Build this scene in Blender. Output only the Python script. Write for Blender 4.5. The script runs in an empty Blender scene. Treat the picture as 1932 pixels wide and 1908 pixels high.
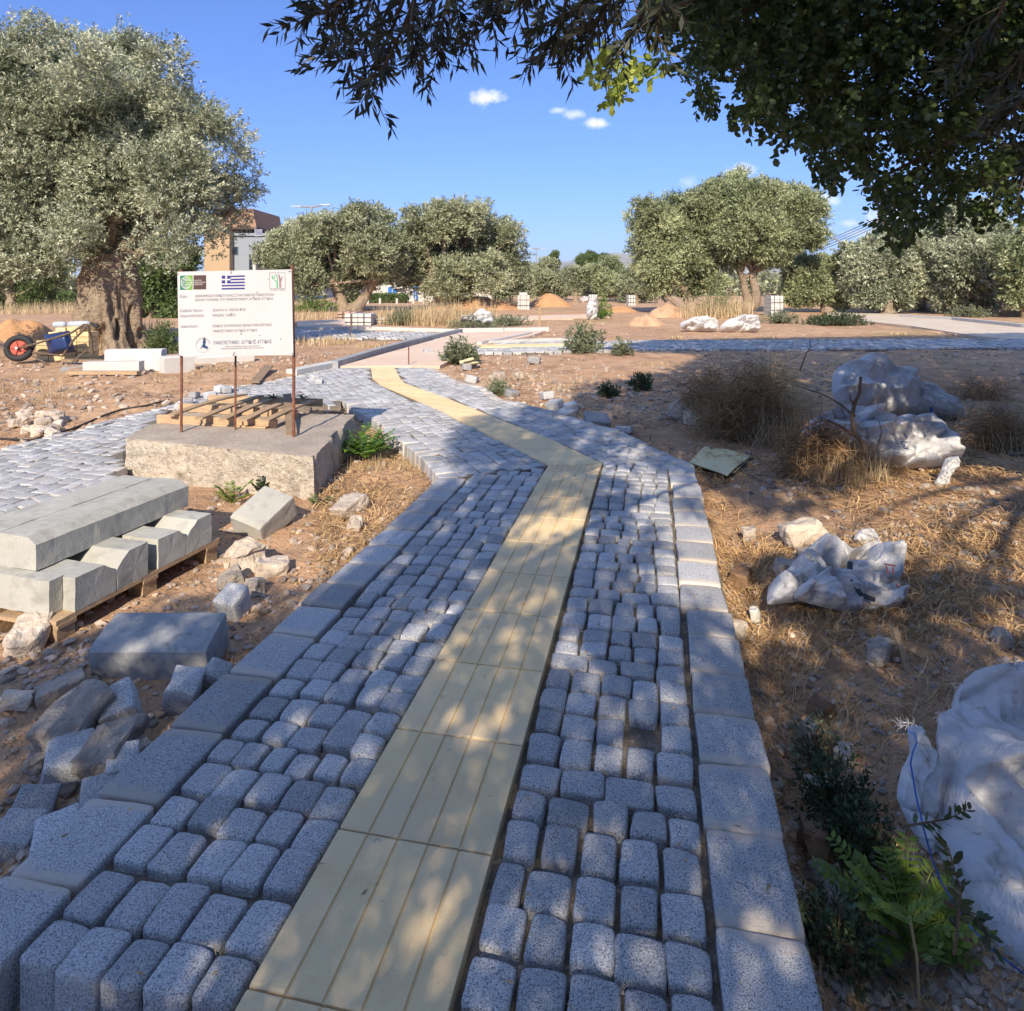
import bpy, bmesh, math
import numpy as np
from mathutils import Vector, Matrix
R = math.radians
SC = bpy.context.scene
COL = SC.collection
rng = np.random.default_rng(7)

# ------------------------------------------------------------------ camera
CH = 1.43; FPX = 1270.0; HY = 540.0; cT, sT = 1.0, 0.0      # level camera, frame shifted down
cam_d = bpy.data.cameras.new("camera"); cam = bpy.data.objects.new("camera", cam_d); COL.objects.link(cam)
cam.location = (0, 0, CH); cam.rotation_euler = (R(90), 0, 0)
cam_d.sensor_width = 36; cam_d.lens = 36*FPX/1932.0; cam_d.shift_y = -(954-HY)/1932.0; cam_d.clip_start = 0.05; cam_d.clip_end = 20000
SC.camera = cam

# ------------------------------------------------------------------ light
AZ, EL = R(8.5), R(33)
SUNV = Vector((-math.sin(AZ)*math.cos(EL), -math.cos(AZ)*math.cos(EL), math.sin(EL)))
sl = bpy.data.lights.new("sun", 'SUN'); so = bpy.data.objects.new("sun", sl); COL.objects.link(so)
sl.energy = 3.4; sl.angle = R(0.5); sl.color = (1.0, 0.87, 0.68)
so.rotation_euler = (-SUNV).to_track_quat('-Z', 'Y').to_euler(); so.location = (0, -5, 12)
SC.view_settings.view_transform = 'Standard'; SC.view_settings.look = 'None'
SC.view_settings.gamma = 1; SC.view_settings.exposure = 1.15
try: SC.view_settings.use_curve_mapping = False
except Exception: pass
SC.cycles.max_bounces = 6; SC.cycles.transparent_max_bounces = 6; SC.cycles.use_denoising = True

def pxdir(x, y):
    return Vector(((x-966)/FPX, 1.0, (HY-y)/FPX))
def P(x, y, z=0.0):                       # point of the horizontal plane z seen at picture point x, y
    r = pxdir(x, y); t = (z-CH)/r.z
    return np.array([r.x*t, r.y*t, z])
def V(x, y, Y):                           # point at forward distance Y
    r = pxdir(x, y); t = Y/r.y
    return np.array([r.x*t, Y, CH+r.z*t])
def proj(p):
    p = np.asarray(p, float); X = p[..., 0]; Y = p[..., 1]; Z = p[..., 2]-CH
    d = Y*cT-Z*sT; u = Y*sT+Z*cT; d = np.where(np.abs(d) < 1e-6, 1e-6, d)
    return 966+FPX*X/d, HY-FPX*u/d, d

# world: Nishita sky and a few small far clouds
W = bpy.data.worlds.new("World"); SC.world = W; W.use_nodes = True
nt = W.node_tree; nt.nodes.clear(); N = nt.nodes; L = nt.links
sky = N.new('ShaderNodeTexSky'); sky.sky_type = 'NISHITA'; sky.sun_disc = False
sky.sun_elevation = EL; sky.sun_rotation = math.pi+AZ; sky.altitude = 100; sky.air_density = 1.0; sky.dust_density = 0.15; sky.ozone_density = 5.0
hs = N.new('ShaderNodeHueSaturation'); hs.inputs['Saturation'].default_value = 0.86; L.new(sky.outputs[0], hs.inputs['Color'])
tc = N.new('ShaderNodeTexCoord')
nz = N.new('ShaderNodeTexNoise'); nz.inputs['Scale'].default_value = 42; nz.inputs['Detail'].default_value = 7; nz.inputs['Roughness'].default_value = .62
L.new(tc.outputs['Generated'], nz.inputs['Vector'])
acc = None
for (cx, cy, wx, wy, den) in [(925,184,52,20,.95),(1052,208,22,9,.6),(1085,216,26,13,.7),(1122,233,30,12,.85),(1400,320,36,14,.8),(1300,345,20,16,.3),
                         (1552,376,32,15,.85),(1690,408,62,24,1.0),(1600,422,26,9,.6),(1720,432,66,16,.9),(1860,415,40,12,.6),(1640,440,70,10,.5)]:
    d = pxdir(cx, cy).normalized(); k = 1.0/FPX*1.02
    sub = N.new('ShaderNodeVectorMath'); sub.operation = 'SUBTRACT'; sub.inputs[1].default_value = d; L.new(tc.outputs['Generated'], sub.inputs[0])
    mu = N.new('ShaderNodeVectorMath'); mu.operation = 'MULTIPLY'; mu.inputs[1].default_value = (1/(wx*k), 1/(wx*k), 1/(wy*k)); L.new(sub.outputs[0], mu.inputs[0])
    ln = N.new('ShaderNodeVectorMath'); ln.operation = 'LENGTH'; L.new(mu.outputs[0], ln.inputs[0])
    s1 = N.new('ShaderNodeMath'); s1.operation = 'MULTIPLY_ADD'; s1.inputs[1].default_value = -0.50; s1.inputs[2].default_value = 0.10; L.new(ln.outputs['Value'], s1.inputs[0])
    a1 = N.new('ShaderNodeMath'); a1.operation = 'ADD'; L.new(s1.outputs[0], a1.inputs[0]); L.new(nz.outputs['Fac'], a1.inputs[1])
    mr = N.new('ShaderNodeMapRange'); mr.inputs['From Min'].default_value = .20; mr.inputs['From Max'].default_value = .62; mr.inputs['To Max'].default_value = den; L.new(a1.outputs[0], mr.inputs['Value'])
    if acc is None: acc = mr.outputs[0]
    else:
        mx = N.new('ShaderNodeMath'); mx.operation = 'MAXIMUM'; L.new(acc, mx.inputs[0]); L.new(mr.outputs[0], mx.inputs[1]); acc = mx.outputs[0]
sx = N.new('ShaderNodeSeparateXYZ'); L.new(tc.outputs['Generated'], sx.inputs[0])
rp = N.new('ShaderNodeValToRGB'); L.new(sx.outputs['Z'], rp.inputs['Fac']); rp.color_ramp.elements[0].position = 0; rp.color_ramp.elements[0].color = (.20, .29, .52, 1); e_ = rp.color_ramp.elements.new(.38); e_.color = (.22, .36, .62, 1); rp.color_ramp.elements[2].position = .72; rp.color_ramp.elements[2].color = (.95, .92, .92, 1)
tm = N.new('ShaderNodeMix'); tm.data_type = 'RGBA'; tm.blend_type = 'MULTIPLY'; tm.inputs['Factor'].default_value = 1; L.new(hs.outputs[0], tm.inputs['A']); L.new(rp.outputs[0], tm.inputs['B'])
mix = N.new('ShaderNodeMix'); mix.data_type = 'RGBA'; L.new(acc, mix.inputs['Factor']); L.new(tm.outputs['Result'], mix.inputs['A']); mix.inputs['B'].default_value = (4.4, 4.3, 4.5, 1)
bg = N.new('ShaderNodeBackground'); bg.inputs['Strength'].default_value = 0.15; L.new(mix.outputs['Result'], bg.inputs['Color'])
wo = N.new('ShaderNodeOutputWorld'); L.new(bg.outputs[0], wo.inputs[0])

# ------------------------------------------------------------------ numpy noise
def _h(i, j, k):
    n = (i*374761393+j*668265263+k*1274126177) & 0x7fffffff
    n = ((n ^ (n >> 13))*1103515245+12345) & 0x7fffffff
    return ((n ^ (n >> 16)) & 0xffff)/65535.0
def vn(p):
    p = np.asarray(p, float); i = np.floor(p).astype(np.int64); f = p-i; f = f*f*(3-2*f); r = 0
    for a in (0, 1):
        for b in (0, 1):
            for c in (0, 1):
                w = (f[..., 0] if a else 1-f[..., 0])*(f[..., 1] if b else 1-f[..., 1])*(f[..., 2] if c else 1-f[..., 2])
                r = r+w*_h(i[..., 0]+a, i[..., 1]+b, i[..., 2]+c)
    return r
def fbm(p, o=4):
    p = np.asarray(p, float); r = 0; a = .5
    for k in range(o): r = r+a*(vn(p*2**k+17.3*k)-.5)*2; a *= .5
    return r
def ridge(p, o=3):
    p = np.asarray(p, float); r = 0; a = .5
    for k in range(o): r = r+a*(1-np.abs(vn(p*2**k+9.1*k)-.5)*2); a *= .5
    return r
def xyz(x, y, z=0): x = np.asarray(x, float); return np.stack([x, np.broadcast_to(y, x.shape), np.broadcast_to(z, x.shape)], -1)
def inpoly(x, y, poly):
    x = np.asarray(x, float); y = np.asarray(y, float); c = np.zeros(x.shape, bool); n = len(poly)
    for i in range(n):
        x1, y1 = poly[i][:2]; x2, y2 = poly[(i+1) % n][:2]
        c ^= ((y1 > y) != (y2 > y)) & (x < (x2-x1)*(y-y1)/((y2-y1) or 1e-9)+x1)
    return c
def dpoly(x, y, poly, closed=True):
    x = np.asarray(x, float); y = np.asarray(y, float); d = np.full(x.shape, 1e9); n = len(poly)
    for i in range(n if closed else n-1):
        a = np.array(poly[i][:2]); b = np.array(poly[(i+1) % n][:2]); e = b-a
        t = np.clip(((x-a[0])*e[0]+(y-a[1])*e[1])/max(e@e, 1e-9), 0, 1)
        d = np.minimum(d, np.hypot(x-a[0]-t*e[0], y-a[1]-t*e[1]))
    return d

# ------------------------------------------------------------------ materials
def rgba(c): return (c[0], c[1], c[2], 1)
def mat(name, base, layers=(), rough=.85, bump=(), tone=0.0, spec=.3, transl=0, attr2=None, wave=None, metal=0, streak=None):
    m = bpy.data.materials.new(name); m.use_nodes = True; t = m.node_tree; t.nodes.clear(); N = t.nodes; L = t.links
    out = N.new('ShaderNodeOutputMaterial'); b = N.new('ShaderNodeBsdfPrincipled'); b.inputs['Roughness'].default_value = rough
    b.inputs['Specular IOR Level'].default_value = spec; b.inputs['Metallic'].default_value = metal
    co = N.new('ShaderNodeTexCoord').outputs['Object']
    c = N.new('ShaderNodeRGB'); c.outputs[0].default_value = rgba(base); c = c.outputs[0]
    def noise(sc, det=4, rg=.55, str_=None):
        n = N.new('ShaderNodeTexNoise'); n.inputs['Scale'].default_value = sc; n.inputs['Detail'].default_value = det; n.inputs['Roughness'].default_value = rg
        if str_:
            mp = N.new('ShaderNodeMapping'); mp.inputs['Scale'].default_value = str_; L.new(co, mp.inputs[0]); L.new(mp.outputs[0], n.inputs['Vector'])
        else: L.new(co, n.inputs['Vector'])
        return n.outputs['Fac']
    for ly in layers:
        sc, c2, lo, hi = ly[:4]; st = ly[4] if len(ly) > 4 else None
        r = N.new('ShaderNodeMapRange'); r.inputs['From Min'].default_value = lo; r.inputs['From Max'].default_value = hi; L.new(noise(sc, 4, .6, st), r.inputs['Value'])
        x = N.new('ShaderNodeMix'); x.data_type = 'RGBA'; L.new(r.outputs[0], x.inputs['Factor']); L.new(c, x.inputs['A']); x.inputs['B'].default_value = rgba(c2); c = x.outputs['Result']
    if attr2:
        at = N.new('ShaderNodeAttribute'); at.attribute_name = attr2[0]
        ad = N.new('ShaderNodeMath'); ad.operation = 'MULTIPLY_ADD'; L.new(noise(14, 4), ad.inputs[0]); ad.inputs[1].default_value = 1.2; ad.inputs[2].default_value = -.6
        a3 = N.new('ShaderNodeMath'); a3.operation = 'ADD'; L.new(ad.outputs[0], a3.inputs[0]); L.new(at.outputs['Fac'], a3.inputs[1])
        r = N.new('ShaderNodeMapRange'); r.inputs['From Min'].default_value = .42; r.inputs['From Max'].default_value = .75; r.inputs['To Max'].default_value = attr2[2] if len(attr2) > 2 else .9; L.new(a3.outputs[0], r.inputs['Value'])
        x = N.new('ShaderNodeMix'); x.data_type = 'RGBA'; L.new(r.outputs[0], x.inputs['Factor']); L.new(c, x.inputs['A']); x.inputs['B'].default_value = rgba(attr2[1]); c = x.outputs['Result']
    if tone:
        at = N.new('ShaderNodeAttribute'); at.attribute_name = 'tone'
        r = N.new('ShaderNodeMapRange'); r.inputs['To Min'].default_value = 1-tone; r.inputs['To Max'].default_value = 1+tone; L.new(at.outputs['Fac'], r.inputs['Value'])
        x = N.new('ShaderNodeVectorMath'); x.operation = 'SCALE'; L.new(c, x.inputs[0]); L.new(r.outputs[0], x.inputs['Scale']); c = x.outputs[0]
    L.new(c, b.inputs['Base Color']); prev = None
    for bp in bump:
        sc, st = bp[:2]; bn = N.new('ShaderNodeBump'); bn.inputs['Strength'].default_value = st; bn.inputs['Distance'].default_value = bp[2] if len(bp) > 2 else .01
        L.new(noise(sc, 5, .6, bp[3] if len(bp) > 3 else None), bn.inputs['Height'])
        if prev: L.new(prev, bn.inputs['Normal'])
        prev = bn.outputs[0]
    if prev: L.new(prev, b.inputs['Normal'])
    if transl:
        tr = N.new('ShaderNodeBsdfTranslucent'); L.new(c, tr.inputs[0]); ms = N.new('ShaderNodeMixShader'); ms.inputs[0].default_value = transl
        L.new(b.outputs[0], ms.inputs[1]); L.new(tr.outputs[0], ms.inputs[2]); L.new(ms.outputs[0], out.inputs[0])
    else: L.new(b.outputs[0], out.inputs[0])
    return m
def leafmat(name, c1, c2, transl=.25, rough=.5, spec=.35):
    m = bpy.data.materials.new(name); m.use_nodes = True; t = m.node_tree; t.nodes.clear(); N = t.nodes; L = t.links
    out = N.new('ShaderNodeOutputMaterial'); b = N.new('ShaderNodeBsdfPrincipled'); b.inputs['Roughness'].default_value = rough; b.inputs['Specular IOR Level'].default_value = spec
    at = N.new('ShaderNodeAttribute'); at.attribute_name = 'tone'
    x = N.new('ShaderNodeMix'); x.data_type = 'RGBA'; L.new(at.outputs['Fac'], x.inputs['Factor']); x.inputs['A'].default_value = rgba(c1); x.inputs['B'].default_value = rgba(c2)
    L.new(x.outputs['Result'], b.inputs['Base Color']); tr = N.new('ShaderNodeBsdfTranslucent'); L.new(x.outputs['Result'], tr.inputs[0])
    ms = N.new('ShaderNodeMixShader'); ms.inputs[0].default_value = transl; L.new(b.outputs[0], ms.inputs[1]); L.new(tr.outputs[0], ms.inputs[2]); L.new(ms.outputs[0], out.inputs[0])
    return m
SOILC = (.36, .21, .12)
MT = dict(
 soil=mat('soil', (.50,.295,.17), [(.35,(.60,.385,.235),.38,.62),(2.3,(.33,.195,.115),.48,.68),(14,(.46,.31,.195),.52,.75),(60,(.16,.105,.075),.56,.75),(130,(.5,.4,.29),.6,.72)], .95, [(9,.7,.05),(45,.8,.02),(160,.7,.006)], attr2=('grass',(.30,.235,.10),.75)),
 mound=mat('orange soil', (.50,.27,.13), [(2,(.42,.23,.12),.4,.7),(20,(.56,.34,.18),.5,.7)], .95, [(6,.6,.08),(30,.6,.02)]),
 granite=mat('grey granite', (.43,.43,.44), [(5,(.50,.50,.50),.4,.7),(240,(.16,.165,.18),.50,.58),(330,(.70,.70,.70),.54,.63),(3.1,(.54,.48,.41),.60,.78)], .8, [(60,.6,.006),(240,.6,.003)], tone=.34, attr2=('mortar',(.52,.46,.40),.92)),
 granite_far=mat('pale granite paving', (.40,.405,.42), [(9,(.33,.34,.37),.4,.7),(60,(.24,.25,.29),.5,.7),(1.5,(.50,.46,.40),.5,.75)], .85, [(40,.5,.01)], tone=.3, attr2=('mortar',(.42,.37,.31),.9)),
 bed=mat('sandy mortar bed', (.21,.175,.14), [(8,(.13,.11,.09),.4,.65),(50,(.36,.31,.26),.55,.7)], .95, [(25,.8,.02),(120,.7,.006)]),
 tactile=mat('yellow tactile paving', (.82,.61,.33), [(2.2,(.70,.54,.34),.4,.65),(7,(.68,.50,.28),.52,.70),(24,(.36,.31,.24),.66,.76),(300,(.82,.66,.38),.5,.7)], .8, [(200,.25,.002),(25,.15,.004)], tone=.07),
 pink=mat('pink concrete paving', (.66,.49,.37), [(.7,(.72,.57,.45),.4,.65),(5,(.60,.43,.32),.5,.75),(30,(.62,.46,.34),.5,.7)], .9, [(15,.3,.01)]),
 sand=mat('pale sand', (.56,.46,.36), [(.8,(.62,.54,.44),.4,.65),(6,(.46,.37,.29),.55,.75)], .95, [(20,.4,.01)]),
 concrete=mat('weathered concrete', (.46,.40,.32), [(2.0,(.54,.47,.38),.4,.6),(7,(.29,.25,.20),.52,.66),(26,(.64,.58,.48),.55,.7),(70,(.27,.23,.19),.64,.74)], .93, [(6,.9,.07),(22,1.0,.035),(90,.8,.008)]),
 concrete_top=mat('darker concrete top', (.36,.30,.245), [(4,(.44,.37,.30),.4,.65),(30,(.24,.20,.17),.55,.72)], .95, [(30,.7,.015),(110,.6,.005)]),  # plinth top, coloured darker than the sides
 kerb=mat('grey cast concrete', (.39,.385,.35), [(3,(.45,.445,.41),.4,.65),(12,(.31,.30,.27),.5,.72),(120,(.30,.285,.25),.62,.72)], .88, [(14,.25,.01),(90,.5,.004)], tone=.08),
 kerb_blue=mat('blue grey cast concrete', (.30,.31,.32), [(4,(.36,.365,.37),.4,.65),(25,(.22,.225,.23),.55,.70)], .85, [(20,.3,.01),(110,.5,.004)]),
 white_block=mat('white concrete block', (.56,.545,.52), [(3,(.50,.48,.45),.45,.7),(30,(.55,.5,.44),.66,.78)], .85, [(40,.3,.006)], tone=.05),
 rock=mat('pale limestone', (.50,.42,.34), [(5,(.40,.325,.26),.42,.65),(25,(.58,.52,.45),.5,.7),(90,(.28,.23,.19),.6,.72)], .93, [(12,.7,.03),(60,.7,.008)], tone=.25),
 rubble=mat('grey brown rubble', (.34,.29,.245), [(6,(.42,.37,.32),.4,.65),(40,(.24,.2,.17),.55,.7)], .95, [(15,.8,.03),(70,.8,.008)], tone=.3),
 gravel=mat('gravel', (.42,.33,.26), [(12,(.34,.28,.24),.4,.6),(90,(.5,.43,.36),.55,.7)], .93, [(90,.6,.005)], tone=.42),
 wood=mat('weathered wood', (.46,.32,.19), [(8,(.36,.25,.16),.4,.65,(1,1,6)),(60,(.27,.19,.125),.55,.7)], .85, [(40,.5,.006)], tone=.22),
 wood_dark=mat('dark old wood', (.24,.165,.11), [(10,(.33,.24,.16),.45,.7)], .9, [(40,.6,.006)], tone=.15),
 rust=mat('rusty steel', (.17,.07,.045), [(30,(.26,.12,.075),.45,.65),(80,(.36,.27,.22),.66,.74)], .8, [(80,.5,.003)], metal=.1),
 bark=mat('olive bark', (.31,.235,.165), [(3,(.40,.315,.225),.42,.65),(16,(.17,.125,.09),.52,.68),(50,(.42,.34,.26),.6,.72)], .95, [(5,.9,.12),(22,.9,.05),(80,.7,.01)]),
 bark_dark=mat('dark branch bark', (.12,.085,.06), [(12,(.17,.13,.1),.45,.65)], .95, [(30,.8,.01)]),
 straw=mat('dry straw', (.52,.345,.175), rough=.8, tone=.5, transl=.15),
 drygrass=mat('dry grass', (.54,.42,.25), rough=.8, tone=.45, transl=.2),
 sack=mat('white woven plastic sack', (.62,.62,.64), [(5,(.54,.53,.52),.5,.72),(22,(.42,.35,.29),.62,.74)], .82, [(3.5,.35,.05),(16,.8,.02),(60,.5,.006),(260,.3,.002)], spec=.4, transl=.12),
 blue=mat('blue stitching', (.03,.10,.36), rough=.6), strap=mat('dark woven strap', (.06,.065,.08), rough=.8), black=mat('black rubber', (.03,.03,.032), rough=.7), red=mat('faded red paint', (.50,.09,.06), [(20,(.40,.12,.08),.45,.6)], .6),
 bluepaint=mat('blue bucket plastic', (.015,.035,.12), rough=.35, spec=.5), yellowbrick=mat('pale yellow bricks', (.68,.52,.28), [(9,(.56,.42,.22),.45,.65)], .9, tone=.2),
 steel=mat('galvanised steel', (.42,.43,.45), rough=.45, metal=.6), signwhite=mat('white sign face', (.50,.49,.50), [(1.6,(.475,.465,.475),.45,.7),(30,(.43,.42,.41),.70,.78)], .55),
 ink=mat('grey printed ink', (.10,.10,.11), rough=.6), inkblue=mat('blue printed ink', (.02,.05,.12), rough=.6), flagblue=mat('flag blue', (.03,.04,.19), rough=.6), green=mat('bright green print', (.13,.30,.04), rough=.6),
 greend=mat('deep green print', (.02,.16,.09), rough=.6), brown=mat('brown print', (.075,.045,.04), rough=.6), paper=mat('white print', (.52,.53,.52), rough=.6), mauve=mat('mauve print', (.26,.18,.22), rough=.6), mint=mat('mint print', (.10,.36,.20), rough=.6),
 ochre=mat('ochre render', (.42,.30,.18), [(1,(.39,.275,.165),.4,.7)], .9), greyrender=mat('grey render', (.26,.29,.32), [(.6,(.24,.265,.29),.4,.7)], .9), whiterender=mat('white render', (.55,.52,.47), [(.5,(.51,.48,.43),.4,.7)], .9),
 tile=mat('brown roof slab', (.36,.22,.14), [(3,(.30,.19,.12),.4,.7)], .9), glass=mat('dark window glass', (.02,.03,.04), rough=.12, spec=.6), blueframe=mat('blue paint', (.03,.14,.42), rough=.5),
 yellowsheet=mat('pale yellow board', (.82,.70,.40), [(6,(.74,.62,.36),.45,.7)], .8), plasticclear=mat('clear water bottle plastic', (.55,.62,.72), rough=.2, spec=.6, transl=.3), cardboard=mat('brown carton', (.40,.28,.21), rough=.9),
 mountain=mat('bare mountain rock', (.20,.19,.15), [(.004,(.27,.25,.20),.45,.6),(.012,(.42,.39,.34),.52,.66)], .95), fencewood=mat('orange timber fence', (.52,.30,.08), rough=.8, tone=.2),
 redprint=mat('red stain print', (.45,.06,.05), rough=.7), tangle=mat('brown dead stems', (.33,.205,.105), rough=.9, tone=.6, transl=.1), dirt=mat('brown dirt', (.20,.12,.07), [(20,(.28,.18,.11),.45,.65)], .95, [(40,.8,.01)]), clearbag=mat('thin clear plastic bag', (.62,.62,.64), rough=.3, spec=.5, transl=.4),
)
LM = dict(
 olive=leafmat('olive leaves', (.07,.095,.04), (.68,.71,.51), .25, .45, .5), olive_green=leafmat('green olive leaves', (.07,.10,.035), (.60,.64,.37), .3),
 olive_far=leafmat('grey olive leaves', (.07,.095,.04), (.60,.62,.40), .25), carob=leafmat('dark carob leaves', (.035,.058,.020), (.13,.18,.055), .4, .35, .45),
 overhead=leafmat('shade-painted olive leaves', (.030,.036,.022), (.075,.085,.055), .2, .45), bright=leafmat('fresh green leaves', (.06,.15,.02), (.20,.34,.06), .35), weed=leafmat('grey green weed leaves', (.10,.125,.065), (.28,.31,.19), .25),  # overhead: dark copy of the olive leaves, shade put into the colour
 fern=leafmat('yellow green leaves', (.09,.15,.02), (.24,.32,.05), .35), darkweed=leafmat('dark weed leaves', (.03,.05,.02), (.09,.13,.06), .25), hedge=leafmat('hedge leaves', (.07,.11,.03), (.18,.24,.09), .25), sunlit=leafmat('sunlight-painted carob leaves', (.16,.24,.03), (.45,.50,.12), .4))  # sunlit: brighter carob leaves, the sunlight is put into the colour

# ------------------------------------------------------------------ mesh builders
class MB:
    """collects vertices and faces, then links them as ONE mesh object"""
    def __init__(s): s.v = []; s.f = []; s.n = 0; s.t = []; s.a = []; s.mi = []
    def add(s, v, f, tone=.5, a=None, mi=0):
        v = np.asarray(v, float).reshape(-1, 3); s.v.append(v)
        for q in (f if isinstance(f, list) and f and isinstance(f[0], np.ndarray) else [np.asarray(f)]):
            s.f.append(q+s.n); s.mi.append(np.full(len(q), mi))
        s.t.append(np.broadcast_to(np.asarray(tone, float), (len(v),))); s.a.append(np.zeros(len(v)) if a is None else np.broadcast_to(a, (len(v),)))
        s.n += len(v); return s
    def box(s, c, d, rz=0, tone=.5, M=None, bev=0, mi=0):
        """c centre, d full sizes"""
        if bev: v, f = RB2; v = v.copy(); h = np.array(d)/2; p = v*h; q = np.clip(p, -(h-bev), h-bev); e = p-q; l = np.linalg.norm(e, axis=1, keepdims=True); v = q+bev*e/np.maximum(l, 1e-9); v = np.where(l > 1e-9, v, p)
        else: v, f = BOXV*(np.array(d)/2), BOXF
        if M is not None: v = v@np.array(M).T
        elif rz: v = v@rotz(rz).T
        return s.add(v+np.array(c), f, tone, mi=mi)
    def tube(s, pts, rad, n=8, tone=.5, cap=True, mi=0, wob=0, seed=0):
        pts = np.asarray(pts, float); k = len(pts); rad = np.broadcast_to(np.asarray(rad, float), (k,))
        tg = np.gradient(pts, axis=0); tg /= np.maximum(np.linalg.norm(tg, axis=1, keepdims=True), 1e-9)
        up = np.array([0.13, .21, .97]) if abs(tg[:, 2]).mean() < .8 else np.array([1., .05, 0])
        a = np.cross(tg, up); a /= np.maximum(np.linalg.norm(a, axis=1, keepdims=True), 1e-9); b = np.cross(tg, a)
        th = np.linspace(0, 2*np.pi, n, endpoint=False)
        r = rad[:, None]*np.ones((1, n))
        if wob: r = r*(1+wob*fbm(xyz(np.cos(th)[None, :]*2+0*rad[:, None], np.sin(th)[None, :]*2+seed, np.arange(k)[:, None]*.5+seed*3.1), 3))
        v = pts[:, None, :]+r[..., None]*(np.cos(th)[None, :, None]*a[:, None, :]+np.sin(th)[None, :, None]*b[:, None, :])
        i = np.arange(k-1)[:, None]*n; j = np.arange(n)[None, :]; j2 = (j+1) % n
        f = np.stack([i+j, i+j2, i+n+j2, i+n+j], -1).reshape(-1, 4); v = v.reshape(-1, 3); fs = [f]
        if cap:
            v = np.vstack([v, pts[0], pts[-1]]); jj = np.arange(n); fs.append(np.stack([np.full(n, k*n), (jj+1) % n, jj], -1)); fs.append(np.stack([np.full(n, k*n+1), (k-1)*n+jj, (k-1)*n+(jj+1) % n], -1))
        return s.add(v, fs, tone, mi=mi)
    def prism(s, poly, z0, z1, tone=.5, mi=0):
        """vertical prism over a polygon given anticlockwise or clockwise"""
        p = [tuple(q[:2]) for q in poly]
        if sum(p[i][0]*p[(i+1) % len(p)][1]-p[(i+1) % len(p)][0]*p[i][1] for i in range(len(p))) < 0: p = p[::-1]
        from mathutils.geometry import tessellate_polygon
        tri = np.array(tessellate_polygon([[Vector((a, b, 0)) for a, b in p]])); n = len(p); a = np.array(p)
        zz0 = np.broadcast_to(z0, (n,)); zz1 = np.broadcast_to(z1, (n,))
        v = np.vstack([np.c_[a, zz1], np.c_[a, zz0]]); j = np.arange(n)
        sd = np.stack([j, j+n, (j+1) % n+n, (j+1) % n], -1)
        A = a[tri]; ar = (A[:, 1, 0]-A[:, 0, 0])*(A[:, 2, 1]-A[:, 0, 1])-(A[:, 2, 0]-A[:, 0, 0])*(A[:, 1, 1]-A[:, 0, 1])
        tri = np.where((ar > 0)[:, None], tri, tri[:, ::-1])
        return s.add(v, [tri, tri[:, ::-1]+n, sd], tone, mi=mi)
    def ext(s, prof, p0, p1, side, tone=.5, cap=True, mi=0):
        """extrude a profile [(side, up)] from p0 to p1"""
        p0 = np.array(p0, float); p1 = np.array(p1, float); side = np.array(side, float); side /= np.linalg.norm(side)
        d = p1-p0; d /= np.linalg.norm(d); up = np.cross(side, d); up = up if up[2] > 0 else -up
        pr = np.array(prof); n = len(pr); o = pr[:, :1]*side+pr[:, 1:]*up
        v = np.vstack([p0+o, p1+o]); j = np.arange(n); sd = np.stack([j, (j+1) % n, (j+1) % n+n, j+n], -1); fs = [sd]
        if cap:
            from mathutils.geometry import tessellate_polygon
            tri = np.array(tessellate_polygon([[Vector((a, b, 0)) for a, b in prof]])); fs += [tri, tri[:, ::-1]+n]
        return s.add(v, fs, tone, mi=mi)
    def build(s, name, mats, parent=None, smooth=False, disp=None, recalc=False):
        v = np.vstack(s.v)
        if disp is not None: v = disp(v)
        me = bpy.data.meshes.new(name); loops = []; st = []; tot = 0; sz = []
        for q in s.f:
            if len(q) == 0: continue
            k = q.shape[1]; loops.append(q.reshape(-1)); st.append(tot+np.arange(len(q))*k); tot += q.size
        lo = np.concatenate(loops).astype(np.int32); ls = np.concatenate(st).astype(np.int32)
        me.vertices.add(len(v)); me.vertices.foreach_set('co', v.astype(np.float32).reshape(-1))
        me.loops.add(len(lo)); me.loops.foreach_set('vertex_index', lo); me.polygons.add(len(ls)); me.polygons.foreach_set('loop_start', ls)
        mats = mats if isinstance(mats, (list, tuple)) else [mats]
        for m in mats: me.materials.append(m)
        if len(mats) > 1: me.polygons.foreach_set('material_index', np.concatenate([m for m, q in zip(s.mi, s.f) if len(q)]).astype(np.int32))
        me.update(calc_edges=True)
        at = me.attributes.new('tone', 'FLOAT', 'POINT'); at.data.foreach_set('value', np.concatenate(s.t).astype(np.float32))
        aa = np.concatenate(s.a)
        if aa.any():
            for nm in ('mortar', 'grass'): x = me.attributes.new(nm, 'FLOAT', 'POINT'); x.data.foreach_set('value', aa.astype(np.float32))
        me.polygons.foreach_set('use_smooth', np.full(len(ls), bool(smooth)))
        if recalc:
            bm = bmesh.new(); bm.from_mesh(me); bmesh.ops.recalc_face_normals(bm, faces=bm.faces); bm.to_mesh(me); bm.free()
        me.update(); o = bpy.data.objects.new(name, me); COL.objects.link(o)
        if parent is not None:
            o.parent = parent; o.matrix_parent_inverse = Matrix.Translation(parent.location).inverted() if parent.rotation_euler.to_quaternion().angle < 1e-6 else parent.matrix_basis.inverted()
        return o
def rotz(a): c, s = math.cos(a), math.sin(a); return np.array([[c, -s, 0], [s, c, 0], [0, 0, 1]])
def rotm(rx, ry, rz): return np.array(Matrix.Rotation(rz, 3, 'Z')@Matrix.Rotation(ry, 3, 'Y')@Matrix.Rotation(rx, 3, 'X'))
BOXV = np.array([[-1,-1,-1],[1,-1,-1],[1,1,-1],[-1,1,-1],[-1,-1,1],[1,-1,1],[1,1,1],[-1,1,1]], float)
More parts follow.
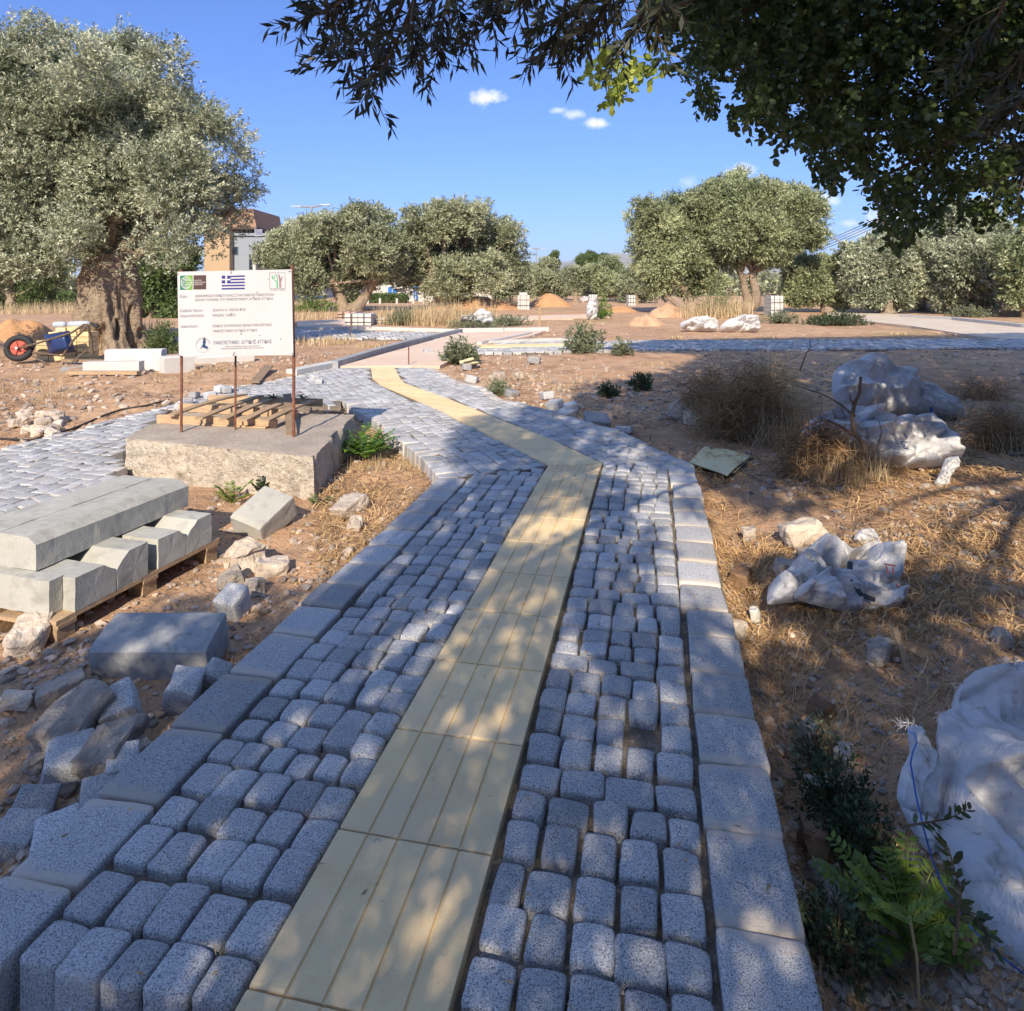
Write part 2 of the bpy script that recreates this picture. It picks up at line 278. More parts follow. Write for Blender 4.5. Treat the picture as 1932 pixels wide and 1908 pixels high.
BOXF = np.array([[0,3,2,1],[4,5,6,7],[0,1,5,4],[1,2,6,5],[2,3,7,6],[3,0,4,7]])
def gridcube(g, gz, bottom=True):
    idx = {}; V_ = []; F = []
    def vi(p):
        k = tuple(round(q, 5) for q in p)
        if k not in idx: idx[k] = len(V_); V_.append(k)
        return idx[k]
    n = len(g); m = len(gz)
    for i in range(n-1):
        for j in range(n-1):
            F.append([vi((g[i], g[j], 1)), vi((g[i+1], g[j], 1)), vi((g[i+1], g[j+1], 1)), vi((g[i], g[j+1], 1))])
            if bottom: F.append([vi((g[i], g[j], -1)), vi((g[i], g[j+1], -1)), vi((g[i+1], g[j+1], -1)), vi((g[i+1], g[j], -1))])
        for k in range(m-1):
            a, b, z0, z1 = g[i], g[i+1], gz[k], gz[k+1]
            F.append([vi((a, -1, z0)), vi((b, -1, z0)), vi((b, -1, z1)), vi((a, -1, z1))]); F.append([vi((b, 1, z0)), vi((a, 1, z0)), vi((a, 1, z1)), vi((b, 1, z1))])
            F.append([vi((-1, b, z0)), vi((-1, a, z0)), vi((-1, a, z1)), vi((-1, b, z1))]); F.append([vi((1, a, z0)), vi((1, b, z0)), vi((1, b, z1)), vi((1, a, z1))])
    return np.array(V_, float), np.array(F)
RB2 = gridcube([-1,-.97,.97,1], [-1,-.97,.97,1])
SETN = gridcube([-1,-.93,-.82,-.4,0,.4,.82,.93,1], [-1,0,.7,.88,1], False)
SETF = gridcube([-1,-.93,.93,1], [-1,.8,1], False)
STONE = gridcube([-1,-.9,-.6,-.2,.2,.6,.9,1], [-1,-.85,-.4,.1,.5,.85,1])
def lab(o, label, cat, group=None):
    o['label'] = label; o['category'] = cat
    if group: o['group'] = group
    return o
def struct(o): o['kind'] = 'structure'; return o
def stuff(o, label, cat): o['kind'] = 'stuff'; return lab(o, label, cat)
def thing(name, loc, label, cat, group=None):
    o = bpy.data.objects.new(name, None); COL.objects.link(o); o.location = tuple(float(q) for q in loc); o.empty_display_size = .2
    return lab(o, label, cat, group)

# ------------------------------------------------------------------ layout of the ground (world metres)
DV = np.array([math.sin(R(11.65)), math.cos(R(11.65))]); DN = np.array([DV[1], -DV[0]])   # near path direction and its right-hand side
L2 = [P(*q)[:2] for q in [(1037,879),(936,829),(838,778),(768,747),(717,725.5),(703,714),(699.5,691.5)]]   # tactile strip edges beyond the bend
R2 = [P(*q)[:2] for q in [(1136,876),(1033,827),(936,790),(846,753),(764,724),(756,716),(742.5,691.5)]]
NEAR = [P(*q)[:2] for q in [(835,905),(1037,879),(1136,876),(1310,885),(1560,1905)]]; a_ = P(1560,1905)[:2]
NEARPOLY = [P(835,905)[:2], P(1037,872)[:2], P(1136,872)[:2], P(1312,880)[:2], P(1560,1905)[:2]-DV*.9, P(445,1908)[:2]-DV*.9, P(445,1908)[:2], P(160,1800)[:2], P(75,1640)[:2]+0*DV, P(385,1305)[:2]]
EDGE_R = [P(*q)[:2] for q in [(1310,880),(1248,852),(1170,813),(1092,792),(1053,778),(975,759),(940,751),(916,731),(862,718),(815,694)]]
EDGE_L = [P(*q)[:2] for q in [(835,903),(798,860),(760,833),(732,817),(727,801),(674,774),(643,752)]]
EDGE_U = [P(*q)[:2] for q in [(0,847),(144,811),(202,794),(312,768),(367,747),(433,730),(491,722),(558,708),(575,697)]]
BR0 = P(0,847)[:2]*1.0+np.array([-.75,-2.9]); BR1 = P(0,967)[:2]+np.array([-.55,-1.5])
PAVE2 = [BR0]+EDGE_U+[P(650,692)[:2],P(742,691)[:2]]+EDGE_R[::-1]+[NEAR[3],NEAR[2],NEAR[1]]+EDGE_L+[P(655,768)[:2]+[-.1,.1],P(400,760)[:2]+[0,.1],P(335,773)[:2]+[-.1,0],P(232,850)[:2],P(235,903)[:2],P(0,967)[:2],BR1]
PLINTH = [P(x,y,.2)[:2] for x,y in [(235,828),(593,862),(668,783),(335,772)]]
def PP(l, z=.0): return [P(x, y, z)[:2] for x, y in l]
PINK = PP([(640,691),(866,628),(1030,624),(1000,634),(905,652),(830,690)], .02)
CROSSL = PP([(330,634),(560,621),(870,628),(838,640),(690,637),(520,640),(330,655)], .02)
CROSSR = PP([(905,652),(960,644),(1250,641),(1932,639),(2300,637),(2300,650),(1932,654),(1500,658),(1200,659),(960,664),(880,664)], .02)
SANDR = PP([(1560,588),(1700,592),(1800,603),(1932,616),(2300,640),(2300,668),(1932,640),(1850,634),(1720,614),(1560,598)], .02)
FARP = PP([(560,606),(700,600),(960,597),(1150,592),(1150,597),(960,604),(700,611),(560,616)], .02)
HOLES = [NEARPOLY, PAVE2, PINK, CROSSL, CROSSR, SANDR, FARP]
def gz(x, y):
    x = np.asarray(x, float); y = np.asarray(y, float)
    t = np.clip((y-7)/6, 0, 1); base = -.11*(1-t)-.03*t
    far = np.clip((y-14)/40, 0, 1)
    p = xyz(x, y, 0*x)
    z = base+.010*fbm(p*24, 2)*np.clip((8-y)/4, 0, 1)+.035*fbm(p*1.1+5, 3)*(1-.3*far)+.032*fbm(p*4.3+9, 3)*(1-far)+.018*fbm(p*13, 2)*(1-far)
    z = z+np.clip((y-15)/60, 0, 1)*.25*fbm(p*.09, 2)
    # trench beside the near kerb on the right, raised verge further right
    s = (x-a_[0])*DN[0]+(y-a_[1])*DN[1]
    near = np.clip((6-y)/2, 0, 1)
    z = z-.10*near*np.exp(-((s-.16)/.16)**2)+.07*near*np.clip((s-.35)/.8, 0, 1)
    # left bank with earth under the pallet
    z = z-.05*np.clip((-.9-x)/.4, 0, 1)*np.clip((2.2-y)/1, 0, 1)
    z = z+.10*np.clip((-2.6-x)/1.5, 0, 1)*np.clip((y-6.2)/2, 0, 1)*np.clip((16-y)/4, 0, 1)
    return z
def holes(x, y, grow=0.0):
    c = np.zeros(np.shape(x), bool)
    for h in HOLES:
        c |= inpoly(x, y, h)
    return c
def G(x, y):                                  # picture point to ground point
    z = -.08
    for k in range(4):
        p = P(x, y, z); z = .5*z+.5*float(gz(p[0], p[1]))
    return np.array([p[0], p[1], float(gz(p[0], p[1]))])
def mkground():
    def axis(a, b, step, far, g=1.16):
        c = list(np.arange(a, b+1e-6, step)); s = step
        while c[-1] < far: s *= g; c.append(c[-1]+s)
        s = step; lo = [c[0]]
        while lo[-1] > -far: s *= g; lo.append(lo[-1]-s)
        return np.array(lo[::-1][:-1]+c)
    xs = axis(-5.5, 5.0, .045, 4200, 1.09); ys = axis(.4, 10.5, .045, 4200, 1.07); ys = ys[ys > -400]
    X, Y = np.meshgrid(xs, ys); Z = gz(X, Y)
    for h in HOLES:
        ins = inpoly(X, Y, h); d = dpoly(X, Y, h); k = .05 if h is not PAVE2 and h is not NEARPOLY else .04
        Z = np.where(ins & (d > k), np.minimum(Z, -.32), np.where(ins, np.minimum(Z, -.16), Z))
        if h is not NEARPOLY and h is not PAVE2: Z = np.where(~ins & (d < .8), np.minimum(Z, .005), Z)
    # keep the earth off the top of the pale edge of the upper paving
    g = np.clip((fbm(xyz(X*.5, Y*.5, 0*X), 3)+.1)*1.5, 0, 1)*np.clip((Y-12)/8, 0, 1)*.9
    ny, nx = X.shape; i = np.arange(ny-1)[:, None]*nx; j = np.arange(nx-1)[None, :]
    f = np.stack([i+j, i+j+1, i+nx+j+1, i+nx+j], -1).reshape(-1, 4)
    m = MB(); m.add(np.stack([X, Y, Z], -1), f, .5, g.reshape(-1)); return struct(m.build('ground', MT['soil'], smooth=True))
mkground()

# paths
def sheet(name, poly, z1, z0, m): return struct(MB().prism(poly, z0, z1).build(name, m))
sheet('path_bed', NEARPOLY[:5]+NEARPOLY[5:], -.034, -.2, MT['bed'])
bd = [p for p in PAVE2]; sheet('paving_bed', bd, -.013, -.22, MT['bed'])
sheet('pink_path', PINK, .02, -.2, MT['pink']); sheet('sand_path', SANDR, .0, -.2, MT['sand'])
sheet('far_path', FARP, .02, -.2, MT['pink'])

def setts(mb, c, hw, hl, u, top, hgt, near, tone, mort=0, corner=.055, r=None):
    """one granite sett: centre c, half sizes across and along, direction u"""
    v0, f = SETN if near else SETF
    h = np.array([hw, hl, hgt/2]); r = r or min(.014, hw*.30, hl*.3); p = v0*h; h2 = h[:2]; mm = np.max(np.abs(v0[:, :2]), 1); bo = v0[:, :2]/np.maximum(mm, 1e-6)[:, None]*h2; q = np.clip(bo, -(h2-r), h2-r); e = bo-q; l = np.linalg.norm(e, axis=1, keepdims=True)
    v = p.copy(); v[:, :2] = np.where(l > 1e-9, q+r*e/np.maximum(l, 1e-9), bo)*mm[:, None]; topv = v0[:, 2] > .99; v[:, :2] *= np.where(topv & (mm > .99), 1-(.0022 if near else .0015)/hw, 1)[:, None]; v[:, 2] -= np.where(topv, np.where(mm > .99, .0026 if near else .0015, np.where(mm > .9, .001, 0)), 0)
    lv = (v0[:, 2] < .99) & (v0[:, 2] > .5); v[:, 2] = np.where(lv, hgt/2-(.0062 if near else .010)-(v0[:, 2] < .8)*.012, v[:, 2])
    # uneven corners
    k = rng.normal(0, corner, (4, 2))*min(hw, hl); s, t = (v0[:, 0]+1)/2, (v0[:, 1]+1)/2
    w = np.stack([(1-s)*(1-t), s*(1-t), s*t, (1-s)*t], -1)@k; v[:, :2] += w
    v[:, 2] += -.0020*(v0[:, 2] > .5)*((np.abs(v0[:, 0])**3+np.abs(v0[:, 1])**3))+v0[:, 0]*rng.normal(0, .0016)+v0[:, 1]*rng.normal(0, .0016)
    d = np.array([u[1], -u[0]]); xy = v[:, :1]*d+v[:, 1:2]*u
    out = np.c_[xy[:, 0]+c[0], xy[:, 1]+c[1], v[:, 2]+top-hgt/2]
    a = None
    if mort: a = np.clip(1.2*np.abs(v0[:, 1])**3.2, 0, 1)*mort
    mb.add(out, f, tone, a)
def wobble(amp, fr):
    def g(v):
        n1 = fbm(v*fr, 2); n2 = fbm(v*fr+31, 2); n3 = fbm(v*fr*.8+77, 2); return v+amp*np.stack([n1, n2, n3*.7], -1)
    return g
O = P(445,1908)[:2]-DN*0   # a point of the strip's left edge
vp = lambda s, t: O+DV*s+DN*t        # s along the path, t to the right of the strip's left edge
WS = .410
def t_of(p): return float((p-O)@DN)
tL_out = t_of(P(385,1305)[:2]); tL_in = tL_out+.205; tR_out = t_of(P(1510,1700)[:2]); tR_in = tR_out-.20
mb = MB(); mk = MB()
def s_of(p): return float((p-O)@DV)
sB1 = s_of(P(1037,879)[:2]); sB2 = s_of(P(1136,876)[:2]); sBL = s_of(P(835,905)[:2]); sBR = s_of(P(1312,882)[:2])
# left part: starts at a broken end
s = .02-.0; row = 0
S0L = s_of(P(250,1790)[:2])-.07
s = S0L
while s < sB1+.2:
    ll = rng.normal(.108, .008); n = 5; wd = (-.008-(tL_in+.012))/n; t = tL_in+.012
    if row % 9 == 5: n = 6; wd = (-.008-(tL_in+.012))/n
    for k in range(n):
        c = vp(s+ll/2+rng.normal(0, .006), t+wd/2+rng.normal(0, .003)); lim = sBL+(sB1-sBL)*((t+wd/2)-tL_out)/(0-tL_out)
        if s+ll/2 < lim-.02: setts(mb, c, wd/2-rng.uniform(.0015, .0065), ll/2-rng.uniform(.000, .0045), DV, rng.normal(0, .0025), .13 if row else .17, True, rng.beta(3, 3), .35*(rng.random() < .12))
        t += wd
    s += ll+rng.uniform(.005, .012); row += 1
s = -.5; row = 0
while s < sBR+.1:
    ll = rng.normal(.110, .010); n = 5 if row % 5 else 4+int(rng.random() < .4); t0 = WS+.014; wd0 = (tR_in-.012-t0); w = rng.normal(1, .10, n); w = w/w.sum()*wd0; t = t0
    for k in range(n):
        wd = w[k]; c = vp(s+ll/2+rng.normal(0, .006), t+wd/2); lim = sB2+(sBR-sB2)*((t+wd/2)-WS)/(tR_out-WS)
        if s+ll/2 < lim+.02 and rng.random() > .004: setts(mb, c, wd/2-rng.uniform(.002, .007), ll/2-rng.uniform(.0, .005), DV, rng.normal(0, .0025), .13, True, rng.beta(3, 3) if rng.random() > .03 else 0.0, .5*(rng.random() < .1))
        t += wd
    s += ll+rng.uniform(.004, .012); row += 1
struct(mb.build('granite_sett_paving', MT['granite'], smooth=True, disp=wobble(.0034, 30)))
# kerb slabs on both sides
s = s_of(P(40,1800)[:2])-.06
while s < sBL-.1:
    ll = rng.choice([.22, .26, .30, .24]); setts(mk, vp(s+ll/2, (tL_out+tL_in)/2-.002+rng.normal(0,.003)), .100, ll/2-.003, DV, rng.normal(.002, .002), .24, True, rng.beta(3, 3), 1.0, .03, .014); s += ll+.003
s = -.45
while s < sBR-.0:
    ll = rng.choice([.23, .27, .31, .25]); setts(mk, vp(s+ll/2, (tR_out+tR_in)/2+rng.normal(0,.004)), .099, ll/2-.003, DV, rng.normal(.003, .002), .24, True, rng.beta(3, 3), 1.0, .04, .014); s += ll+.003
struct(mk.build('kerb_slabs', MT['granite'], smooth=True, disp=wobble(.0028, 18)))
# paving beyond the bend
mf = MB(); cL = [(np.array(a)+np.array(b))/2 for a, b in zip(L2, R2)]
strip2 = list(L2)+list(R2)[::-1]
def fill(dirv, keep, pw=.112, pl=.118, box=(-6, 3, 2.2, 12.2)):
    u = np.array(dirv)/np.linalg.norm(dirv); n = np.array([u[1], -u[0]]); c0 = np.array([(box[0]+box[1])/2, (box[2]+box[3])/2])
    for j in range(-70, 70):
        wd = pw; off = rng.uniform(0, pl); tt = j*pw
        for i in range(-70, 70):
            c = c0+u*(i*pl+off+rng.normal(0, .006))+n*(tt+rng.normal(0, .004)+.012*math.sin(i*.7))
            if c[1] < 2.2 or not keep(c): continue
            near = c[1] < 7.0 and c[0] > -3.0
            gp = 1 if near else .5; setts(mf, c, pw/2-rng.uniform(.001, .005)*gp, pl/2-rng.uniform(.000, .0045)*gp, u, rng.normal(0, .0030)*gp-.002, .10, near, rng.beta(2.5, 2.5), .5*(rng.random() < .15))
d2 = cL[0]-cL[2]
_in = {}
def okc(c, marg=.045):
    x, y = np.array([c[0]]), np.array([c[1]])
    return bool(inpoly(x, y, PAVE2)[0]) and float(dpoly(x, y, PAVE2)[0]) > marg
split = lambda c: c[0]+.25*(c[1]-7.5) > -2.45
fill(d2, lambda c: okc(c) and split(c) and not inpoly(np.array([c[0]]), np.array([c[1]]), strip2)[0] and dpoly(np.array([c[0]]), np.array([c[1]]), strip2)[0] > .036)
fill((.42, 2.3), lambda c: okc(c) and not split(c))
struct(mf.build('sett_paving_upper', MT['granite_far'] if 0 else MT['granite'], smooth=True, disp=wobble(.0032, 22)))
me_ = MB()
def edgerow(poly, off, pl=.125, hw=.055, hgt=.24, mort=.7, top=.004):
    poly = [np.array(q) for q in poly]
    for a, b in zip(poly[:-1], poly[1:]):
        d = b-a; l = np.linalg.norm(d); u = d/l; nn = np.array([u[1], -u[0]])*off; k = max(1, round(l/pl))
        for i in range(k): setts(me_, a+d*(i+.5)/k+nn, hw, l/k/2-.004, u, top+rng.normal(0, .004), hgt, a[1] < 8, rng.beta(2.5, 2.5), mort, .08)
edgerow(EDGE_L, .05, hgt=.26, hw=.075); edgerow(EDGE_R, -.05, hw=.06, hgt=.2); edgerow(EDGE_U, .05, hgt=.16); edgerow([P(0,967)[:2], P(235,903)[:2]], -.05)
struct(me_.build('paving_edge_stones', MT['granite'], smooth=True, disp=wobble(.006, 16)))

# yellow tactile strip
mt = MB()
us = []; zs = []
nb = 5
for k in range(nb):
    a = k/nb; b = (k+1)/nb; g = .011
    us += [a+g*.35, a+g, b-g, b-g*.35]; zs += [0, 1, 1, 0]
us = np.array([0.0]+us[1:-1]+[1.0]); zs = np.array([.9]+zs[1:-1]+[.9])
def tile(a0, a1, b0, b1, tone, z=.002, prof=True):
    """a0,b0 left and right points at the near end, a1,b1 at the far end"""
    ll = np.linalg.norm(np.array(a1)-a0); e = .007/ll; w = .0025/ll
    vs = np.array([w, w+.001, e+w, 1-e-w, 1-w-.001, 1-w]); hz = np.array([-1, .35, 1, 1, .35, -1])
    U, Vv = np.meshgrid(us, vs); Zp = np.broadcast_to(zs[None, :], U.shape); H = np.broadcast_to(hz[:, None], U.shape)
    z_ = np.where(H < 0, z-.05, z+np.where(H < .9, Zp*.0015-.001, (Zp if prof else 1)*.0055-.002))
    Pn = ((1-U)*(1-Vv))[..., None]*np.array(a0)+(U*(1-Vv))[..., None]*np.array(b0)+((1-U)*Vv)[..., None]*np.array(a1)+(U*Vv)[..., None]*np.array(b1)
    v = np.concatenate([Pn, z_[..., None]], -1); ny, nx = U.shape
    # drop the outer side walls
    lft = v[:, 0].copy(); lft[:, 2] -= .06; rgt = v[:, -1].copy(); rgt[:, 2] -= .06
    v = np.concatenate([lft[:, None], v, rgt[:, None]], 1); nx += 2
    i = np.arange(ny-1)[:, None]*nx; j = np.arange(nx-1)[None, :]; f = np.stack([i+j, i+j+1, i+nx+j+1, i+nx+j], -1).reshape(-1, 4)
    mt.add(v, f, tone)
k0 = -3
sj = s_of(P(560,1870-0)[:2])-WS*.5
sj = s_of(P(450,1862)[:2]+0*DN)
ss = sj-2*WS; ends = []
while ss+WS*1.15 < s_of(P(1086,893)[:2]):
    tile(vp(ss, 0), vp(ss+WS, 0), vp(ss, WS), vp(ss+WS, WS), rng.random()); ss += WS
sE = s_of(P(1086,893)[:2]); tile(vp(ss, 0), vp(sE, 0), vp(ss, WS), vp(sE, WS), rng.random(), prof=True); print('ss', ss, sE, sB1, sB2)
tile(vp(sE, 0), L2[0], vp(sE, WS), R2[0], .6, prof=False)
for (a, b) in zip(range(0, len(L2)-1), range(1, len(L2))):
    A0, A1, B0, B1 = np.array(L2[a]), np.array(L2[b]), np.array(R2[a]), np.array(R2[b])
    n = max(1, round((np.linalg.norm(A1-A0)+np.linalg.norm(B1-B0))/2/WS))
    for k in range(n): tile(A0+(A1-A0)*k/n, A0+(A1-A0)*(k+1)/n, B0+(B1-B0)*k/n, B0+(B1-B0)*(k+1)/n, rng.random(), prof=(a != 0 or k > 1))
# studs on the tile at the bend
A = np.array(vp(sE+.01, 0)); B = np.array(vp(sE+.01, WS)); C_ = np.array(R2[0]); D_ = np.array(L2[0])
for i in range(9):
    for j in range(4):
        u, w = (i+.6)/9.2, (j+.6)/4.2; q = A*(1-u)*(1-w)+B*u*(1-w)+C_*u*w+D_*(1-u)*w
        mt.box((q[0], q[1], .0075), (.018, .018, .005), .3, .5)
struct(mt.build('tactile_strip', MT['tactile']))
# pale concrete edging of the far paths
mc = MB()
def kerbline(pts, w, h, z=.02, m=mc, tone=.5):
    for (x1, y1), (x2, y2) in zip(pts[:-1], pts[1:]):
        a = P(x1, y1, z); b = P(x2, y2, z); d = b-a; l = np.linalg.norm(d); m.box((a+b)/2+[0, 0, h/2-.12], (l+.02, w, h+.24), math.atan2(d[1], d[0]), tone+rng.uniform(-.2, .2))
kerbline([(630,692),(700,670),(770,650),(820,638),(868,627)], .16, .10)
struct(mc.build('far_kerb', MT['kerb_blue']))
mc = MB(); kerbline([(866,625),(950,624),(1034,623)], .14, .09, m=mc); kerbline([(330,626),(560,619),(700,620),(870,625)], .15, .06, m=mc); kerbline([(905,648),(1000,643),(1100,640)], .1, .05, m=mc)
kerbline([(1000,630),(905,650)], .12, .05, m=mc); kerbline([(1700,597),(1800,603),(1932,617),(2200,638)], .2, .10, m=mc)
struct(mc.build('white_kerb_edging', MT['white_block']))
mc = MB()
def fill2(poly, pw, mbx, u, z):
    xs = np.array(poly)[:, 0]; ys = np.array(poly)[:, 1]; u = np.array(u)/np.linalg.norm(u); n = np.array([-u[1], u[0]]); c0 = np.array([xs.mean(), ys.mean()])
    for j in range(-60, 60):
        for i in range(-150, 150):
            c = c0+u*(i+.5*(j % 2))*pw+n*j*pw
            if inpoly(np.array([c[0]]), np.array([c[1]]), poly)[0] and abs(c[0]) < 17: setts(mbx, c, pw/2-.012, pw/2-.012, u, z+rng.normal(0, .006), .12, False, rng.beta(2, 2))
fill2(CROSSR, .2, mc, (1, .02), .02); fill2(CROSSL, .2, mc, (1, -.1), .02)
struct(mc.build('crossing_path_setts', MT['granite']))
sheet('crossing_path', CROSSR, -.02, -.2, MT['bed']); sheet('crossing_path', CROSSL, -.02, -.2, MT['bed'])
ys_ = PP([(905,650.5),(1090,647),(1090,650),(905,654.5)], .04); sheet('far_tactile_strip', ys_, .04, -.05, MT['tactile'])

# ------------------------------------------------------------------ foliage
def leaves(mb, P0, D, n_per, length, width, stem, spread=.9, tone=None, droop=0, shape='lance', seed=0):
    """P0 sprig bases (k,3), D sprig directions (k,3): n_per leaves along each sprig"""
    r = np.random.default_rng(seed+len(P0)); k = len(P0); D = D/np.maximum(np.linalg.norm(D, axis=1, keepdims=True), 1e-9)
    t = np.tile(np.linspace(.15, 1, n_per)[None, :], (k, 1)); base = P0[:, None]+D[:, None]*(t*stem)[..., None]
    rd = r.normal(size=(k, n_per, 3)); rd -= (rd*D[:, None]).sum(-1, keepdims=True)*D[:, None]; rd /= np.maximum(np.linalg.norm(rd, axis=-1, keepdims=True), 1e-9)
    ld = D[:, None]*.75+rd*spread+np.array([0, 0, -droop]); ld /= np.maximum(np.linalg.norm(ld, axis=-1, keepdims=True), 1e-9)
    sd = np.cross(ld, r.normal(size=ld.shape)); sd /= np.maximum(np.linalg.norm(sd, axis=-1, keepdims=True), 1e-9)
    L_ = (length*r.uniform(.65, 1.2, (k, n_per)))[..., None]; Wd = (width*r.uniform(.75, 1.2, (k, n_per)))[..., None]
    tn = r.random((k, n_per)) if tone is None else np.clip(tone[:, None]+r.normal(0, .22, (k, n_per)), 0, 1)
    b = base.reshape(-1, 3); l = (ld*L_).reshape(-1, 3); w = (sd*Wd/2).reshape(-1, 3); m = len(b)
    if shape == 'lance': pts = [b, b+l*.45+w, b+l, b+l*.45-w]; nv = 4
    else: pts = [b, b+l*.3+w*.85, b+l*.7+w*.95, b+l, b+l*.7-w*.95, b+l*.3-w*.85]; nv = 6
    v = np.stack(pts, 1).reshape(-1, 3); f = np.arange(m)[:, None]*nv+np.arange(nv)[None, :]
    mb.add(v, f, np.repeat(tn.reshape(-1), nv))
def crown_points(blobs, n, seed, shell=.55, up=.45):
    """blobs [(centre, radius)] -> sprig bases and directions spread through the volume, thicker outside"""
    r = np.random.default_rng(seed); c = np.array([b[0] for b in blobs]); rad = np.array([b[1] for b in blobs]); pr = rad**2/np.sum(rad**2)
    nc = int(len(blobs)*13); ci = r.choice(len(blobs), nc, p=pr); cd = r.normal(size=(nc, 3)); cd /= np.linalg.norm(cd, axis=1, keepdims=True); cc = c[ci]+cd*(rad[ci]*r.uniform(.45, 1.0, nc))[:, None]; cr = rad[ci]*r.uniform(.16, .34, nc)
    pk = r.choice(nc, n, p=cr**2/np.sum(cr**2)); e = r.normal(size=(n, 3)); e /= np.linalg.norm(e, axis=1, keepdims=True); p = cc[pk]+e*(cr[pk]*r.uniform(.45, 1.15, n))[:, None]*np.array([1.1, 1.1, .85]); i = ci[pk]
    o_ = r.random(n) < .14; dd = e*.8+cd[pk]*.6+np.array([0, 0, up])+r.normal(0, .35, p.shape); p = p+dd/np.linalg.norm(dd, axis=1, keepdims=True)*(o_*r.random(n)*rad[i]*.22)[:, None]
    return p, dd, pk
    i = r.choice(len(blobs), n, p=pr); d = r.normal(size=(n, 3)); d /= np.linalg.norm(d, axis=1, keepdims=True)
    u = shell+(1.08-shell)*r.random(n)**.7; q = 1+.38*fbm(d*2.6+i[:, None]*7.7, 3); p = c[i]+d*(rad[i]*u*q)[:, None]*np.array([1, 1, .92])
    # clumps: remove sprigs where a coarse noise is low
    k = fbm(p*1.5/np.median(rad[:max(3, len(rad)//4)])+seed, 2) > -.13; p, d, i = p[k], d[k], i[k]
    dd = d+np.array([0, 0, up])+r.normal(0, .5, p.shape); o_ = r.random(len(p)) < .16; p = p+dd/np.linalg.norm(dd, axis=1, keepdims=True)*(o_*r.random(len(p))*rad[i]*.32)[:, None]
    return p, dd, i
def pxblobs(bl, Y, depth=.8, seed=1, spread=None):
    """picture blobs (x, y, r) at forward distance Y, spread in depth so that the crown is as deep as it is wide"""
    r = np.random.default_rng(seed); out = []
    xs = [b[0] for b in bl]; cx = (min(xs)+max(xs))/2; hw = (max(xs)-min(xs))/2+1e-3
    for (x, y, rad) in bl:
        k = math.sqrt(max(0, 1-min(1, abs(x-cx)/hw)**2)); off = r.uniform(-1, 1)*depth*k*hw/FPX*Y*.75
        yy = Y+off; q = V(x, y, yy); rr = rad/FPX*yy*.9; out.append((q, rr))
    return out
def make_tree(name, label, base, Y, bl, n, leaf, mats, trunks, group=None, seed=3, shell=.5, tr_mat='bark', limbs=True, shape='lance', cat='tree', npl=9, gnarl=.25, extra=None, sub=3):
    """base picture x,y of the trunk foot; trunks [(px list, radius m)]"""
    Yr = Y; Y = float(G(*base)[1]) if Y < 45 else Y*1.15; leaf = [q*Y/Yr for q in leaf]
    trunks = [(tp, q*Y/Yr) for tp, q in trunks]
    b = np.array([V(base[0], base[1], Y)[0], Y, 0]); b[2] = float(gz(b[0], b[1]))-.02
    t = thing(name, b, label, cat, group); blobs = pxblobs(bl, Y, seed=seed)
    # small side lobes for an uneven outline
    r = np.random.default_rng(seed+5); more = []
    for c, rad in blobs:
        for k in range(sub):
            d = r.normal(size=3); d /= np.linalg.norm(d); d[2] = abs(d[2])*.8+d[2]*.2; more.append((c+d*rad*.95, rad*r.uniform(.28, .45)))
    blobs2 = blobs+more
    p, d, i = crown_points(blobs2, n, seed, shell); p[:, 2] = np.maximum(p[:, 2], b[2]+.15)
    bt = r.random(len(blobs2)*13)*.5+.02; hb = np.clip((p[:, 2]-b[2])/max(q[0][2]+q[1]-b[2] for q in blobs), 0, 1)
    mb = MB(); leaves(mb, p, d, npl, leaf[0], leaf[1], leaf[2], tone=bt[i]+.5*fbm(p*30/max(Y,8), 2)+.20, seed=seed, shape=shape)
    if extra: extra(mb)
    mb.build('crown', LM[mats], t)
    m2 = MB(); k = 0
    for tp, rad in trunks:
        pts = [V(x, y, Y) for x, y in tp]; pts[0][2] = b[2]-.06; pts = np.array(pts); s = np.linspace(0, 1, max(8, len(pts)*5)); o = np.linspace(0, 1, len(pts))
        pp = np.stack([np.interp(s, o, pts[:, a]) for a in range(3)], 1); pp[:, 0] += .12*rad*fbm(xyz(s*3, 0*s+seed, k), 2)*2; pp[:, 1] += rad*fbm(xyz(s*2.2, 0*s+seed+9, k), 2)*2
        rr = rad*(1-.45*s)*(1+.55*np.exp(-s*9)); m2.tube(pp, rr, 20 if rad > .15 else 10, wob=gnarl, seed=seed+k); k += 1
        tip = pp[-1]
        if limbs:
            near = sorted(blobs, key=lambda q: np.linalg.norm(q[0]-tip))[:max(3, int(1.4*len(blobs)/len(trunks)))]
            for q in near:
                st = pp[int(len(pp)*r.uniform(.6, .98))]; mid = (st+q[0])/2+r.normal(0, .12, 3)*q[1]; mid[2] += .1*q[1]
                w = np.linspace(0, 1, 9)[:, None]; cv = (1-w)**2*st+2*w*(1-w)*mid+w**2*q[0]; m2.tube(cv, np.linspace(rad*.33, rad*.06, 9), 7, wob=.15, seed=k)
                for a in range(3):
                    e = r.normal(size=3); e /= np.linalg.norm(e); s0 = cv[5+a]; m2.tube([s0, s0+e*q[1]*.45, s0+e*q[1]*.85+[0, 0, .1*q[1]]], [rad*.10, rad*.06, rad*.02], 5)
    if m2.v: m2.build('trunk', MT[tr_mat], t, smooth=True)
    return t

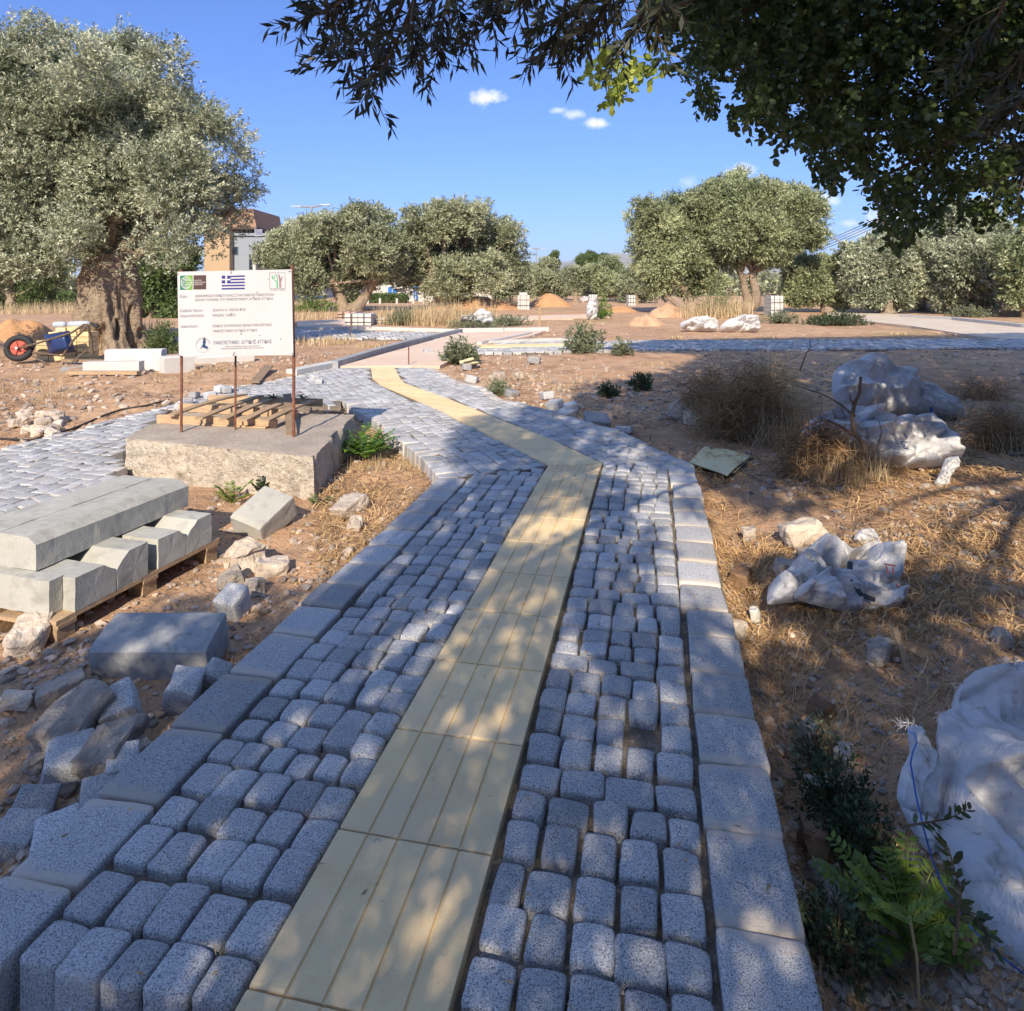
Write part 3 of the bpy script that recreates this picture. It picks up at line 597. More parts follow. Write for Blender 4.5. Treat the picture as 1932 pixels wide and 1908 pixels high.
# the big gnarled olive on the left
YL = float(G(205, 664)[1]); print('YL', YL)
def bigtrunk():
    r = np.random.default_rng(4); b = V(205, 664, YL); z0 = float(gz(b[0], YL))-.1; m = MB(); n, k = 110, 90
    zt = V(205, 492, YL)[2]; wpx = FPX/YL/ cT; H = zt-z0
    s = np.linspace(0, 1, k)[:, None]; th = np.linspace(0, 2*np.pi, n, endpoint=False)[None, :]
    wl = np.interp(s, [0, .12, .35, .75, 1], [.80, .66, .60, .52, .40]); cx = np.interp(s, [0, .4, 1], [b[0]+.02, b[0]-.02, b[0]+.06])
    x0 = np.cos(th)*1.0+0*s; y0 = np.sin(th)+0*s; tw = s*.5
    grooves = ridge(xyz(np.cos(th+tw)*1.9, np.sin(th+tw)*1.9, s*.9+2), 3)
    rr = wl*(.42+.95*grooves)*(1+.16*fbm(xyz(x0*2.5, y0*2.5, s*5), 3)); holes_ = np.clip((fbm(xyz(x0*3.1+4, y0*3.1, s*4.5), 2)-.22)*3, 0, .45); rr = rr-holes_*wl*.8
    rr = rr*(1+.35*np.exp(-s*14)*(np.sin(th*5+1)*.5+.5))
    v = np.stack([cx+rr*np.cos(th), YL+rr*np.sin(th)*.85, z0+s*H*1.06+0*th], -1)
    v[..., 2] += .05*fbm(v*2, 2)
    i = np.arange(k-1)[:, None]*n; j = np.arange(n)[None, :]; j2 = (j+1) % n; f = np.stack([i+j, i+j2, i+n+j2, i+n+j], -1).reshape(-1, 4)
    m.add(v.reshape(-1, 3), f)
    for (x1, y1, x2, y2, r0) in [(185,500,120,400,.17),(200,495,200,380,.2),(225,498,290,400,.17),(232,500,350,400,.12),(178,500,60,400,.13),(200,420,150,250,.16),(215,420,280,230,.16),(290,400,400,300,.12),(120,420,30,260,.12),(360,420,440,390,.08)]:
        a = V(x1, y1, YL); c = V(x2, y2, YL+r.uniform(-.6, .6)); w = np.linspace(0, 1, 12)[:, None]; pp = a+(c-a)*w; pp += np.stack([fbm(xyz(w[:, 0]*3+x1, 0*w[:, 0]+q, 0*w[:, 0]), 2) for q in range(3)], 1)*.25*np.sin(w*np.pi); m.tube(pp, np.linspace(r0, r0*.4, 12), 12, wob=.25, seed=x1)
    return m
t = make_tree('olive_tree', 'tall broad olive tree with a thick gnarled hollowed trunk beside the wheelbarrow', (205,664), YL,
  [(-60,150,110),(60,120,75),(70,55,34),(140,120,66),(150,75,22),(230,130,72),(310,125,52),(340,95,20),(355,75,12),(30,40,20),(40,240,100),(150,230,100),(260,240,100),(355,215,62),(400,265,62),(445,270,42),(465,300,24),(462,330,34),(446,370,46),(400,380,60),(442,425,32),(330,340,85),(240,340,95),(130,350,105),(30,360,105),(-80,330,120),(0,465,85),(60,470,60),(300,425,55),(365,440,46),(418,458,26),(-80,480,100),(120,430,52),(250,425,52),(462,255,12),(190,90,18),(270,85,18),(120,490,34),(170,495,26),(250,485,34),(300,490,40),(215,478,26),(90,520,30),(330,470,30),(200,440,60),(260,450,50),(140,455,52),(320,450,45),(60,500,40)],
  74000, (.085,.028,.17), 'olive', [], seed=11, shell=.45, npl=9, sub=5)
bigtrunk().build('trunk', MT['bark'], t, smooth=True)

SETM = 'olive trees standing across the building plot'
Y2 = 27.0
make_tree('olive_tree', 'olive tree with a forked leaning trunk just right of the sign board', (660,588), 26.5,
  [(520,480,30),(545,465,34),(575,450,38),(605,435,35),(635,440,38),(620,490,50),(570,510,45),(680,425,36),(712,412,26),(728,425,22),(700,470,50),(660,515,40),(540,530,26),(505,500,22),(740,470,34),(735,510,26),(628,410,13),(590,540,24),(700,520,25)],
  21000, (.13,.042,.26), 'olive_far', [([(650,588),(640,560),(622,520)], .26), ([(668,588),(690,555),(715,520)], .24)], SETM, 21)
make_tree('olive_tree', 'wide olive tree with a short thick trunk behind the tall dry grass', (836,585), 27.5,
  [(795,430,38),(845,418,40),(885,408,32),(908,395,18),(900,425,34),(830,480,60),(900,470,52),(942,450,36),(968,448,26),(975,480,22),(962,505,32),(920,515,38),(780,470,40),(765,515,32),(860,525,40),(735,480,28),(815,545,26),(780,405,12),(895,545,22)],
  23000, (.13,.042,.26), 'olive_far', [([(832,588),(836,560),(828,535)], .42), ([(840,582),(868,545),(890,520)], .22)], SETM, 22)
make_tree('olive_tree', 'large olive tree with a bent double trunk behind two white sacks', (1400,592), 24.0,
  [(1385,352,28),(1360,372,30),(1415,395,48),(1455,362,24),(1440,395,36),(1480,388,38),(1515,392,32),(1545,410,18),(1550,440,14),(1490,430,48),(1530,445,26),(1440,455,50),(1395,440,50),(1385,478,30),(1475,470,24),(1432,345,13),(1478,492,16)],
  24000, (.12,.04,.25), 'olive_green', [([(1385,596),(1425,572),(1418,520),(1428,470)], .19), ([(1390,596),(1410,570),(1402,530),(1385,500)], .16)], SETM, 23, gnarl=.3)
make_tree('olive_tree', 'bushy olive tree left of the bent double trunk, leaning over the path', (1300,592), 25.0,
  [(1222,410,34),(1215,385,16),(1255,435,46),(1215,465,30),(1245,500,46),(1298,465,55),(1285,400,32),(1335,392,40),(1330,440,52),(1300,525,40),(1240,545,26),(1205,440,18),(1340,470,34),(1340,360,14),(1265,390,20),(1345,530,26)],
  20000, (.12,.04,.25), 'olive_green', [([(1312,596),(1298,560),(1280,520)], .22), ([(1300,596),(1270,570),(1245,545)], .10)], SETM, 24)
for k, (b, Y, bl, lb) in enumerate([
 ((1672,592), 24, [(1640,490,36),(1675,478,36),(1615,515,28),(1655,535,42),(1705,505,36),(1690,550,30),(1640,560,24),(1720,480,26),(1600,480,16),(1612,540,20)], 'silvery round olive tree drooping to the ground below the utility pole'),
 ((1812,592), 22, [(1770,430,28),(1800,415,30),(1840,430,42),(1880,455,36),(1760,480,44),(1825,495,56),(1885,510,44),(1790,545,36),(1750,530,34),(1850,555,34),(1815,400,14),(1905,470,20),(1735,500,24)], 'tall dense olive tree on the right behind the sandy path'),
 ((1945,600), 21, [(1930,500,34),(1975,480,50),(1925,550,28),(1990,550,50),(1910,470,18)], 'olive tree cut by the right edge of the picture'),
 ((1560,590), 30, [(1500,515,22),(1525,505,24),(1560,515,30),(1590,500,20),(1600,530,26),(1540,545,28),(1580,555,24),(1500,550,22)], 'low yellow green olive tree right of the tall strapped block stack'),
 ((1740,588), 32, [(1700,470,22),(1740,450,24),(1735,500,30),(1715,530,24)], 'slender olive tree filling the gap between the two right hand olives'),
 ]):
    make_tree('olive_tree', lb, b, Y, bl, 15000, (.13,.045,.26), 'olive' if k in (0,1) else 'olive_green', [([b, (b[0]-6, b[1]-35), (b[0]+8, b[1]-70)], .22)], SETM, 30+k)
far = [
 ((955,572), 46, [(950,540,26),(975,520,24),(935,525,22),(960,500,16)], 'small olive tree at the right foot of the wide centre olive', 'olive_far'),
 ((1015,568), 52, [(1005,515,20),(1030,510,22),(1020,535,26),(995,540,20),(1050,530,20)], 'grey olive tree above the first dirt mound', 'olive_far'),
 ((1085,565), 58, [(1075,520,18),(1095,530,20),(1060,545,16),(1110,545,16)], 'low olive tree behind the white bag on the stake', 'olive_far'),
 ((1140,565), 54, [(1120,515,18),(1150,505,20),(1145,535,24),(1175,525,20),(1165,545,18)], 'rounded olive tree below the mountain ridge', 'olive_green'),
 ((1200,565), 50, [(1195,530,22),(1215,545,20),(1180,550,16)], 'half hidden olive tree at the left edge of the big leaning olive', 'olive_far'),
 ((1115,560), 75, [(1100,495,14),(1115,490,14),(1135,493,13),(1155,500,12)], 'dark broad tree behind the olive row', 'hedge'),
 ((1048,560), 78, [(1043,488,5),(1048,480,4),(1046,498,7),(1038,500,6)], 'thin pointed dark tree against the sky', 'hedge'),
 ((460,560), 34, [(440,498,22),(415,505,18),(470,498,14),(450,530,24),(480,535,16)], 'small grey olive in front of the ochre house', 'olive_far'),
 ((22,585), 22, [(-20,520,45),(30,540,36),(70,555,26),(10,570,26),(95,520,30),(60,500,36)], 'green bushy olive under the big crown at the left edge', 'hedge'),
 ((290,600), 18.5, [(275,545,32),(305,560,28),(320,520,28),(290,590,22),(325,600,20),(340,490,30),(300,500,34)], 'dense green bush tree between the gnarled trunk and the sign', 'hedge'),
]
for k, (b, Y, bl, lb, m_) in enumerate(far):
    make_tree('background_tree', lb, b, Y, bl, int(4500 if Y > 40 else 7000), (.17,.06,.3) if Y > 40 else (.11,.04,.2), m_, [([b, (b[0]+3, b[1]-18), (b[0]-2, b[1]-35)], .16)], 'trees in the background', 60+k, npl=8, sub=2)

# ------------------------------------------------------------------ the trees we stand under
SH = [P(x, y)[:2] for x, y in [(0,1215),(170,1180),(400,1130),(640,1062),(760,960),(835,890),(872,800),(960,768),(1060,760),(1100,722),(1200,705),(1290,688),(1330,668),(1130,660),(1250,640),(1500,636),(1932,628)]]
SH = [np.array([-3.6,.6])]+[np.array([-3.3, 1.9])]+SH[1:]+[np.array([19,19]),np.array([14,4]),np.array([5,-1]),np.array([-3.6,-1.5])]
LIT = [[P(*q)[:2] for q in [(1490,985),(1640,890),(1800,850),(2300,850),(2300,1215),(1932,1215),(1830,1180),(1740,1090),(1640,1030)]]]
CANOPY = [(1190,-200),(1200,10),(1225,70),(1260,85),(1290,110),(1300,140),(1310,190),(1350,175),(1400,215),(1450,235),(1520,280),(1545,330),(1600,315),(1650,360),(1680,420),(1725,430),(1745,350),(1810,385),(1880,370),(1932,330),(2300,330),(2300,-200)]
LIT2 = [P(*q)[:2] for q in [(1420,712),(2300,690),(2300,860),(1800,860),(1640,895),(1490,880)]]
def grow_shade():
    r = np.random.default_rng(99); n = 150000
    xs = np.array(SH)[:, 0]; ys = np.array(SH)[:, 1]
    g = np.stack([r.uniform(xs.min(), xs.max(), n), r.uniform(ys.min(), ys.max(), n)], 1); g = g[inpoly(g[:, 0], g[:, 1], SH)]
    gx, gy = g[:, 0], g[:, 1]; d = dpoly(gx, gy, SH)
    nz_ = fbm(xyz(gx*1.3, gy*.95, 0*gx+3), 2)+.6*fbm(xyz(gx*3.4, gy*2.5, 0*gx+8), 2)
    fine = np.clip((gy-2.1)/.9, 0, 1)*np.clip((6.0-gy)/1.2, 0.08, 1)
    thr = .75-.78*fine-.25*np.clip(1-d/.35, 0, 1)*(nz_ > 0)
    keep = nz_ < thr
    for q in LIT: keep &= ~(inpoly(gx, gy, q) & (fbm(xyz(gx*2.2, gy*2.2, 0*gx+20), 2) < .17))
    keep &= ~(inpoly(gx, gy, LIT2) & (fbm(xyz(gx*1.7, gy*1.3, 0*gx+40), 2)+.5*fbm(xyz(gx*5, gy*4, 0*gx+44), 2) < .10))
    # thin the parts that need less cover
    g = g[keep]; m = len(g); h = np.where(g[:, 1] < 9, (g[:, 1]+r.uniform(1.3, 4.2, m))/1.54, np.clip((g[:, 1]-4.5)/1.54, 2.3, 8.5)+r.uniform(0, 1.6, m))
    S = np.array(SUNV); q = np.c_[g, np.zeros(m)]+S[None]*(h/S[2])[:, None]
    x, y, dep = proj(q); vis = (dep > .1) & (x > -250) & (x < 2180) & (y > -160) & (y < 2400)
    ok = ~vis & (q[:, 2] > 1.0)
    return q[ok]
QS = grow_shade()
glow = V(1185, 140, 2.6)             # the one sprig that catches the sun
tt = ((QS-glow)@np.array(SUNV)); QS = QS[np.linalg.norm(QS-glow-tt[:, None]*np.array(SUNV)[None], axis=1) > .22]
# split them between an olive on the left and a carob on the right
oL = QS[QS[:, 0] < .3]; cR = QS[QS[:, 0] >= .3]
def px_region(poly, n, Ya, Yb, seed, bias=None):
    r = np.random.default_rng(seed); a = np.array(poly, float); out = []
    x = r.uniform(a[:, 0].min(), a[:, 0].max(), n); y = r.uniform(a[:, 1].min(), a[:, 1].max(), n); k = inpoly(x, y, a); x, y = x[k], y[k]; Y = r.uniform(Ya, Yb, len(x))
    return x, y, Y
# carob crown: hanging clusters of round leaflets
x, y, Y = px_region(CANOPY, 26000, 2.6, 4.6, 5)
e = dpoly(x, y, CANOPY); n_ = fbm(xyz(x/60., y/60., 0*x), 3); k = (e > 26+34*n_) & (fbm(xyz(x/34., y/30., 0*x+4), 3) > -.02-.24*np.clip((160-y)/200, 0, 1)); x, y, Y = x[k], y[k], Y[k]
pc = np.array([V(a, b, c) for a, b, c in zip(x, y, Y)])
r_ = np.random.default_rng(12); mb = MB()
leaves(mb, pc, r_.normal(size=pc.shape)*.6+[0, -.1, -.6], 9, .033, .022, .12, .9, droop=.15, shape='oval', seed=1)
# ragged fringe sprigs
fr = [(1320,195),(1345,180),(1375,215),(1400,225),(1425,205),(1455,240),(1490,262),(1525,285),(1535,320),(1560,335),(1585,318),(1625,320),(1660,380),(1672,410),(1690,432),(1708,440),(1722,425),(1735,395),(1700,385),(1680,350),(1760,365),(1775,388),(1800,392),(1830,400),(1855,385),(1880,395),(1900,372),(1925,380),(1550,300),(1600,300),(1655,345),(1750,340)]
fp = np.array([V(a+r_.uniform(-8, 8), b-22+r_.uniform(-8, 8), 2.9+r_.uniform(-.3, .3)) for a, b in fr for _ in range(5)])
leaves(mb, fp, r_.normal(size=fp.shape)*.45+[0, 0, -.8], 10, .036, .024, .12, .9, droop=.1, shape='oval', seed=2)
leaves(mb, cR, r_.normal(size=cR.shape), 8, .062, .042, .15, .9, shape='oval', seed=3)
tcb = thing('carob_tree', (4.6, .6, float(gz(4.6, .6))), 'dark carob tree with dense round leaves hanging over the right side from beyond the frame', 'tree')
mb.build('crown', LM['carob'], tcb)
mb = MB(); sp = np.array([V(a+r_.uniform(-9, 9), b+r_.uniform(-8, 8), 2.6+r_.uniform(-.1, .1)) for a, b in [(1140,120),(1160,130),(1180,125),(1200,120),(1135,150),(1170,155),(1190,148),(1225,125),(1245,118),(1150,105),(1210,140),(1262,110),(1180,170)] for _ in range(3)])
leaves(mb, sp, r_.normal(size=sp.shape)*.6+[-.6, 0, -.2], 8, .040, .026, .10, .9, droop=.1, shape='oval', seed=6)
so_ = sp[np.argsort(sp[:, 0])]; mb.tube(so_, .0022, 4); [mb.tube([so_[k], so_[min(k+3, len(so_)-1)]], .0015, 4) for k in range(0, len(so_), 3)]; mb.build('sunlit_shoot', LM['sunlit'], tcb)  # carob sprig whose sunlight is painted into its leaf colour
mb = MB(); tb = np.array([4.6, .6, -.2]); mb.tube([tb, tb+[-.1, .1, 1.0], tb+[-.3, .3, 2.2], tb+[-.5, .4, 3.4], tb+[-.6, .3, 5]], [.26, .2, .18, .15, .08], 16, wob=.2)
for a, b, c in [(1850,150,3.2),(1700,200,3.2),(1500,100,3.2),(1300,60,3.0),(1650,330,3.1),(1880,300,3.0),(1200,40,2.7)]:
    e = V(a, b, c); s0 = tb+[-.4, .35, 2.6]; w = np.linspace(0, 1, 14)[:, None]; cv = s0*(1-w)+e*w; cv[:, 2] += .55*np.sin(w[:, 0]*np.pi)*(1-w[:, 0]*.5); cv += .05*np.stack([fbm(xyz(w[:, 0]*5, a+0*w[:, 0], q+0*w[:, 0]), 2) for q in range(3)], 1); mb.tube(cv, np.linspace(.055, .006, 14), 7)
for q in cR[::160]:
    s0 = tb+[-.5, .4, 3.0]; w = np.linspace(0, 1, 8)[:, None]; cv = s0*(1-w)+q*w; cv[:, 2] += .3*np.sin(w[:, 0]*np.pi); X_, Y_, D_2 = proj(cv)
    if not ((D_2 > 0) & (X_ > 0) & (X_ < 1932) & (Y_ > 0)).any(): mb.tube(cv, np.linspace(.04, .008, 8), 5)
mb.build('trunk', MT['bark_dark'], tcb, smooth=True)
# overhead olive sprays, top centre
tol = thing('olive_tree', (-2.4, -3.2, float(gz(-2.4, -3.2))), 'olive tree behind the viewer whose long leaved sprays hang from the top centre', 'tree')
mb = MB(); tw = MB()
sprays = [((760,-60),(700,130),(640,110)),((760,-60),(690,30),(600,10)),((800,-60),(760,80),(690,175)),((840,-60),(800,60),(760,130)),((860,-60),(830,40),(825,110)),((700,-60),(650,20),(590,25)),((720,-40),(660,80),(625,95)),((780,-60),(730,110),(670,165)),
 ((900,-60),(930,20),(930,40)),((1040,-60),(1030,30),(1010,65)),((1080,-60),(1060,50),(1040,80)),((1120,-60),(1090,60),(1060,90)),((1000,-40),(960,0),(935,5)),((1180,-60),(1130,40),(1110,80)),((1200,-50),(1170,30),(1140,60)),((1230,-50),(1220,40),(1180,75)),((650,-60),(600,-10),(575,5)),((850,-50),(860,10),(868,50)),((790,-50),(775,40),(780,90)),((1260,-50),(1250,30),(1230,60)),((1150,-50),(1110,20),(1075,20)),((1050,-50),(1000,-5),(985,-5)),((1900,-20),(1880,60),(1840,95)),((1960,60),(1915,120),(1890,160)),((1960,150),(1930,190),(1900,215)),((1980,270),(1950,300),(1925,330))]
for k, (a, b, c) in enumerate(sprays):
    Y0 = 2.0+.25*math.sin(k*2.3); A_, B_, C_2 = V(*a, Y0-.1), V(*b, Y0), V(*c, Y0+.05); w = np.linspace(0, 1, 16)[:, None]; cv = (1-w)**2*A_+2*w*(1-w)*B_+w*w*C_2; tw.tube(cv, np.linspace(.006, .0018, 16), 5)
    dr = np.gradient(cv, axis=0)
    leaves(mb, cv[3:], dr[3:], 3, .060, .0125, .02, .75, droop=.12, seed=100+k)
    for q in range(3, 15, 2):       # side twigs
        dd = dr[q]/np.linalg.norm(dr[q])+r_.normal(0, .7, 3); dd /= np.linalg.norm(dd); e = cv[q]+dd*.14; tw.tube([cv[q], (cv[q]+e)/2, e+[0, 0, -.01]], [.0022, .0018, .001], 4)
        sg = np.array([cv[q]+(e-cv[q])*f_ for f_ in (.3, .55, .8, 1)]); leaves(mb, sg, np.tile(dd, (4, 1)), 3, .058, .0125, .02, .8, droop=.1, seed=300+k*17+q)
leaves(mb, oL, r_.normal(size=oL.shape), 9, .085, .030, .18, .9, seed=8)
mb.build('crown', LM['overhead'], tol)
tb = np.array([-2.4, -3.2, -.2]); tw.tube([tb, tb+[.1, .1, 1.1], tb+[.3, .3, 2.0], tb+[.6, .5, 3.2], tb+[.8, .6, 4.2]], [.34, .26, .24, .16, .08], 16, wob=.3)
for a, b in [(760,-70),(1080,-70),(1230,-70),(1960,40)]:
    e = V(a, b, 1.95); s0 = tb+[.3, .3, 2.2]; w = np.linspace(0, 1, 14)[:, None]; cv = s0*(1-w)+e*w; cv[:, 2] += .75*np.sin(w[:, 0]*np.pi)
    tw.tube(cv, np.linspace(.05, .007, 14), 7)
for q in oL[::220]:
    s0 = tb+[.6, .5, 2.8]; w = np.linspace(0, 1, 8)[:, None]; cv = s0*(1-w)+q*w; X_, Y_, D_2 = proj(cv)
    if not ((D_2 > 0) & (X_ > 0) & (X_ < 1932) & (Y_ > 0)).any(): tw.tube(cv, np.linspace(.035, .008, 8), 5)
tw.build('trunk', MT['bark_dark'], tol, smooth=True)

# ------------------------------------------------------------------ concrete plinth and the sign
def rough_prism(poly, z0, z1, step, amp, fr, name, mats, parent=None, topmat=True, skew=0):
    """subdivided prism with worn faces"""
    m = MB(); p = [np.array(q[:2]) for q in poly]; c = sum(p)/len(p)
    for a, b in zip(p, p[1:]+p[:1]):
        n = max(2, int(np.linalg.norm(b-a)/step)); k = max(2, int((z1-z0)/step)); u, w = np.meshgrid(np.linspace(0, 1, n+1), np.linspace(0, 1, k+1))
        xy = a+(b-a)*u[..., None]; v = np.concatenate([xy, (z0+(z1-z0)*w)[..., None]], -1); nx = n+1
        i = np.arange(k)[:, None]*nx; j = np.arange(n)[None, :]; f = np.stack([i+j, i+j+1, i+nx+j+1, i+nx+j], -1).reshape(-1, 4); m.add(v, f, .5)
    n = max(2, int(np.linalg.norm(p[1]-p[0])/step)); k = max(2, int(np.linalg.norm(p[2]-p[1])/step)); u, w = np.meshgrid(np.linspace(0, 1, n+1), np.linspace(0, 1, k+1))
    xy = (p[0]*((1-u)*(1-w))[..., None]+p[1]*(u*(1-w))[..., None]+p[2]*(u*w)[..., None]+p[3]*((1-u)*w)[..., None]); v = np.concatenate([xy, np.full(u.shape, z1)[..., None]], -1); nx = n+1
    i = np.arange(k)[:, None]*nx; j = np.arange(n)[None, :]; f = np.stack([i+j, i+j+1, i+nx+j+1, i+nx+j], -1).reshape(-1, 4); m.add(v, f, .5, mi=1)
    def disp(v):
        e = np.zeros(len(v)); ed = np.minimum(np.abs(v[:, 2]-z1), 1.0); dd = dpoly(v[:, 0], v[:, 1], p); cr = np.exp(-(ed+dd)/.03)
        out = v-np.c_[c[0], c[1], 0]; out[:, 2] = 0; out /= np.maximum(np.linalg.norm(out, axis=1, keepdims=True), 1e-6)
        nn = fbm(v*fr, 4); bite = np.clip(fbm(v*7+3, 2), 0, 1)
        side = (dd < .01)[:, None]
        v = v+out*side*(amp*nn-.09*cr*bite)[:, None][:, :1]; v[:, 2] += -.05*cr*bite+.35*amp*fbm(v*fr+40, 2)
        return v
    return m.build(name, mats, parent, smooth=True, disp=disp)
pl = rough_prism(PLINTH, -.2, .2, .022, .030, 6, 'concrete_plinth', [MT['concrete'], MT['concrete_top']])
lab(pl, 'low rough weathered concrete block that the sign posts and broken pallet stand on', 'concrete block')

S0 = P(342,815,.2)[:2]; S1 = P(554,824,.2)[:2]; SM = P(444,811,.2)[:2]; YS0, YS1 = S0[1], S1[1]
sg = thing('information_sign', ((S0[0]+S1[0])/2, (S0[1]+S1[1])/2, .2), 'white project sign with Greek lettering and flag on three rusty posts', 'sign')
for (p_, zt, r_2, lean) in [(S0, V(338, 508, YS0)[2], .012, .0), (SM, V(444, 515, YS0)[2], .009, .0), (S1, V(551, 500, YS1)[2], .013, 0)]:
    b = MB(); b.tube([(p_[0], p_[1], .15), (p_[0]+lean, p_[1]+.005, .8), (V([342,444,551][[S0[0],SM[0],S1[0]].index(p_[0])], 600, p_[1])[0], p_[1]+.0, zt)], r_2, 8); b.build('post', MT['rust'], sg)
def Vs(x, y):                                # point of the upright plane of the sign, 25 mm in front of the posts
    r_ = pxdir(x, y); d_ = S1-S0; n_ = np.array([d_[1], -d_[0]]); n_ = n_/np.linalg.norm(n_); n_ = n_ if n_[1] < 0 else -n_
    o_ = S0+n_*.025; t_ = (o_@n_)/(r_.x*n_[0]+r_.y*n_[1]); return np.array([r_.x*t_, r_.y*t_, CH+r_.z*t_])
TL, TR, BL, BR = Vs(334.5,513), Vs(550,508.5), Vs(337.5,672), Vs(553.5,670.5)
def uv(u, v, lay=0.0): q = TL*(1-u)*(1-v)+TR*u*(1-v)+BL*(1-u)*v+BR*u*v; return q+np.array([-.02, -.1, 0])/.102*lay*-1*-1
SN = np.cross(TR-TL, BL-TL); SN /= np.linalg.norm(SN); SN = SN if SN[1] < 0 else -SN
def uv(u, v, lay=0.0): return TL*(1-u)*(1-v)+TR*u*(1-v)+BL*(1-u)*v+BR*u*v+SN*lay
pm = MB(); q = [uv(0,0,.0), uv(1,0,.0), uv(1,1,.0), uv(0,1,.0)]; q2 = [a-SN*.006 for a in q]; pm.add(q+q2, np.array([[0,1,2,3],[7,6,5,4],[0,4,5,1],[1,5,6,2],[2,6,7,3],[3,7,4,0]])); pm.build('panel', MT['signwhite'], sg, recalc=True)
def C(x, y): return ((x-140-(y-150)*.024)/1600., (y-160+(x-150)*.024*(1-(y-160)/1195.))/1192.)    # picture of the sign face -> panel coordinates
def poly(pts, m, lay=.0012, mbx=None):
    from mathutils.geometry import tessellate_polygon
    b = MB() if mbx is None else mbx; uvp = [C(*p) for p in pts]; tri = np.array(tessellate_polygon([[Vector((a, -c, 0)) for a, c in uvp]])); b.add([uv(a, c, lay) for a, c in uvp], tri); return b
def ring(cx, cy, rx, ry, w, b, lay, n=40, a0=0, a1=360):
    for k in range(n):
        t0, t1 = R(a0+(a1-a0)*k/n), R(a0+(a1-a0)*(k+1)/n)
        P4 = [(cx+rx*math.cos(t0), cy+ry*math.sin(t0)), (cx+rx*math.cos(t1), cy+ry*math.sin(t1)), (cx+(rx-w)*math.cos(t1), cy+(ry-w)*math.sin(t1)), (cx+(rx-w)*math.cos(t0), cy+(ry-w)*math.sin(t0))]
        b.add([uv(*C(*p), lay) for p in P4], np.array([[0,1,2,3]]))
def line(b, x1, y1, x2, y2, w, lay):
    d = np.array([x2-x1, y2-y1], float); n = np.array([-d[1], d[0]])/np.linalg.norm(d)*w/2; a = np.array([x1, y1]); c = np.array([x2, y2])
    b.add([uv(*C(*p), lay) for p in (a+n, c+n, c-n, a-n)], np.array([[0,1,2,3]]))
def text(b, body, x, y, w, h, lay=.0012, bold=0.0):
    """text whose capitals stand on the line y, start at x, are w wide and h high (all in picture units of the sign)"""
    cu = bpy.data.curves.new('t', 'FONT'); cu.body = body; cu.offset = bold; cu.resolution_u = 3; o = bpy.data.objects.new('t', cu); COL.objects.link(o)
    dg = bpy.context.evaluated_depsgraph_get(); me = bpy.data.meshes.new_from_object(o.evaluated_get(dg)); v = np.array([p.co[:] for p in me.vertices]); f = [tuple(p.vertices) for p in me.polygons]
    bpy.data.objects.remove(o); bpy.data.curves.remove(cu); bpy.data.meshes.remove(me)
    if not len(v): return
    sx = w/(v[:, 0].max()-v[:, 0].min()); sy = h/.69; k = .024
    X = x+(v[:, 0]-v[:, 0].min())*sx; Y = y-v[:, 1]*sy-(X-x)*k*.8
    vv = np.array([uv(*C(a, c), lay) for a, c in zip(X, Y)]); by = {}
    for q in f: by.setdefault(len(q), []).append(q)
    b.add(vv, [np.array(q) for q in by.values()])
for body, x, y, w, h in [('Έργο:',178,527,110,36),('ΔΙΑΜΟΡΦΩΣΗ ΠΑΡΚΟΥ ΕΛΙΑΣ ΣΤΗΝ ΠΑΝΕΠΙΣΤΗΜΙΟΥΠΟΛΗ',398,521,1106,34),('ΑΡΧΑΙΟΥ ΕΛΑΙΩΝΑ ΤΟΥ ΠΑΝΕΠΙΣΤΗΜΙΟΥ ΔΥΤΙΚΗΣ ΑΤΤΙΚΗΣ.',398,577,1100,34),
   ('Σύμβαση Έργου :',180,729,345,36),('229.677,41 €  ΠΛΕΟΝ ΦΠΑ',648,722,466,33),('Χρηματοδότηση:',180,803,348,36),('ΠΡΑΣΙΝΟ  ΤΑΜΕΙΟ',648,797,322,34),('Δικαιούχος  :',196,951,275,36),
   ('ΕΙΔΙΚΟΣ ΛΟΓΑΡΙΑΣΜΟΣ ΚΟΝΔΥΛΙΩΝ ΕΡΕΥΝΑΣ',654,946,820,34),('ΠΑΝΕΠΙΣΤΗΜΙΟΥ ΔΥΤΙΚΗΣ ΑΤΤΙΚΗΣ',656,1020,622,34),('ΕΙΔΙΚΟΣ ΛΟΓΑΡΙΑΣΜΟΣ ΚΟΝΔΥΛΙΩΝ ΕΡΕΥΝΑΣ',832,1232,472,15),('ΜΟΝΑΔΑ ΟΙΚΟΝΟΜΙΚΗΣ ΚΑΙ ΔΙΟΙΚΗΤΙΚΗΣ ΥΠΟΣΤΗΡΙΞΗΣ',778,1261,586,15)]:
    b = MB(); text(b, body, x, y, w, h, bold=.004); b.build('text_line', MT['ink'], sg)
for x, y, r in [(1422,264,7),(1273,452,9),(1218,524,9),(912,752,8),(1053,1043,11),(1311,1067,8),(1594,1120,9),(1240,1130,7)]: b = MB(); ring(x, y, r, r, r-1, b, .0012, 8); b.build('dirt_spot', MT['ink'], sg)
b = MB(); text(b, 'ΠΑΝΕΠΙΣΤΗΜΙΟ  ΔΥΤΙΚΗΣ ΑΤΤΙΚΗΣ', 664, 1193, 812, 48, bold=.0); b.build('university_name', MT['inkblue'], sg)
b = MB()       # flag
x0, x1, y0, y1 = 776, 1100, 213, 412; st = (y1-y0)/9.
for k in (0, 2, 4, 6, 8):
    xa = x0+ (128 if k in (0, 2, 4) else 0); poly([(xa, y0+k*st), (x1, y0+k*st-6), (x1, y0+(k+1)*st-6), (xa, y0+(k+1)*st)], None, .0012, b)
cq = 5*st
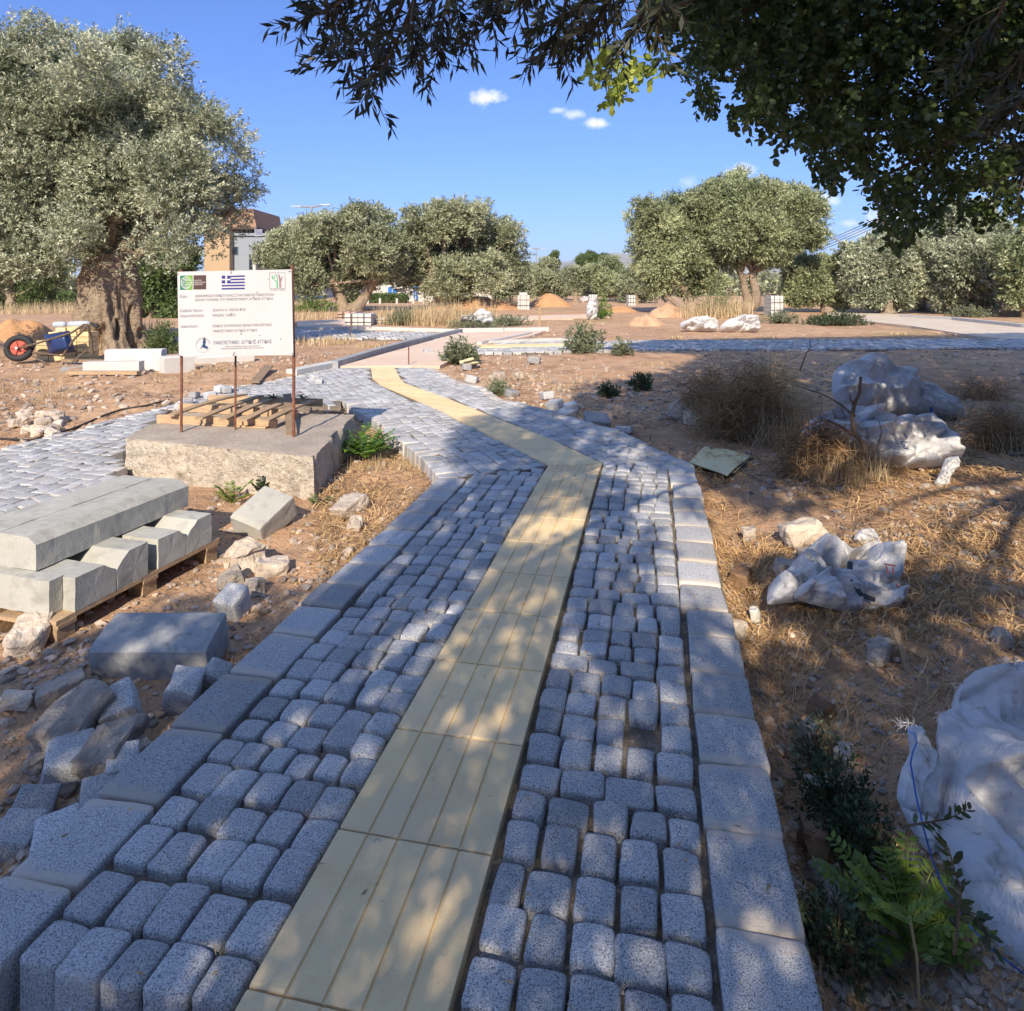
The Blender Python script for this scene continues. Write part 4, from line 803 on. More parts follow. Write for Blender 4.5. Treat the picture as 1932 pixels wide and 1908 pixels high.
for a in (0, 1):
    for c in (0, 1): poly([(x0+a*76, y0+c*(cq*.6)), (x0+a*76+50, y0+c*(cq*.6)), (x0+a*76+50, y0+c*(cq*.6)+cq*.4), (x0+a*76, y0+c*(cq*.6)+cq*.4)], None, .0012, b)
b.build('flag_print', MT['flagblue'], sg)
lg = poly([(183,215),(270,213),(270,415),(183,418)], None, .0012).build('ministry_logo', MT['greend'], sg)
poly([(270,213),(362,211),(362,413),(270,415)], None, .0012).build('green_field', MT['green'], lg); poly([(375,210),(555,206),(557,408),(375,411)], None, .0012).build('brown_field', MT['brown'], lg)
b = MB(); ring(272, 315, 78, 88, 9, b, .002)
for y in (318, 342, 362, 382): line(b, 272-math.sqrt(max(0, 1-((y-315)/88.)**2))*74, y, 272+math.sqrt(max(0, 1-((y-315)/88.)**2))*74, y, 7, .002)
for a in range(200, 350, 22): line(b, 285+20*math.cos(R(a)), 305+20*math.sin(R(a)), 280+66*math.cos(R(a)), 312+76*math.sin(R(a)), 6, .002)
ring(235, 285, 30, 30, 6, b, .002, 20, 90, 360)
for body, x, y, w, h in [('ΥΠΟΥΡΓΕΙΟ',386,293,104,17),('ΠΕΡΙΒΑΛΛΟΝΤΟΣ',386,321,160,17),('& ΕΝΕΡΓΕΙΑΣ',386,349,122,17)]: text(b, body, x, y, w, h, .002, .012)
b.build('white_marks', MT['paper'], lg)
b = MB()
for q in [((1440,172),(1652,169)),((1652,169),(1657,395)),((1657,395),(1447,398)),((1447,398),(1440,172))]: line(b, *q[0], *q[1], 5, .0012)
text(b, 'ΠΡΑΣΙΝΟ ΤΑΜΕΙΟ', 1450, 428, 208, 17, bold=.0)
fl = b.build('fund_logo', MT['ink'], sg)
b = MB(); poly([(1535,385),(1560,385),(1556,300),(1545,190),(1515,188),(1535,215),(1545,290),(1520,275),(1500,270),(1535,310)], None, .0012, b)
for x, y, a in [(1480,250,-.9),(1498,255,.4),(1510,228,-.2),(1478,225,-1.4)]: poly([(x-8,y),(x+math.sin(a)*10,y-26),(x+12,y-2),(x+3,y+20)], None, .0012, b)
b.build('green_tree_mark', MT['mint'], fl)
b = MB(); poly([(1575,385),(1602,385),(1600,300),(1625,215),(1590,250),(1582,200),(1560,188),(1560,215),(1572,300)], None, .0012, b); b.build('mauve_tree_mark', MT['mauve'], fl)
b = MB(); ring(518, 1198, 104, 106, 3, b, .0012, 60, 20, 340)
for k in range(26):
    a = R(190+k*6.4); line(b, 518+95*math.cos(a), 1198+95*math.sin(a), 518+88*math.cos(a), 1198+88*math.sin(a), 6, .0012)
em = b.build('university_emblem', MT['ink'], sg)
b = MB(); poly([(520,1100),(540,1092),(552,1120),(555,1165),(545,1190),(560,1215),(590,1222),(580,1250),(565,1268),(560,1245),(525,1240),(505,1225),(495,1245),(465,1248),(492,1230),(500,1205),(518,1180),(515,1165),(498,1172),(515,1150),(518,1120)], None, .0012, b)
b.build('rider_figure', MT['inkblue'], em)
for (a, c, d, e) in [((135,178),(160,190),0,0),((1700,150),(1730,146),0,0),((905,185),(920,150),0,0),((940,1355),(965,1300),0,0),((165,1345),(190,1340),0,0),((1750,1322),(1770,1326),0,0)]:
    b = MB(); b.tube([uv(*C(*a), .003), uv(*C((a[0]+c[0])/2, (a[1]+c[1])/2), .012), uv(*C(*c), .003)], .0022, 5); b.build('wire_tie', MT['rust'], sg)

# ------------------------------------------------------------------ generic small builders
def chunk(name, label, cat, c, dims, mt_, seed=0, rot=(0,0,0), rough=.16, fr=2.0, group=None, bev=.12, parent=None, smooth=True):
    v0, f = STONE; h = np.array(dims)/2; r = bev*min(dims); p = v0*h; q = np.clip(p, -(h-r), h-r); e = p-q; l = np.linalg.norm(e, axis=1, keepdims=True); v = np.where(l > 1e-9, q+r*e/np.maximum(l, 1e-9), p)
    s = max(dims); o = np.stack([fbm(v/s*fr*2+seed*7.7+k*13, 3) for k in range(3)], 1); v = v+o*rough*min(dims)
    v = v+np.stack([fbm(v/s*fr*7+seed+k*3, 2) for k in range(3)], 1)*rough*.22*min(dims)
    v = v@rotm(*rot).T+np.array(c); r_ = np.random.default_rng(seed); m = MB(); m.add(v, f, r_.random())
    o = m.build(name, MT[mt_], parent, smooth=smooth); return lab(o, label, cat, group) if parent is None else o
def boulder(name, label, px, py, wpx, hpx, mt_='rock', seed=0, group=None, rough=.36, sink=.12, rz=None, dep=.75, z=None):
    g = G(px, py+hpx/2); dz = proj(g)[2]; w = wpx/FPX*dz; h = hpx/FPX*dz*1.0; r_ = np.random.default_rng(seed+500)
    g = P(px, py+hpx/2, g[2]+.03)
    return chunk(name, label, 'stone', (g[0], g[1]+w*dep*.35, g[2]-.03+h*(.5-sink)), (w, w*dep, h), mt_, seed, (r_.uniform(-.25,.25), r_.uniform(-.25,.25), r_.uniform(0, 3) if rz is None else rz), rough, 1.1, group, .2, smooth=False)
def sett_loose(label, px, py, wpx, hpx, seed, rot=(0,0,0), group='loose granite setts', mt_='granite', asp=1.1):
    g = G(px, py+hpx/2); dz = proj(g)[2]; w = wpx/FPX*dz; h = hpx/FPX*dz
    return chunk('granite_sett', label, 'paving stone', (g[0], g[1]+w*.35, g[2]+h*.45), (w, w*asp, h*.9), mt_, seed, rot, .10, 1.0, group, .12)

# broken pallet on the plinth
at0 = P
pt = thing('broken_pallet', at0(450,780,.2), 'broken wooden pallet with splayed slats lying behind the sign posts', 'pallet')
def plank(nm, a, b, w, t, parent, mt_='wood', tone=.5, n=8, bow=0):
    a = np.array(a, float); b = np.array(b, float); d = b-a; l = np.linalg.norm(d); u = d/l; sd = np.cross(u, [0, 0, 1.]); sd /= np.linalg.norm(sd); up = np.cross(sd, u)
    s = np.linspace(0, 1, n); c = a+d*s[:, None]+up*(bow*np.sin(s*np.pi))[:, None]; V_ = []
    for q in c: V_ += [q-sd*w/2-up*t/2, q+sd*w/2-up*t/2, q+sd*w/2+up*t/2, q-sd*w/2+up*t/2]
    i = np.arange(n-1)[:, None]*4; F = np.concatenate([np.stack([i[:, 0]+j, i[:, 0]+(j+1) % 4, i[:, 0]+4+(j+1) % 4, i[:, 0]+4+j], 1) for j in range(4)]); m = MB(); m.add(V_, [F, np.array([[3,2,1,0],[4*n-4,4*n-3,4*n-2,4*n-1]])], tone); return m.build(nm, MT[mt_], parent, recalc=True)
zt_ = .2
def at(px, py, z): return P(px, py, z)
plank('stringer', at(298,790,.235), at(522,800,.235), .035, .075, pt, tone=.75)
plank('stringer', at(340,768,.24), at(560,782,.24), .035, .075, pt, tone=.7); plank('stringer', at(395,752,.25), at(608,760,.25), .035, .075, pt, tone=.8)
for k, (a, b) in enumerate([((322,784,.285),(462,744,.33)),((375,790,.29),(492,747,.32)),((420,792,.29),(515,752,.31)),((458,794,.285),(545,756,.31)),((500,795,.285),(590,756,.30))]): plank('deck_board', at(*a), at(*b), .075, .016, pt, tone=[.25,.3,.2,.35,.3][k], bow=.01+.012*(k == 0))
plank('bottom_board', at(335,797,.205), at(505,806,.212), .07, .014, pt, tone=.8)
wb = MB(); a, b = at(550,818,.21), at(541,745,.36); d = b-a; u = d/np.linalg.norm(d); sd = np.array([1, .12, 0]); sd = sd-u*(sd@u); sd /= np.linalg.norm(sd); nn = np.cross(sd, u)
v = [a-sd*.04-nn*.011, a+sd*.045-nn*.011, b+sd*.042-nn*.011, b-sd*.035-nn*.011]; wb.add(v+[q+nn*.022 for q in v], np.array([[0,1,2,3],[7,6,5,4],[0,4,5,1],[1,5,6,2],[2,6,7,3],[3,7,4,0]]), .4)
lab(wb.build('wooden_board', MT['wood_dark'], recalc=True), 'short dark board leaning on the broken pallet beside the right sign post', 'board')
def spiky(name, label, base, n, ln, mt_, wid=.012, seed=0, spread=1.0, lift=.5, cat='plant', group=None, curve=.4):
    r = np.random.default_rng(seed); m = MB()
    for k in range(n):
        a = r.uniform(0, 2*np.pi); l = ln*r.uniform(.5, 1.1); d = np.array([math.cos(a)*spread, math.sin(a)*spread, lift+r.uniform(-.2, .4)]); d /= np.linalg.norm(d)
        s = np.linspace(0, 1, 5); p = np.array(base)+d*l*s[:, None]+np.array([0, 0, -curve*l])*(s**2)[:, None]; sd = np.cross(d, [0, 0, 1.]); sd /= max(np.linalg.norm(sd), 1e-6); w = wid*(1-s)**.7+.001
        v = np.concatenate([p-sd*w[:, None]/2, p+sd*w[:, None]/2]); i = np.arange(4); m.add(v, np.stack([i, i+1, i+6, i+5], 1), r.random())
    return lab(m.build(name, mt_), label, cat, group)
spiky('dead_plant', 'dark shrivelled spiky plant lying on the broken pallet left of the board', at(515,752,.31), 40, .17, LM['darkweed'], .014, 3, lift=.5); spiky('dead_plant', 'dark shrivelled spiky plant lying on the pallet right of the sign post', at(572,752,.3), 34, .16, LM['darkweed'], .014, 4)

# ------------------------------------------------------------------ pallet of kerb stones, near left
PO = P(130,1206,-.12)[:2]; PU = np.array([.28, .96]); PV = np.array([-.96, .28]); DZ = -.034
def pl3(u, v, z): q = PO+PU*u+PV*v; return np.array([q[0], q[1], z+DZ])
pa = thing('wooden_pallet', pl3(.4, .4, -.12), 'wooden pallet on stony soil carrying cast kerb stones at the left edge', 'pallet')
for v_ in (.045, .40, .76): plank('deck_board', pl3(-.06, v_, .008), pl3(.95, v_, .008), .09, .02, pa, tone=.6)
for u_ in (-.01, .45, .89):
    plank('cross_board', pl3(u_, -.004, -.012), pl3(u_, .82, -.012), .09, .018, pa, tone=.45)
    for v_ in (.05, .40, .76): bx_ = MB(); bx_.box(pl3(u_, v_, -.066), (.09, .095, .088), math.atan2(PU[1], PU[0]), .45, bev=.004); bx_.build('spacer_block', MT['wood'], pa)
plank('bottom_board', pl3(.12, .03, -.108), pl3(.95, .03, -.108), .075, .016, pa, tone=.6)
def kerbstone(label, p0, p1, side, prof, mt_='kerb', group='cast kerb stones on the pallet', seed=0, rough=.004):
    m = MB(); p0 = np.array(p0, float); p1 = np.array(p1, float); d = p1-p0; L_ = np.linalg.norm(d); n = max(2, int(L_/.03)); side = np.array(side, float); side /= np.linalg.norm(side); up = np.cross(side, d/L_); up = up if up[2] > 0 else -up
    pr = np.array(prof, float); P_ = []
    for a, b in zip(pr, np.roll(pr, -1, 0)):
        k = max(1, int(np.linalg.norm(b-a)/.03))
        for i in range(k): P_.append(a+(b-a)*i/k)
    pr2 = np.array(P_); k = len(pr2); cen = pr2.mean(0); s = np.linspace(0, 1, n+1); V_ = p0+d*s[:, None, None]+(pr2[:, :1]*side+pr2[:, 1:]*up)[None]
    i = np.arange(n)[:, None]*k; j = np.arange(k)[None, :]; F = np.stack([i+j, i+(j+1) % k, i+k+(j+1) % k, i+k+j], -1).reshape(-1, 4); v = V_.reshape(-1, 3)
    cc = [p0+cen[0]*side+cen[1]*up, p1+cen[0]*side+cen[1]*up]; base = len(v); v = np.vstack([v]+cc); jj = np.arange(k)
    m.add(v, [F, np.stack([np.full(k, base), (jj+1) % k, jj], 1), np.stack([np.full(k, base+1), n*k+jj, n*k+(jj+1) % k], 1)], np.random.default_rng(seed).random())
    def dsp(v):
        o = np.stack([fbm(v*22+seed+q*9, 3) for q in range(3)], 1)*rough; return v+o
    o = m.build('kerb_stone', MT[mt_], disp=dsp, recalc=True); return lab(o, label, 'kerb stone', group)
z0 = .019; H1 = .150
U3 = np.array([PU[0], PU[1], 0]); V3 = np.array([PV[0], PV[1], 0])
kerbstone('kerb stone laid across the near end of the pallet, cut by the left edge', pl3(-.035, .07, z0), pl3(-.035, .80, z0), U3, [(0,0),(.062,0),(.062,H1+.004),(0,H1+.004)], seed=1)
ch = [(0,0),(.215,0),(.215,.10),(.15,H1),(0,H1)]
kerbstone('first kerb stone of the lower row along the pallet side, nearest the viewer', pl3(.03, .0, z0), pl3(.03, .62, z0), U3, ch, seed=2)
kerbstone('second kerb stone of the lower pallet row, rounded towards the first', pl3(.25, .0, z0), pl3(.25, .62, z0), U3, [(0,0),(.185,0),(.185,H1+.015),(.07,H1+.012),(.03,.13),(0,.095)], seed=3)
kerbstone('third kerb stone of the lower pallet row, right of the dark slot', pl3(.50, .0, z0), pl3(.50, .62, z0), U3, [(0,0),(.19,0),(.19,.10),(.14,H1),(0,H1)], seed=4)
kerbstone('last kerb stone of the lower pallet row, at the far end', pl3(.695, .0, z0), pl3(.695, .62, z0), U3, [(0,0),(.19,0),(.19,H1+.01),(.08,H1+.01),(.03,.12),(0,.09)], seed=5)
z1_ = z0+H1+.006
kerbstone('long chamfered kerb stone on top of the pallet load, the right one', pl3(.026, .222, z1_), pl3(.965, .232, z1_), V3, [(0,0),(.232,0),(.232,.15),(.055,.15),(0,.118)], seed=6)
kerbstone('long flat kerb stone on top of the pallet load, the left one', pl3(.02, .460, z1_), pl3(.95, .470, z1_), V3, [(0,0),(.22,0),(.22,.15),(0,.15)], seed=7)
g = G(480, 1015); kx = lambda nm, lb, c, d, rot, mt_, sd: lab(MB().box(c, d, 0, .5, rotm(*rot), .006).build(nm, MT[mt_], smooth=False), lb, 'kerb stone')
def tiltstone(label, c, dims, rot, seed, mt_='kerb'):
    v0, f = STONE; h = np.array(dims)/2; r = .006; p = v0*h; q = np.clip(p, -(h-r), h-r); e = p-q; l = np.linalg.norm(e, axis=1, keepdims=True); v = np.where(l > 1e-9, q+r*e/np.maximum(l, 1e-9), p)
    v[:, 1] -= (v0[:, 2] > .9)*(v0[:, 1] < -.5)*(-.02); v = v+np.stack([fbm(v*20+seed+k*5, 2) for k in range(3)], 1)*.004; v = v@rotm(*rot).T+np.array(c); m = MB(); m.add(v, f, .5); return lab(m.build('kerb_stone', MT[mt_]), label, 'kerb stone')
tiltstone('grey kerb stone leaning on end between the pallet and the concrete block', (g[0]+.01, g[1]+.14, g[2]+.10), (.25,.30,.16), (R(24), R(10), R(-24)), 1)
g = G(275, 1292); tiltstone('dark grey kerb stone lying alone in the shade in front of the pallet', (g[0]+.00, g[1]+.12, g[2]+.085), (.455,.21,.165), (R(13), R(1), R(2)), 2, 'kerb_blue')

# white kerb stones further off on the left
def wstone(label, a, b, w, h, z=None, ch_=.03, tone=.5, lift=0):
    A = G(*a); B = G(*b); A[2] = B[2] = min(A[2], B[2])-.01+lift; d = B-A; sd = np.cross(d, [0, 0, 1.]); sd = sd if sd[1] > 0 else -sd
    return kerbstone(label, A, B, sd, [(0,0),(w,0),(w,h),(ch_,h),(0,h-ch_)], 'white_block', 'white kerb stones by the olive trunk', int(a[0]), .002)
wstone('white kerb stone nearest the viewer in front of the gnarled trunk', (156,711), (262,709), .2, .22, ch_=.005)
wstone('long white kerb stone lying tilted behind the front one', (197,702), (304,700), .22, .36)
wstone('short white kerb stone lying behind the left sign post', (310,706), (368,700), .22, .28)
wstone('white kerb stone partly hidden under the sign, against the sign bottom', (372,690), (480,684), .25, .16)
wstone('flat white kerb stone at the upper end of the granite paving', (560,708), (650,692), .2, .10, ch_=.005)

# loose setts and stones, near left
for k, (lb, x, y, w, h, rot) in enumerate([
 ('grey sett standing between the lone kerb stone and the path edge', 338,1310,58,72,(.3,.2,.2)), ('bluish sett on the gravel right of the pallet corner', 433,1140,46,62,(.4,.1,-.2)),
 ('sett propped on rubble below the left end of the lone kerb stone', 210,1345,66,62,(.35,-.3,.5)), ('largest loose sett at the left, its dark side facing the path', 112,1447,78,72,(.15,.1,.5)),
 ('loose sett at the left edge above two darker ones', 45,1540,68,56,(.3,.2,.35)), ('dark loose sett cut by the left edge', 12,1588,72,52,(.1,.2,.2)), ('light sett touching the outer edge of the left kerb', 90,1600,74,60,(.25,-.15,.4)),
 ('small sett wedged against the left kerb, upper one', 218,1452,56,48,(.3,.1,.5)), ('flat sett half under the left kerb', 172,1505,60,52,(.2,.1,.55)), ('sett at the right corner of the lone kerb stone', 398,1283,44,56,(.3,.5,.3))]):
    sett_loose(lb, x, y, w, h, 40+k, rot)
for k, (lb, x, y, w, h, m_) in enumerate([
 ('large flat grey brown broken slab left of the setts', 118,1358,118,78,'rubble'), ('broken concrete lump under the propped sett', 190,1412,110,70,'rubble'), ('small greenish stone in front of the broken lump', 250,1405,52,34,'rubble'),
 ('tan boulder by the far corner of the pallet', 455,1042,66,54,'rock'), ('grey stone right of the tan boulder', 507,1065,56,34,'rock'), ('grey stones lump below the tan boulder', 432,1090,52,40,'rubble'), ('pale stone near the pallet far end on the gravel', 475,1098,36,26,'rubble'),
 ('flat pale boulder under the near end of the pallet', 40,1192,84,46,'rock'), ('flat stone in the middle of the left gravel', 100,1292,80,26,'rubble'), ('reddish flat stone at the left edge of the gravel', 20,1312,50,24,'rock'), ('pointed stone below the lone kerb stone left end', 195,1315,40,40,'rubble'),
 ('pale pointed stone on the straw near the plinth', 667,984,34,24,'rock'), ('small pale stone on the path verge below the plinth', 655,948,60,22,'rubble'),
 ('round dark boulder at the lower left of the gravel', 232,1448,46,30,'rubble'), ('brown stone beside the largest loose sett', 60,1420,40,30,'rubble')]):
    boulder('stone', lb, x, y, w, h, m_, 70+k, 'stones on the left gravel')
for k, (lb, x, y, w, h, m_) in enumerate([
 ('pale boulder on the soil at the edge of the dry grass', 1290,771,48,32,'rock'), ('pale stone right beside the pale boulder', 1312,786,34,24,'rock'), ('flat pale stone on the orange soil above the paving', 938,708,28,16,'rock'), ('smaller pale stone right of the flat pale stone', 978,706,18,14,'rock'),
 ('large grey boulder above the crumpled sack', 1520,1000,72,44,'rock'), ('grey stone against the upper left of the crumpled sack', 1540,1042,46,34,'rubble'), ('stone at the left shoulder of the crumpled sack', 1487,1065,34,40,'rubble'), ('grey stone beside the path kerb, above the sack', 1415,1000,24,26,'rubble'),
 ('grey stone right of the crumpled sack below the straw', 1668,1215,44,44,'rubble'), ('pale upright stone in the ditch by the kerb', 1533,1378,38,62,'rubble'), ('pale lump in the ditch left of the big bag tip', 1565,1478,66,34,'rubble'), ('dark clod by the right kerb', 1400,1085,52,40,'dirt'),
 ('dark clod in the shade above the big bag', 1555,1330,48,34,'dirt'), ('brown stone below the fern in the ditch', 1560,1640,52,48,'rubble'), ('grey stone under the fern leaves', 1582,1680,44,54,'rubble'), ('pale stone by the big bag top', 1900,1255-60,40,30,'rubble'), ('earth clod beside the lower right kerb', 1545,1580,60,70,'dirt'), 
 ('white broken piece beside the kerb left of the sack', 1426,1150,22,34,'white_block'), ('grey stone behind the fern on its left', 1600,1410,42,30,'rubble'), ('pinkish stone in the ditch shade', 1390,1180,40,30,'rock')]):
    boulder('stone', lb, x, y, w, h, m_, 100+k, 'stones on the right verge')
for k, (lb, x, y, w, h) in enumerate([('sett lying on the paving left of the strip, nearer one',601,722,14,16),('sett lying on the paving left of the strip, further one',592,714,14,16),('single sett standing on the pink path',1009,680,20,16),('sett by the kerb of the pink path',807,683-18,16,12),
   ('bluish sett on the soil right of the paving',1035,790,22,22),('sett at the top of the little heap by the paving',1032,747,22,16),('dark sett in the heap by the paving edge',1048,765,26,20),('light sett in the heap by the paving edge',1078,770,22,20),('broken sett below the heap',1068,783,30,18),('long dark sett at the shaded paving edge',1128,797,46,22),
   ('sett on the soil beside the paving bulge',964,743,22,16),('sett beside the first flat stone near the paving',890,716,20,16),('tipped sett close to the yellow boards',880,694,14,14),('sett at the shaded edge above the kerb corner',1180,812,30,16)]):
    sett_loose(lb, x, y, w, h, 140+k, (.2, .1, k*.7), 'loose setts beside the paving')
for k, (x, y) in enumerate([(337,768),(350,766),(352,757),(364,747),(392,746),(398,748),(412,736),(425,738),(432,734),(345,762)]):
    sett_loose(['leftmost','second','upper second','third','fourth','fifth','sixth','seventh','last','lower'][k]+' of the small pale setts lined up behind the sign posts', x, y, 15, 13, 170+k, (.1, .1, k), 'setts lined up behind the sign posts')
r0 = np.random.default_rng(31)
names_ = ['topmost','upper left','upper right','long left','middle','broad','right','lower','front','outer right','low left','small front','rounded','flat','edge','tall','leaning','far','near','corner']
for k in range(20):
    x, y = 10+r0.uniform(0, 90), 775+r0.uniform(0, 42); x += (y-775)*.6
    boulder('stone', names_[k]+' stone of the pale rubble heap at the left edge', x, y, r0.uniform(16, 28), r0.uniform(11, 17), 'rock', 200+k, 'pale rubble heap')

# ------------------------------------------------------------------ white sacks
def sackmesh(mb, outline, Y0, tilt, thick, folds=.05, fr=3.0, seed=0, nr=44, na=220, up=.0, tone=.5, zb=None, center=None):
    o = np.array(outline, float); n = len(o); t = np.linspace(0, n, na, endpoint=False); i = t.astype(int); f = (t-i)[:, None]
    a, b, c, d = o[(i-1) % n], o[i], o[(i+1) % n], o[(i+2) % n]; q = .5*((2*b)+(-a+c)*f+(2*a-5*b+4*c-d)*f**2+(-a+3*b-3*c+d)*f**3)
    q = .55*q+.45*(b+(c-b)*f)
    cen = np.array(center, float) if center is not None else q.mean(0); ymax = o[:, 1].max(); rr = np.linspace(0, 1, nr+1)[1:]; zb = float(V(cen[0], ymax, Y0)[2]) if zb is None else zb
    out = []
    for sgn in (1, -1):
        pts = []
        for r in rr:
            for k in range(na):
                px = cen+(q[k]-cen)*r; Yd = Y0
                for _ in range(3): w_ = V(px[0], px[1], Yd); Yd = Y0+tilt*max(0, w_[2]-zb)
                pts.append(V(px[0], px[1], Yd))
        pts = np.array(pts); prof = np.repeat(np.sqrt(np.clip(1-rr**2.6, 0, 1)), na)
        nrm = np.array([0, -1, .35+.45*tilt]); nrm /= np.linalg.norm(nrm)
        w = pts*fr+seed; wr = w+.8*np.stack([fbm(w*.7+9, 2), fbm(w*.7+19, 2), fbm(w*.7+29, 2)], 1); fo = (ridge(wr*np.array([1, 1, 1.3]), 4)-.55)*folds*3.0+(1-np.abs(np.sin(wr[:, 0]*2.3+wr[:, 2]*3.1)))*folds*.5+folds*.9*(ridge(wr*3.3, 2)-.5)
        rc = np.random.default_rng(seed+1000); ext = pts.max(0)-pts.min(0); cc_ = (pts.max(0)+pts.min(0))/2
        for _ in range(26):
            nv_ = rc.normal(size=3)*[1, .3, 1]; nv_ /= np.linalg.norm(nv_); t_ = (pts-cc_)@nv_-rc.uniform(-.42, .42)*abs(nv_)@ext; t_ = t_+.05*fbm(pts*4+_*5, 2); sw = .10*max(ext[0], ext[2])
            side = np.clip(.5+.5*np.sin((pts@np.cross(nv_, [0, 1., 0]))*rc.uniform(2, 5)/max(ext)+rc.uniform(0, 6)), 0, 1); fo = fo+folds*rc.uniform(.6, 1.5)*np.exp(-np.abs(t_)/(sw*.28))*side*(1 if rc.random() < .7 else -1)
        off = thick*prof if sgn > 0 else -thick*.8*prof
        pts = pts+nrm*(off+fo*np.clip(prof*2, 0, 1)*(1 if sgn > 0 else .5))[:, None]
        pts[:, 2] = np.maximum(pts[:, 2], zb-.03)
        c0 = pts[:na].mean(0); v = np.vstack([pts, c0]); R_ = np.arange(nr-1)[:, None]*na; J = np.arange(na)[None, :]; J2 = (J+1) % na
        F = np.stack([R_+J, R_+J2, R_+na+J2, R_+na+J], -1).reshape(-1, 4); jj = np.arange(na); T = np.stack([np.full(na, nr*na), jj, (jj+1) % na], 1)
        mb.add(v, [F, T] if sgn > 0 else [F[:, ::-1], T[:, ::-1]], tone); out.append(pts)
    return out
def sack(name, label, outline, base, tilt, thick, folds, fr, seed, group=None, parent=None, matn='sack', cat='sack', build=True, **kw):
    g = G(*base); m = MB(); f = sackmesh(m, outline, g[1], tilt, thick, folds, fr, seed, zb=g[2]-.01, **kw); o = m.build(name, MT[matn], parent, smooth=True, recalc=True)
    if parent is None: lab(o, label, cat, group)
    return o, g
def onfront(px, py, Y0, zb, tilt, off=.02):
    Yd = Y0
    for _ in range(4): w_ = V(px, py, Yd); Yd = Y0+tilt*max(0, w_[2]-zb)
    q = V(px, py, Yd); d = np.array([0, 0, CH])-q; return q+d/np.linalg.norm(d)*off
def sack_thing(label, loc, group=None): return thing('white_sack', loc, label, 'sack', group)
WG = 'big white sacks on the right verge'
g = G(1700, 786)
t = sack_thing('long white sack lying behind the dead branch, the farther of two', g, WG)
sack('sack_body', '', [(1572,700),(1590,688),(1618,684),(1622,676),(1640,676),(1690,700),(1740,726),(1775,752),(1812,770),(1818,784),(1780,790),(1720,786),(1650,776),(1590,768),(1572,740)], (1700,788), .55, .16, .055, 3.2, 4, parent=t, thickk=0) if 0 else None
o_, g = sack('sack_body', '', [(1572,705),(1590,688),(1618,684),(1622,676),(1640,676),(1690,700),(1740,726),(1775,752),(1812,770),(1818,784),(1780,790),(1720,786),(1650,778),(1590,772),(1570,745)], (1700,788), .5, .17, .085, 2.6, 4, parent=t, center=(1670,738))
b = MB(); b.tube([onfront(x, y, g[1], g[2], .5, .24) for x, y in [(1748,735),(1754,750),(1755,765),(1758,780)]], .012, 6); b.build('sack_seam', MT['blue'], t)
t = sack_thing('white sack with a tied neck lying in front, behind the dead branch trunk', G(1650, 870), WG)
o_, g = sack('sack_body', '', [(1512,815),(1525,795),(1565,775),(1595,762),(1640,776),(1680,792),(1720,790),(1758,782),(1790,820),(1806,868),(1770,880),(1720,884),(1660,876),(1600,862),(1535,850),(1508,835)], (1660,884), .5, .17, .10, 2.8, 9, parent=t, center=(1655,828))
sack('sack_neck', '', [(1784,866),(1806,862),(1808,880),(1790,900),(1786,916),(1762,914),(1772,895)], (1775,918), .2, .03, .02, 9, 2, parent=t)
b = MB(); 
for pts in [[(1712,826),(1716,820),(1712,815),(1706,820),(1712,826)],[(1700,833),(1712,835)],[(1724,800),(1728,792),(1732,801)],[(1706,838),(1706,846),(1714,846)],[(1660,806),(1665,798),(1668,806)]]: b.tube([onfront(x, y, g[1], g[2], .5, .21) for x, y in pts], .004, 4)
b.build('blue_marks', MT['blue'], t)
t = sack_thing('crumpled dirty white sack flat on the straw beside the path', G(1590, 1140), WG)
o_, g = sack('sack_body', '', [(1450,1108),(1475,1085),(1500,1060),(1525,1035),(1550,1015),(1590,1020),(1610,1035),(1650,1022),(1685,1030),(1702,1060),(1700,1110),(1702,1135),(1670,1155),(1600,1152),(1540,1135),(1480,1138),(1448,1140)], (1590,1158), 1.9, .055, .075, 5.5, 21, parent=t, center=(1590,1085))
sack('torn_corner', '', [(1610,1018),(1622,1000),(1640,998),(1655,1015),(1660,1030),(1630,1032)], (1635,1034), .5, .03, .02, 9, 5, parent=t)
sack('loose_fold', '', [(1505,1108),(1560,1085),(1620,1100),(1655,1120),(1700,1125),(1690,1150),(1620,1158),(1560,1148),(1500,1130)], (1600,1160), 1.2, .05, .05, 7, 33, parent=t)
b = MB(); b.tube([onfront(x, y, g[1], g[2], 1.9, .11) for x, y in [(1604,1062),(1603,1080),(1608,1100),(1625,1122),(1650,1132)]], .012, 6); b.build('dark_strap', MT['strap'], t)
b = MB()
for pts in [[(1672,1068),(1676,1082)],[(1684,1070),(1686,1084)],[(1668,1064),(1690,1068)],[(1690,1102),(1698,1112)]]: b.tube([onfront(x, y, g[1], g[2], 1.9, .10) for x, y in pts], .003, 4)
b.build('red_marks', MT['redprint'], t)
t = sack_thing('huge open white bag with blue seam filling the lower right corner', G(1900, 1820), WG)
o_, g = sack('sack_body', '', [(1770,1355),(1788,1340),(1800,1332),(1806,1300),(1840,1266),(1890,1252),(1960,1248),(2080,1262),(2180,1400),(2200,1700),(2120,1900),(2020,1900),(1930,1842),(1870,1790),(1810,1715),(1770,1640),(1745,1590),(1755,1540),(1762,1480),(1772,1450)], (1930,1846), 1.25, .10, .085, 4.2, 40, parent=t, center=(1900,1520), nr=40, na=220)
sack('loose_flap', '', [(1712,1372),(1738,1370),(1752,1400),(1768,1455),(1766,1510),(1768,1600),(1752,1612),(1722,1570),(1692,1505),(1700,1455),(1716,1420)], (1740,1640), .9, .022, .022, 6, 13, parent=t)
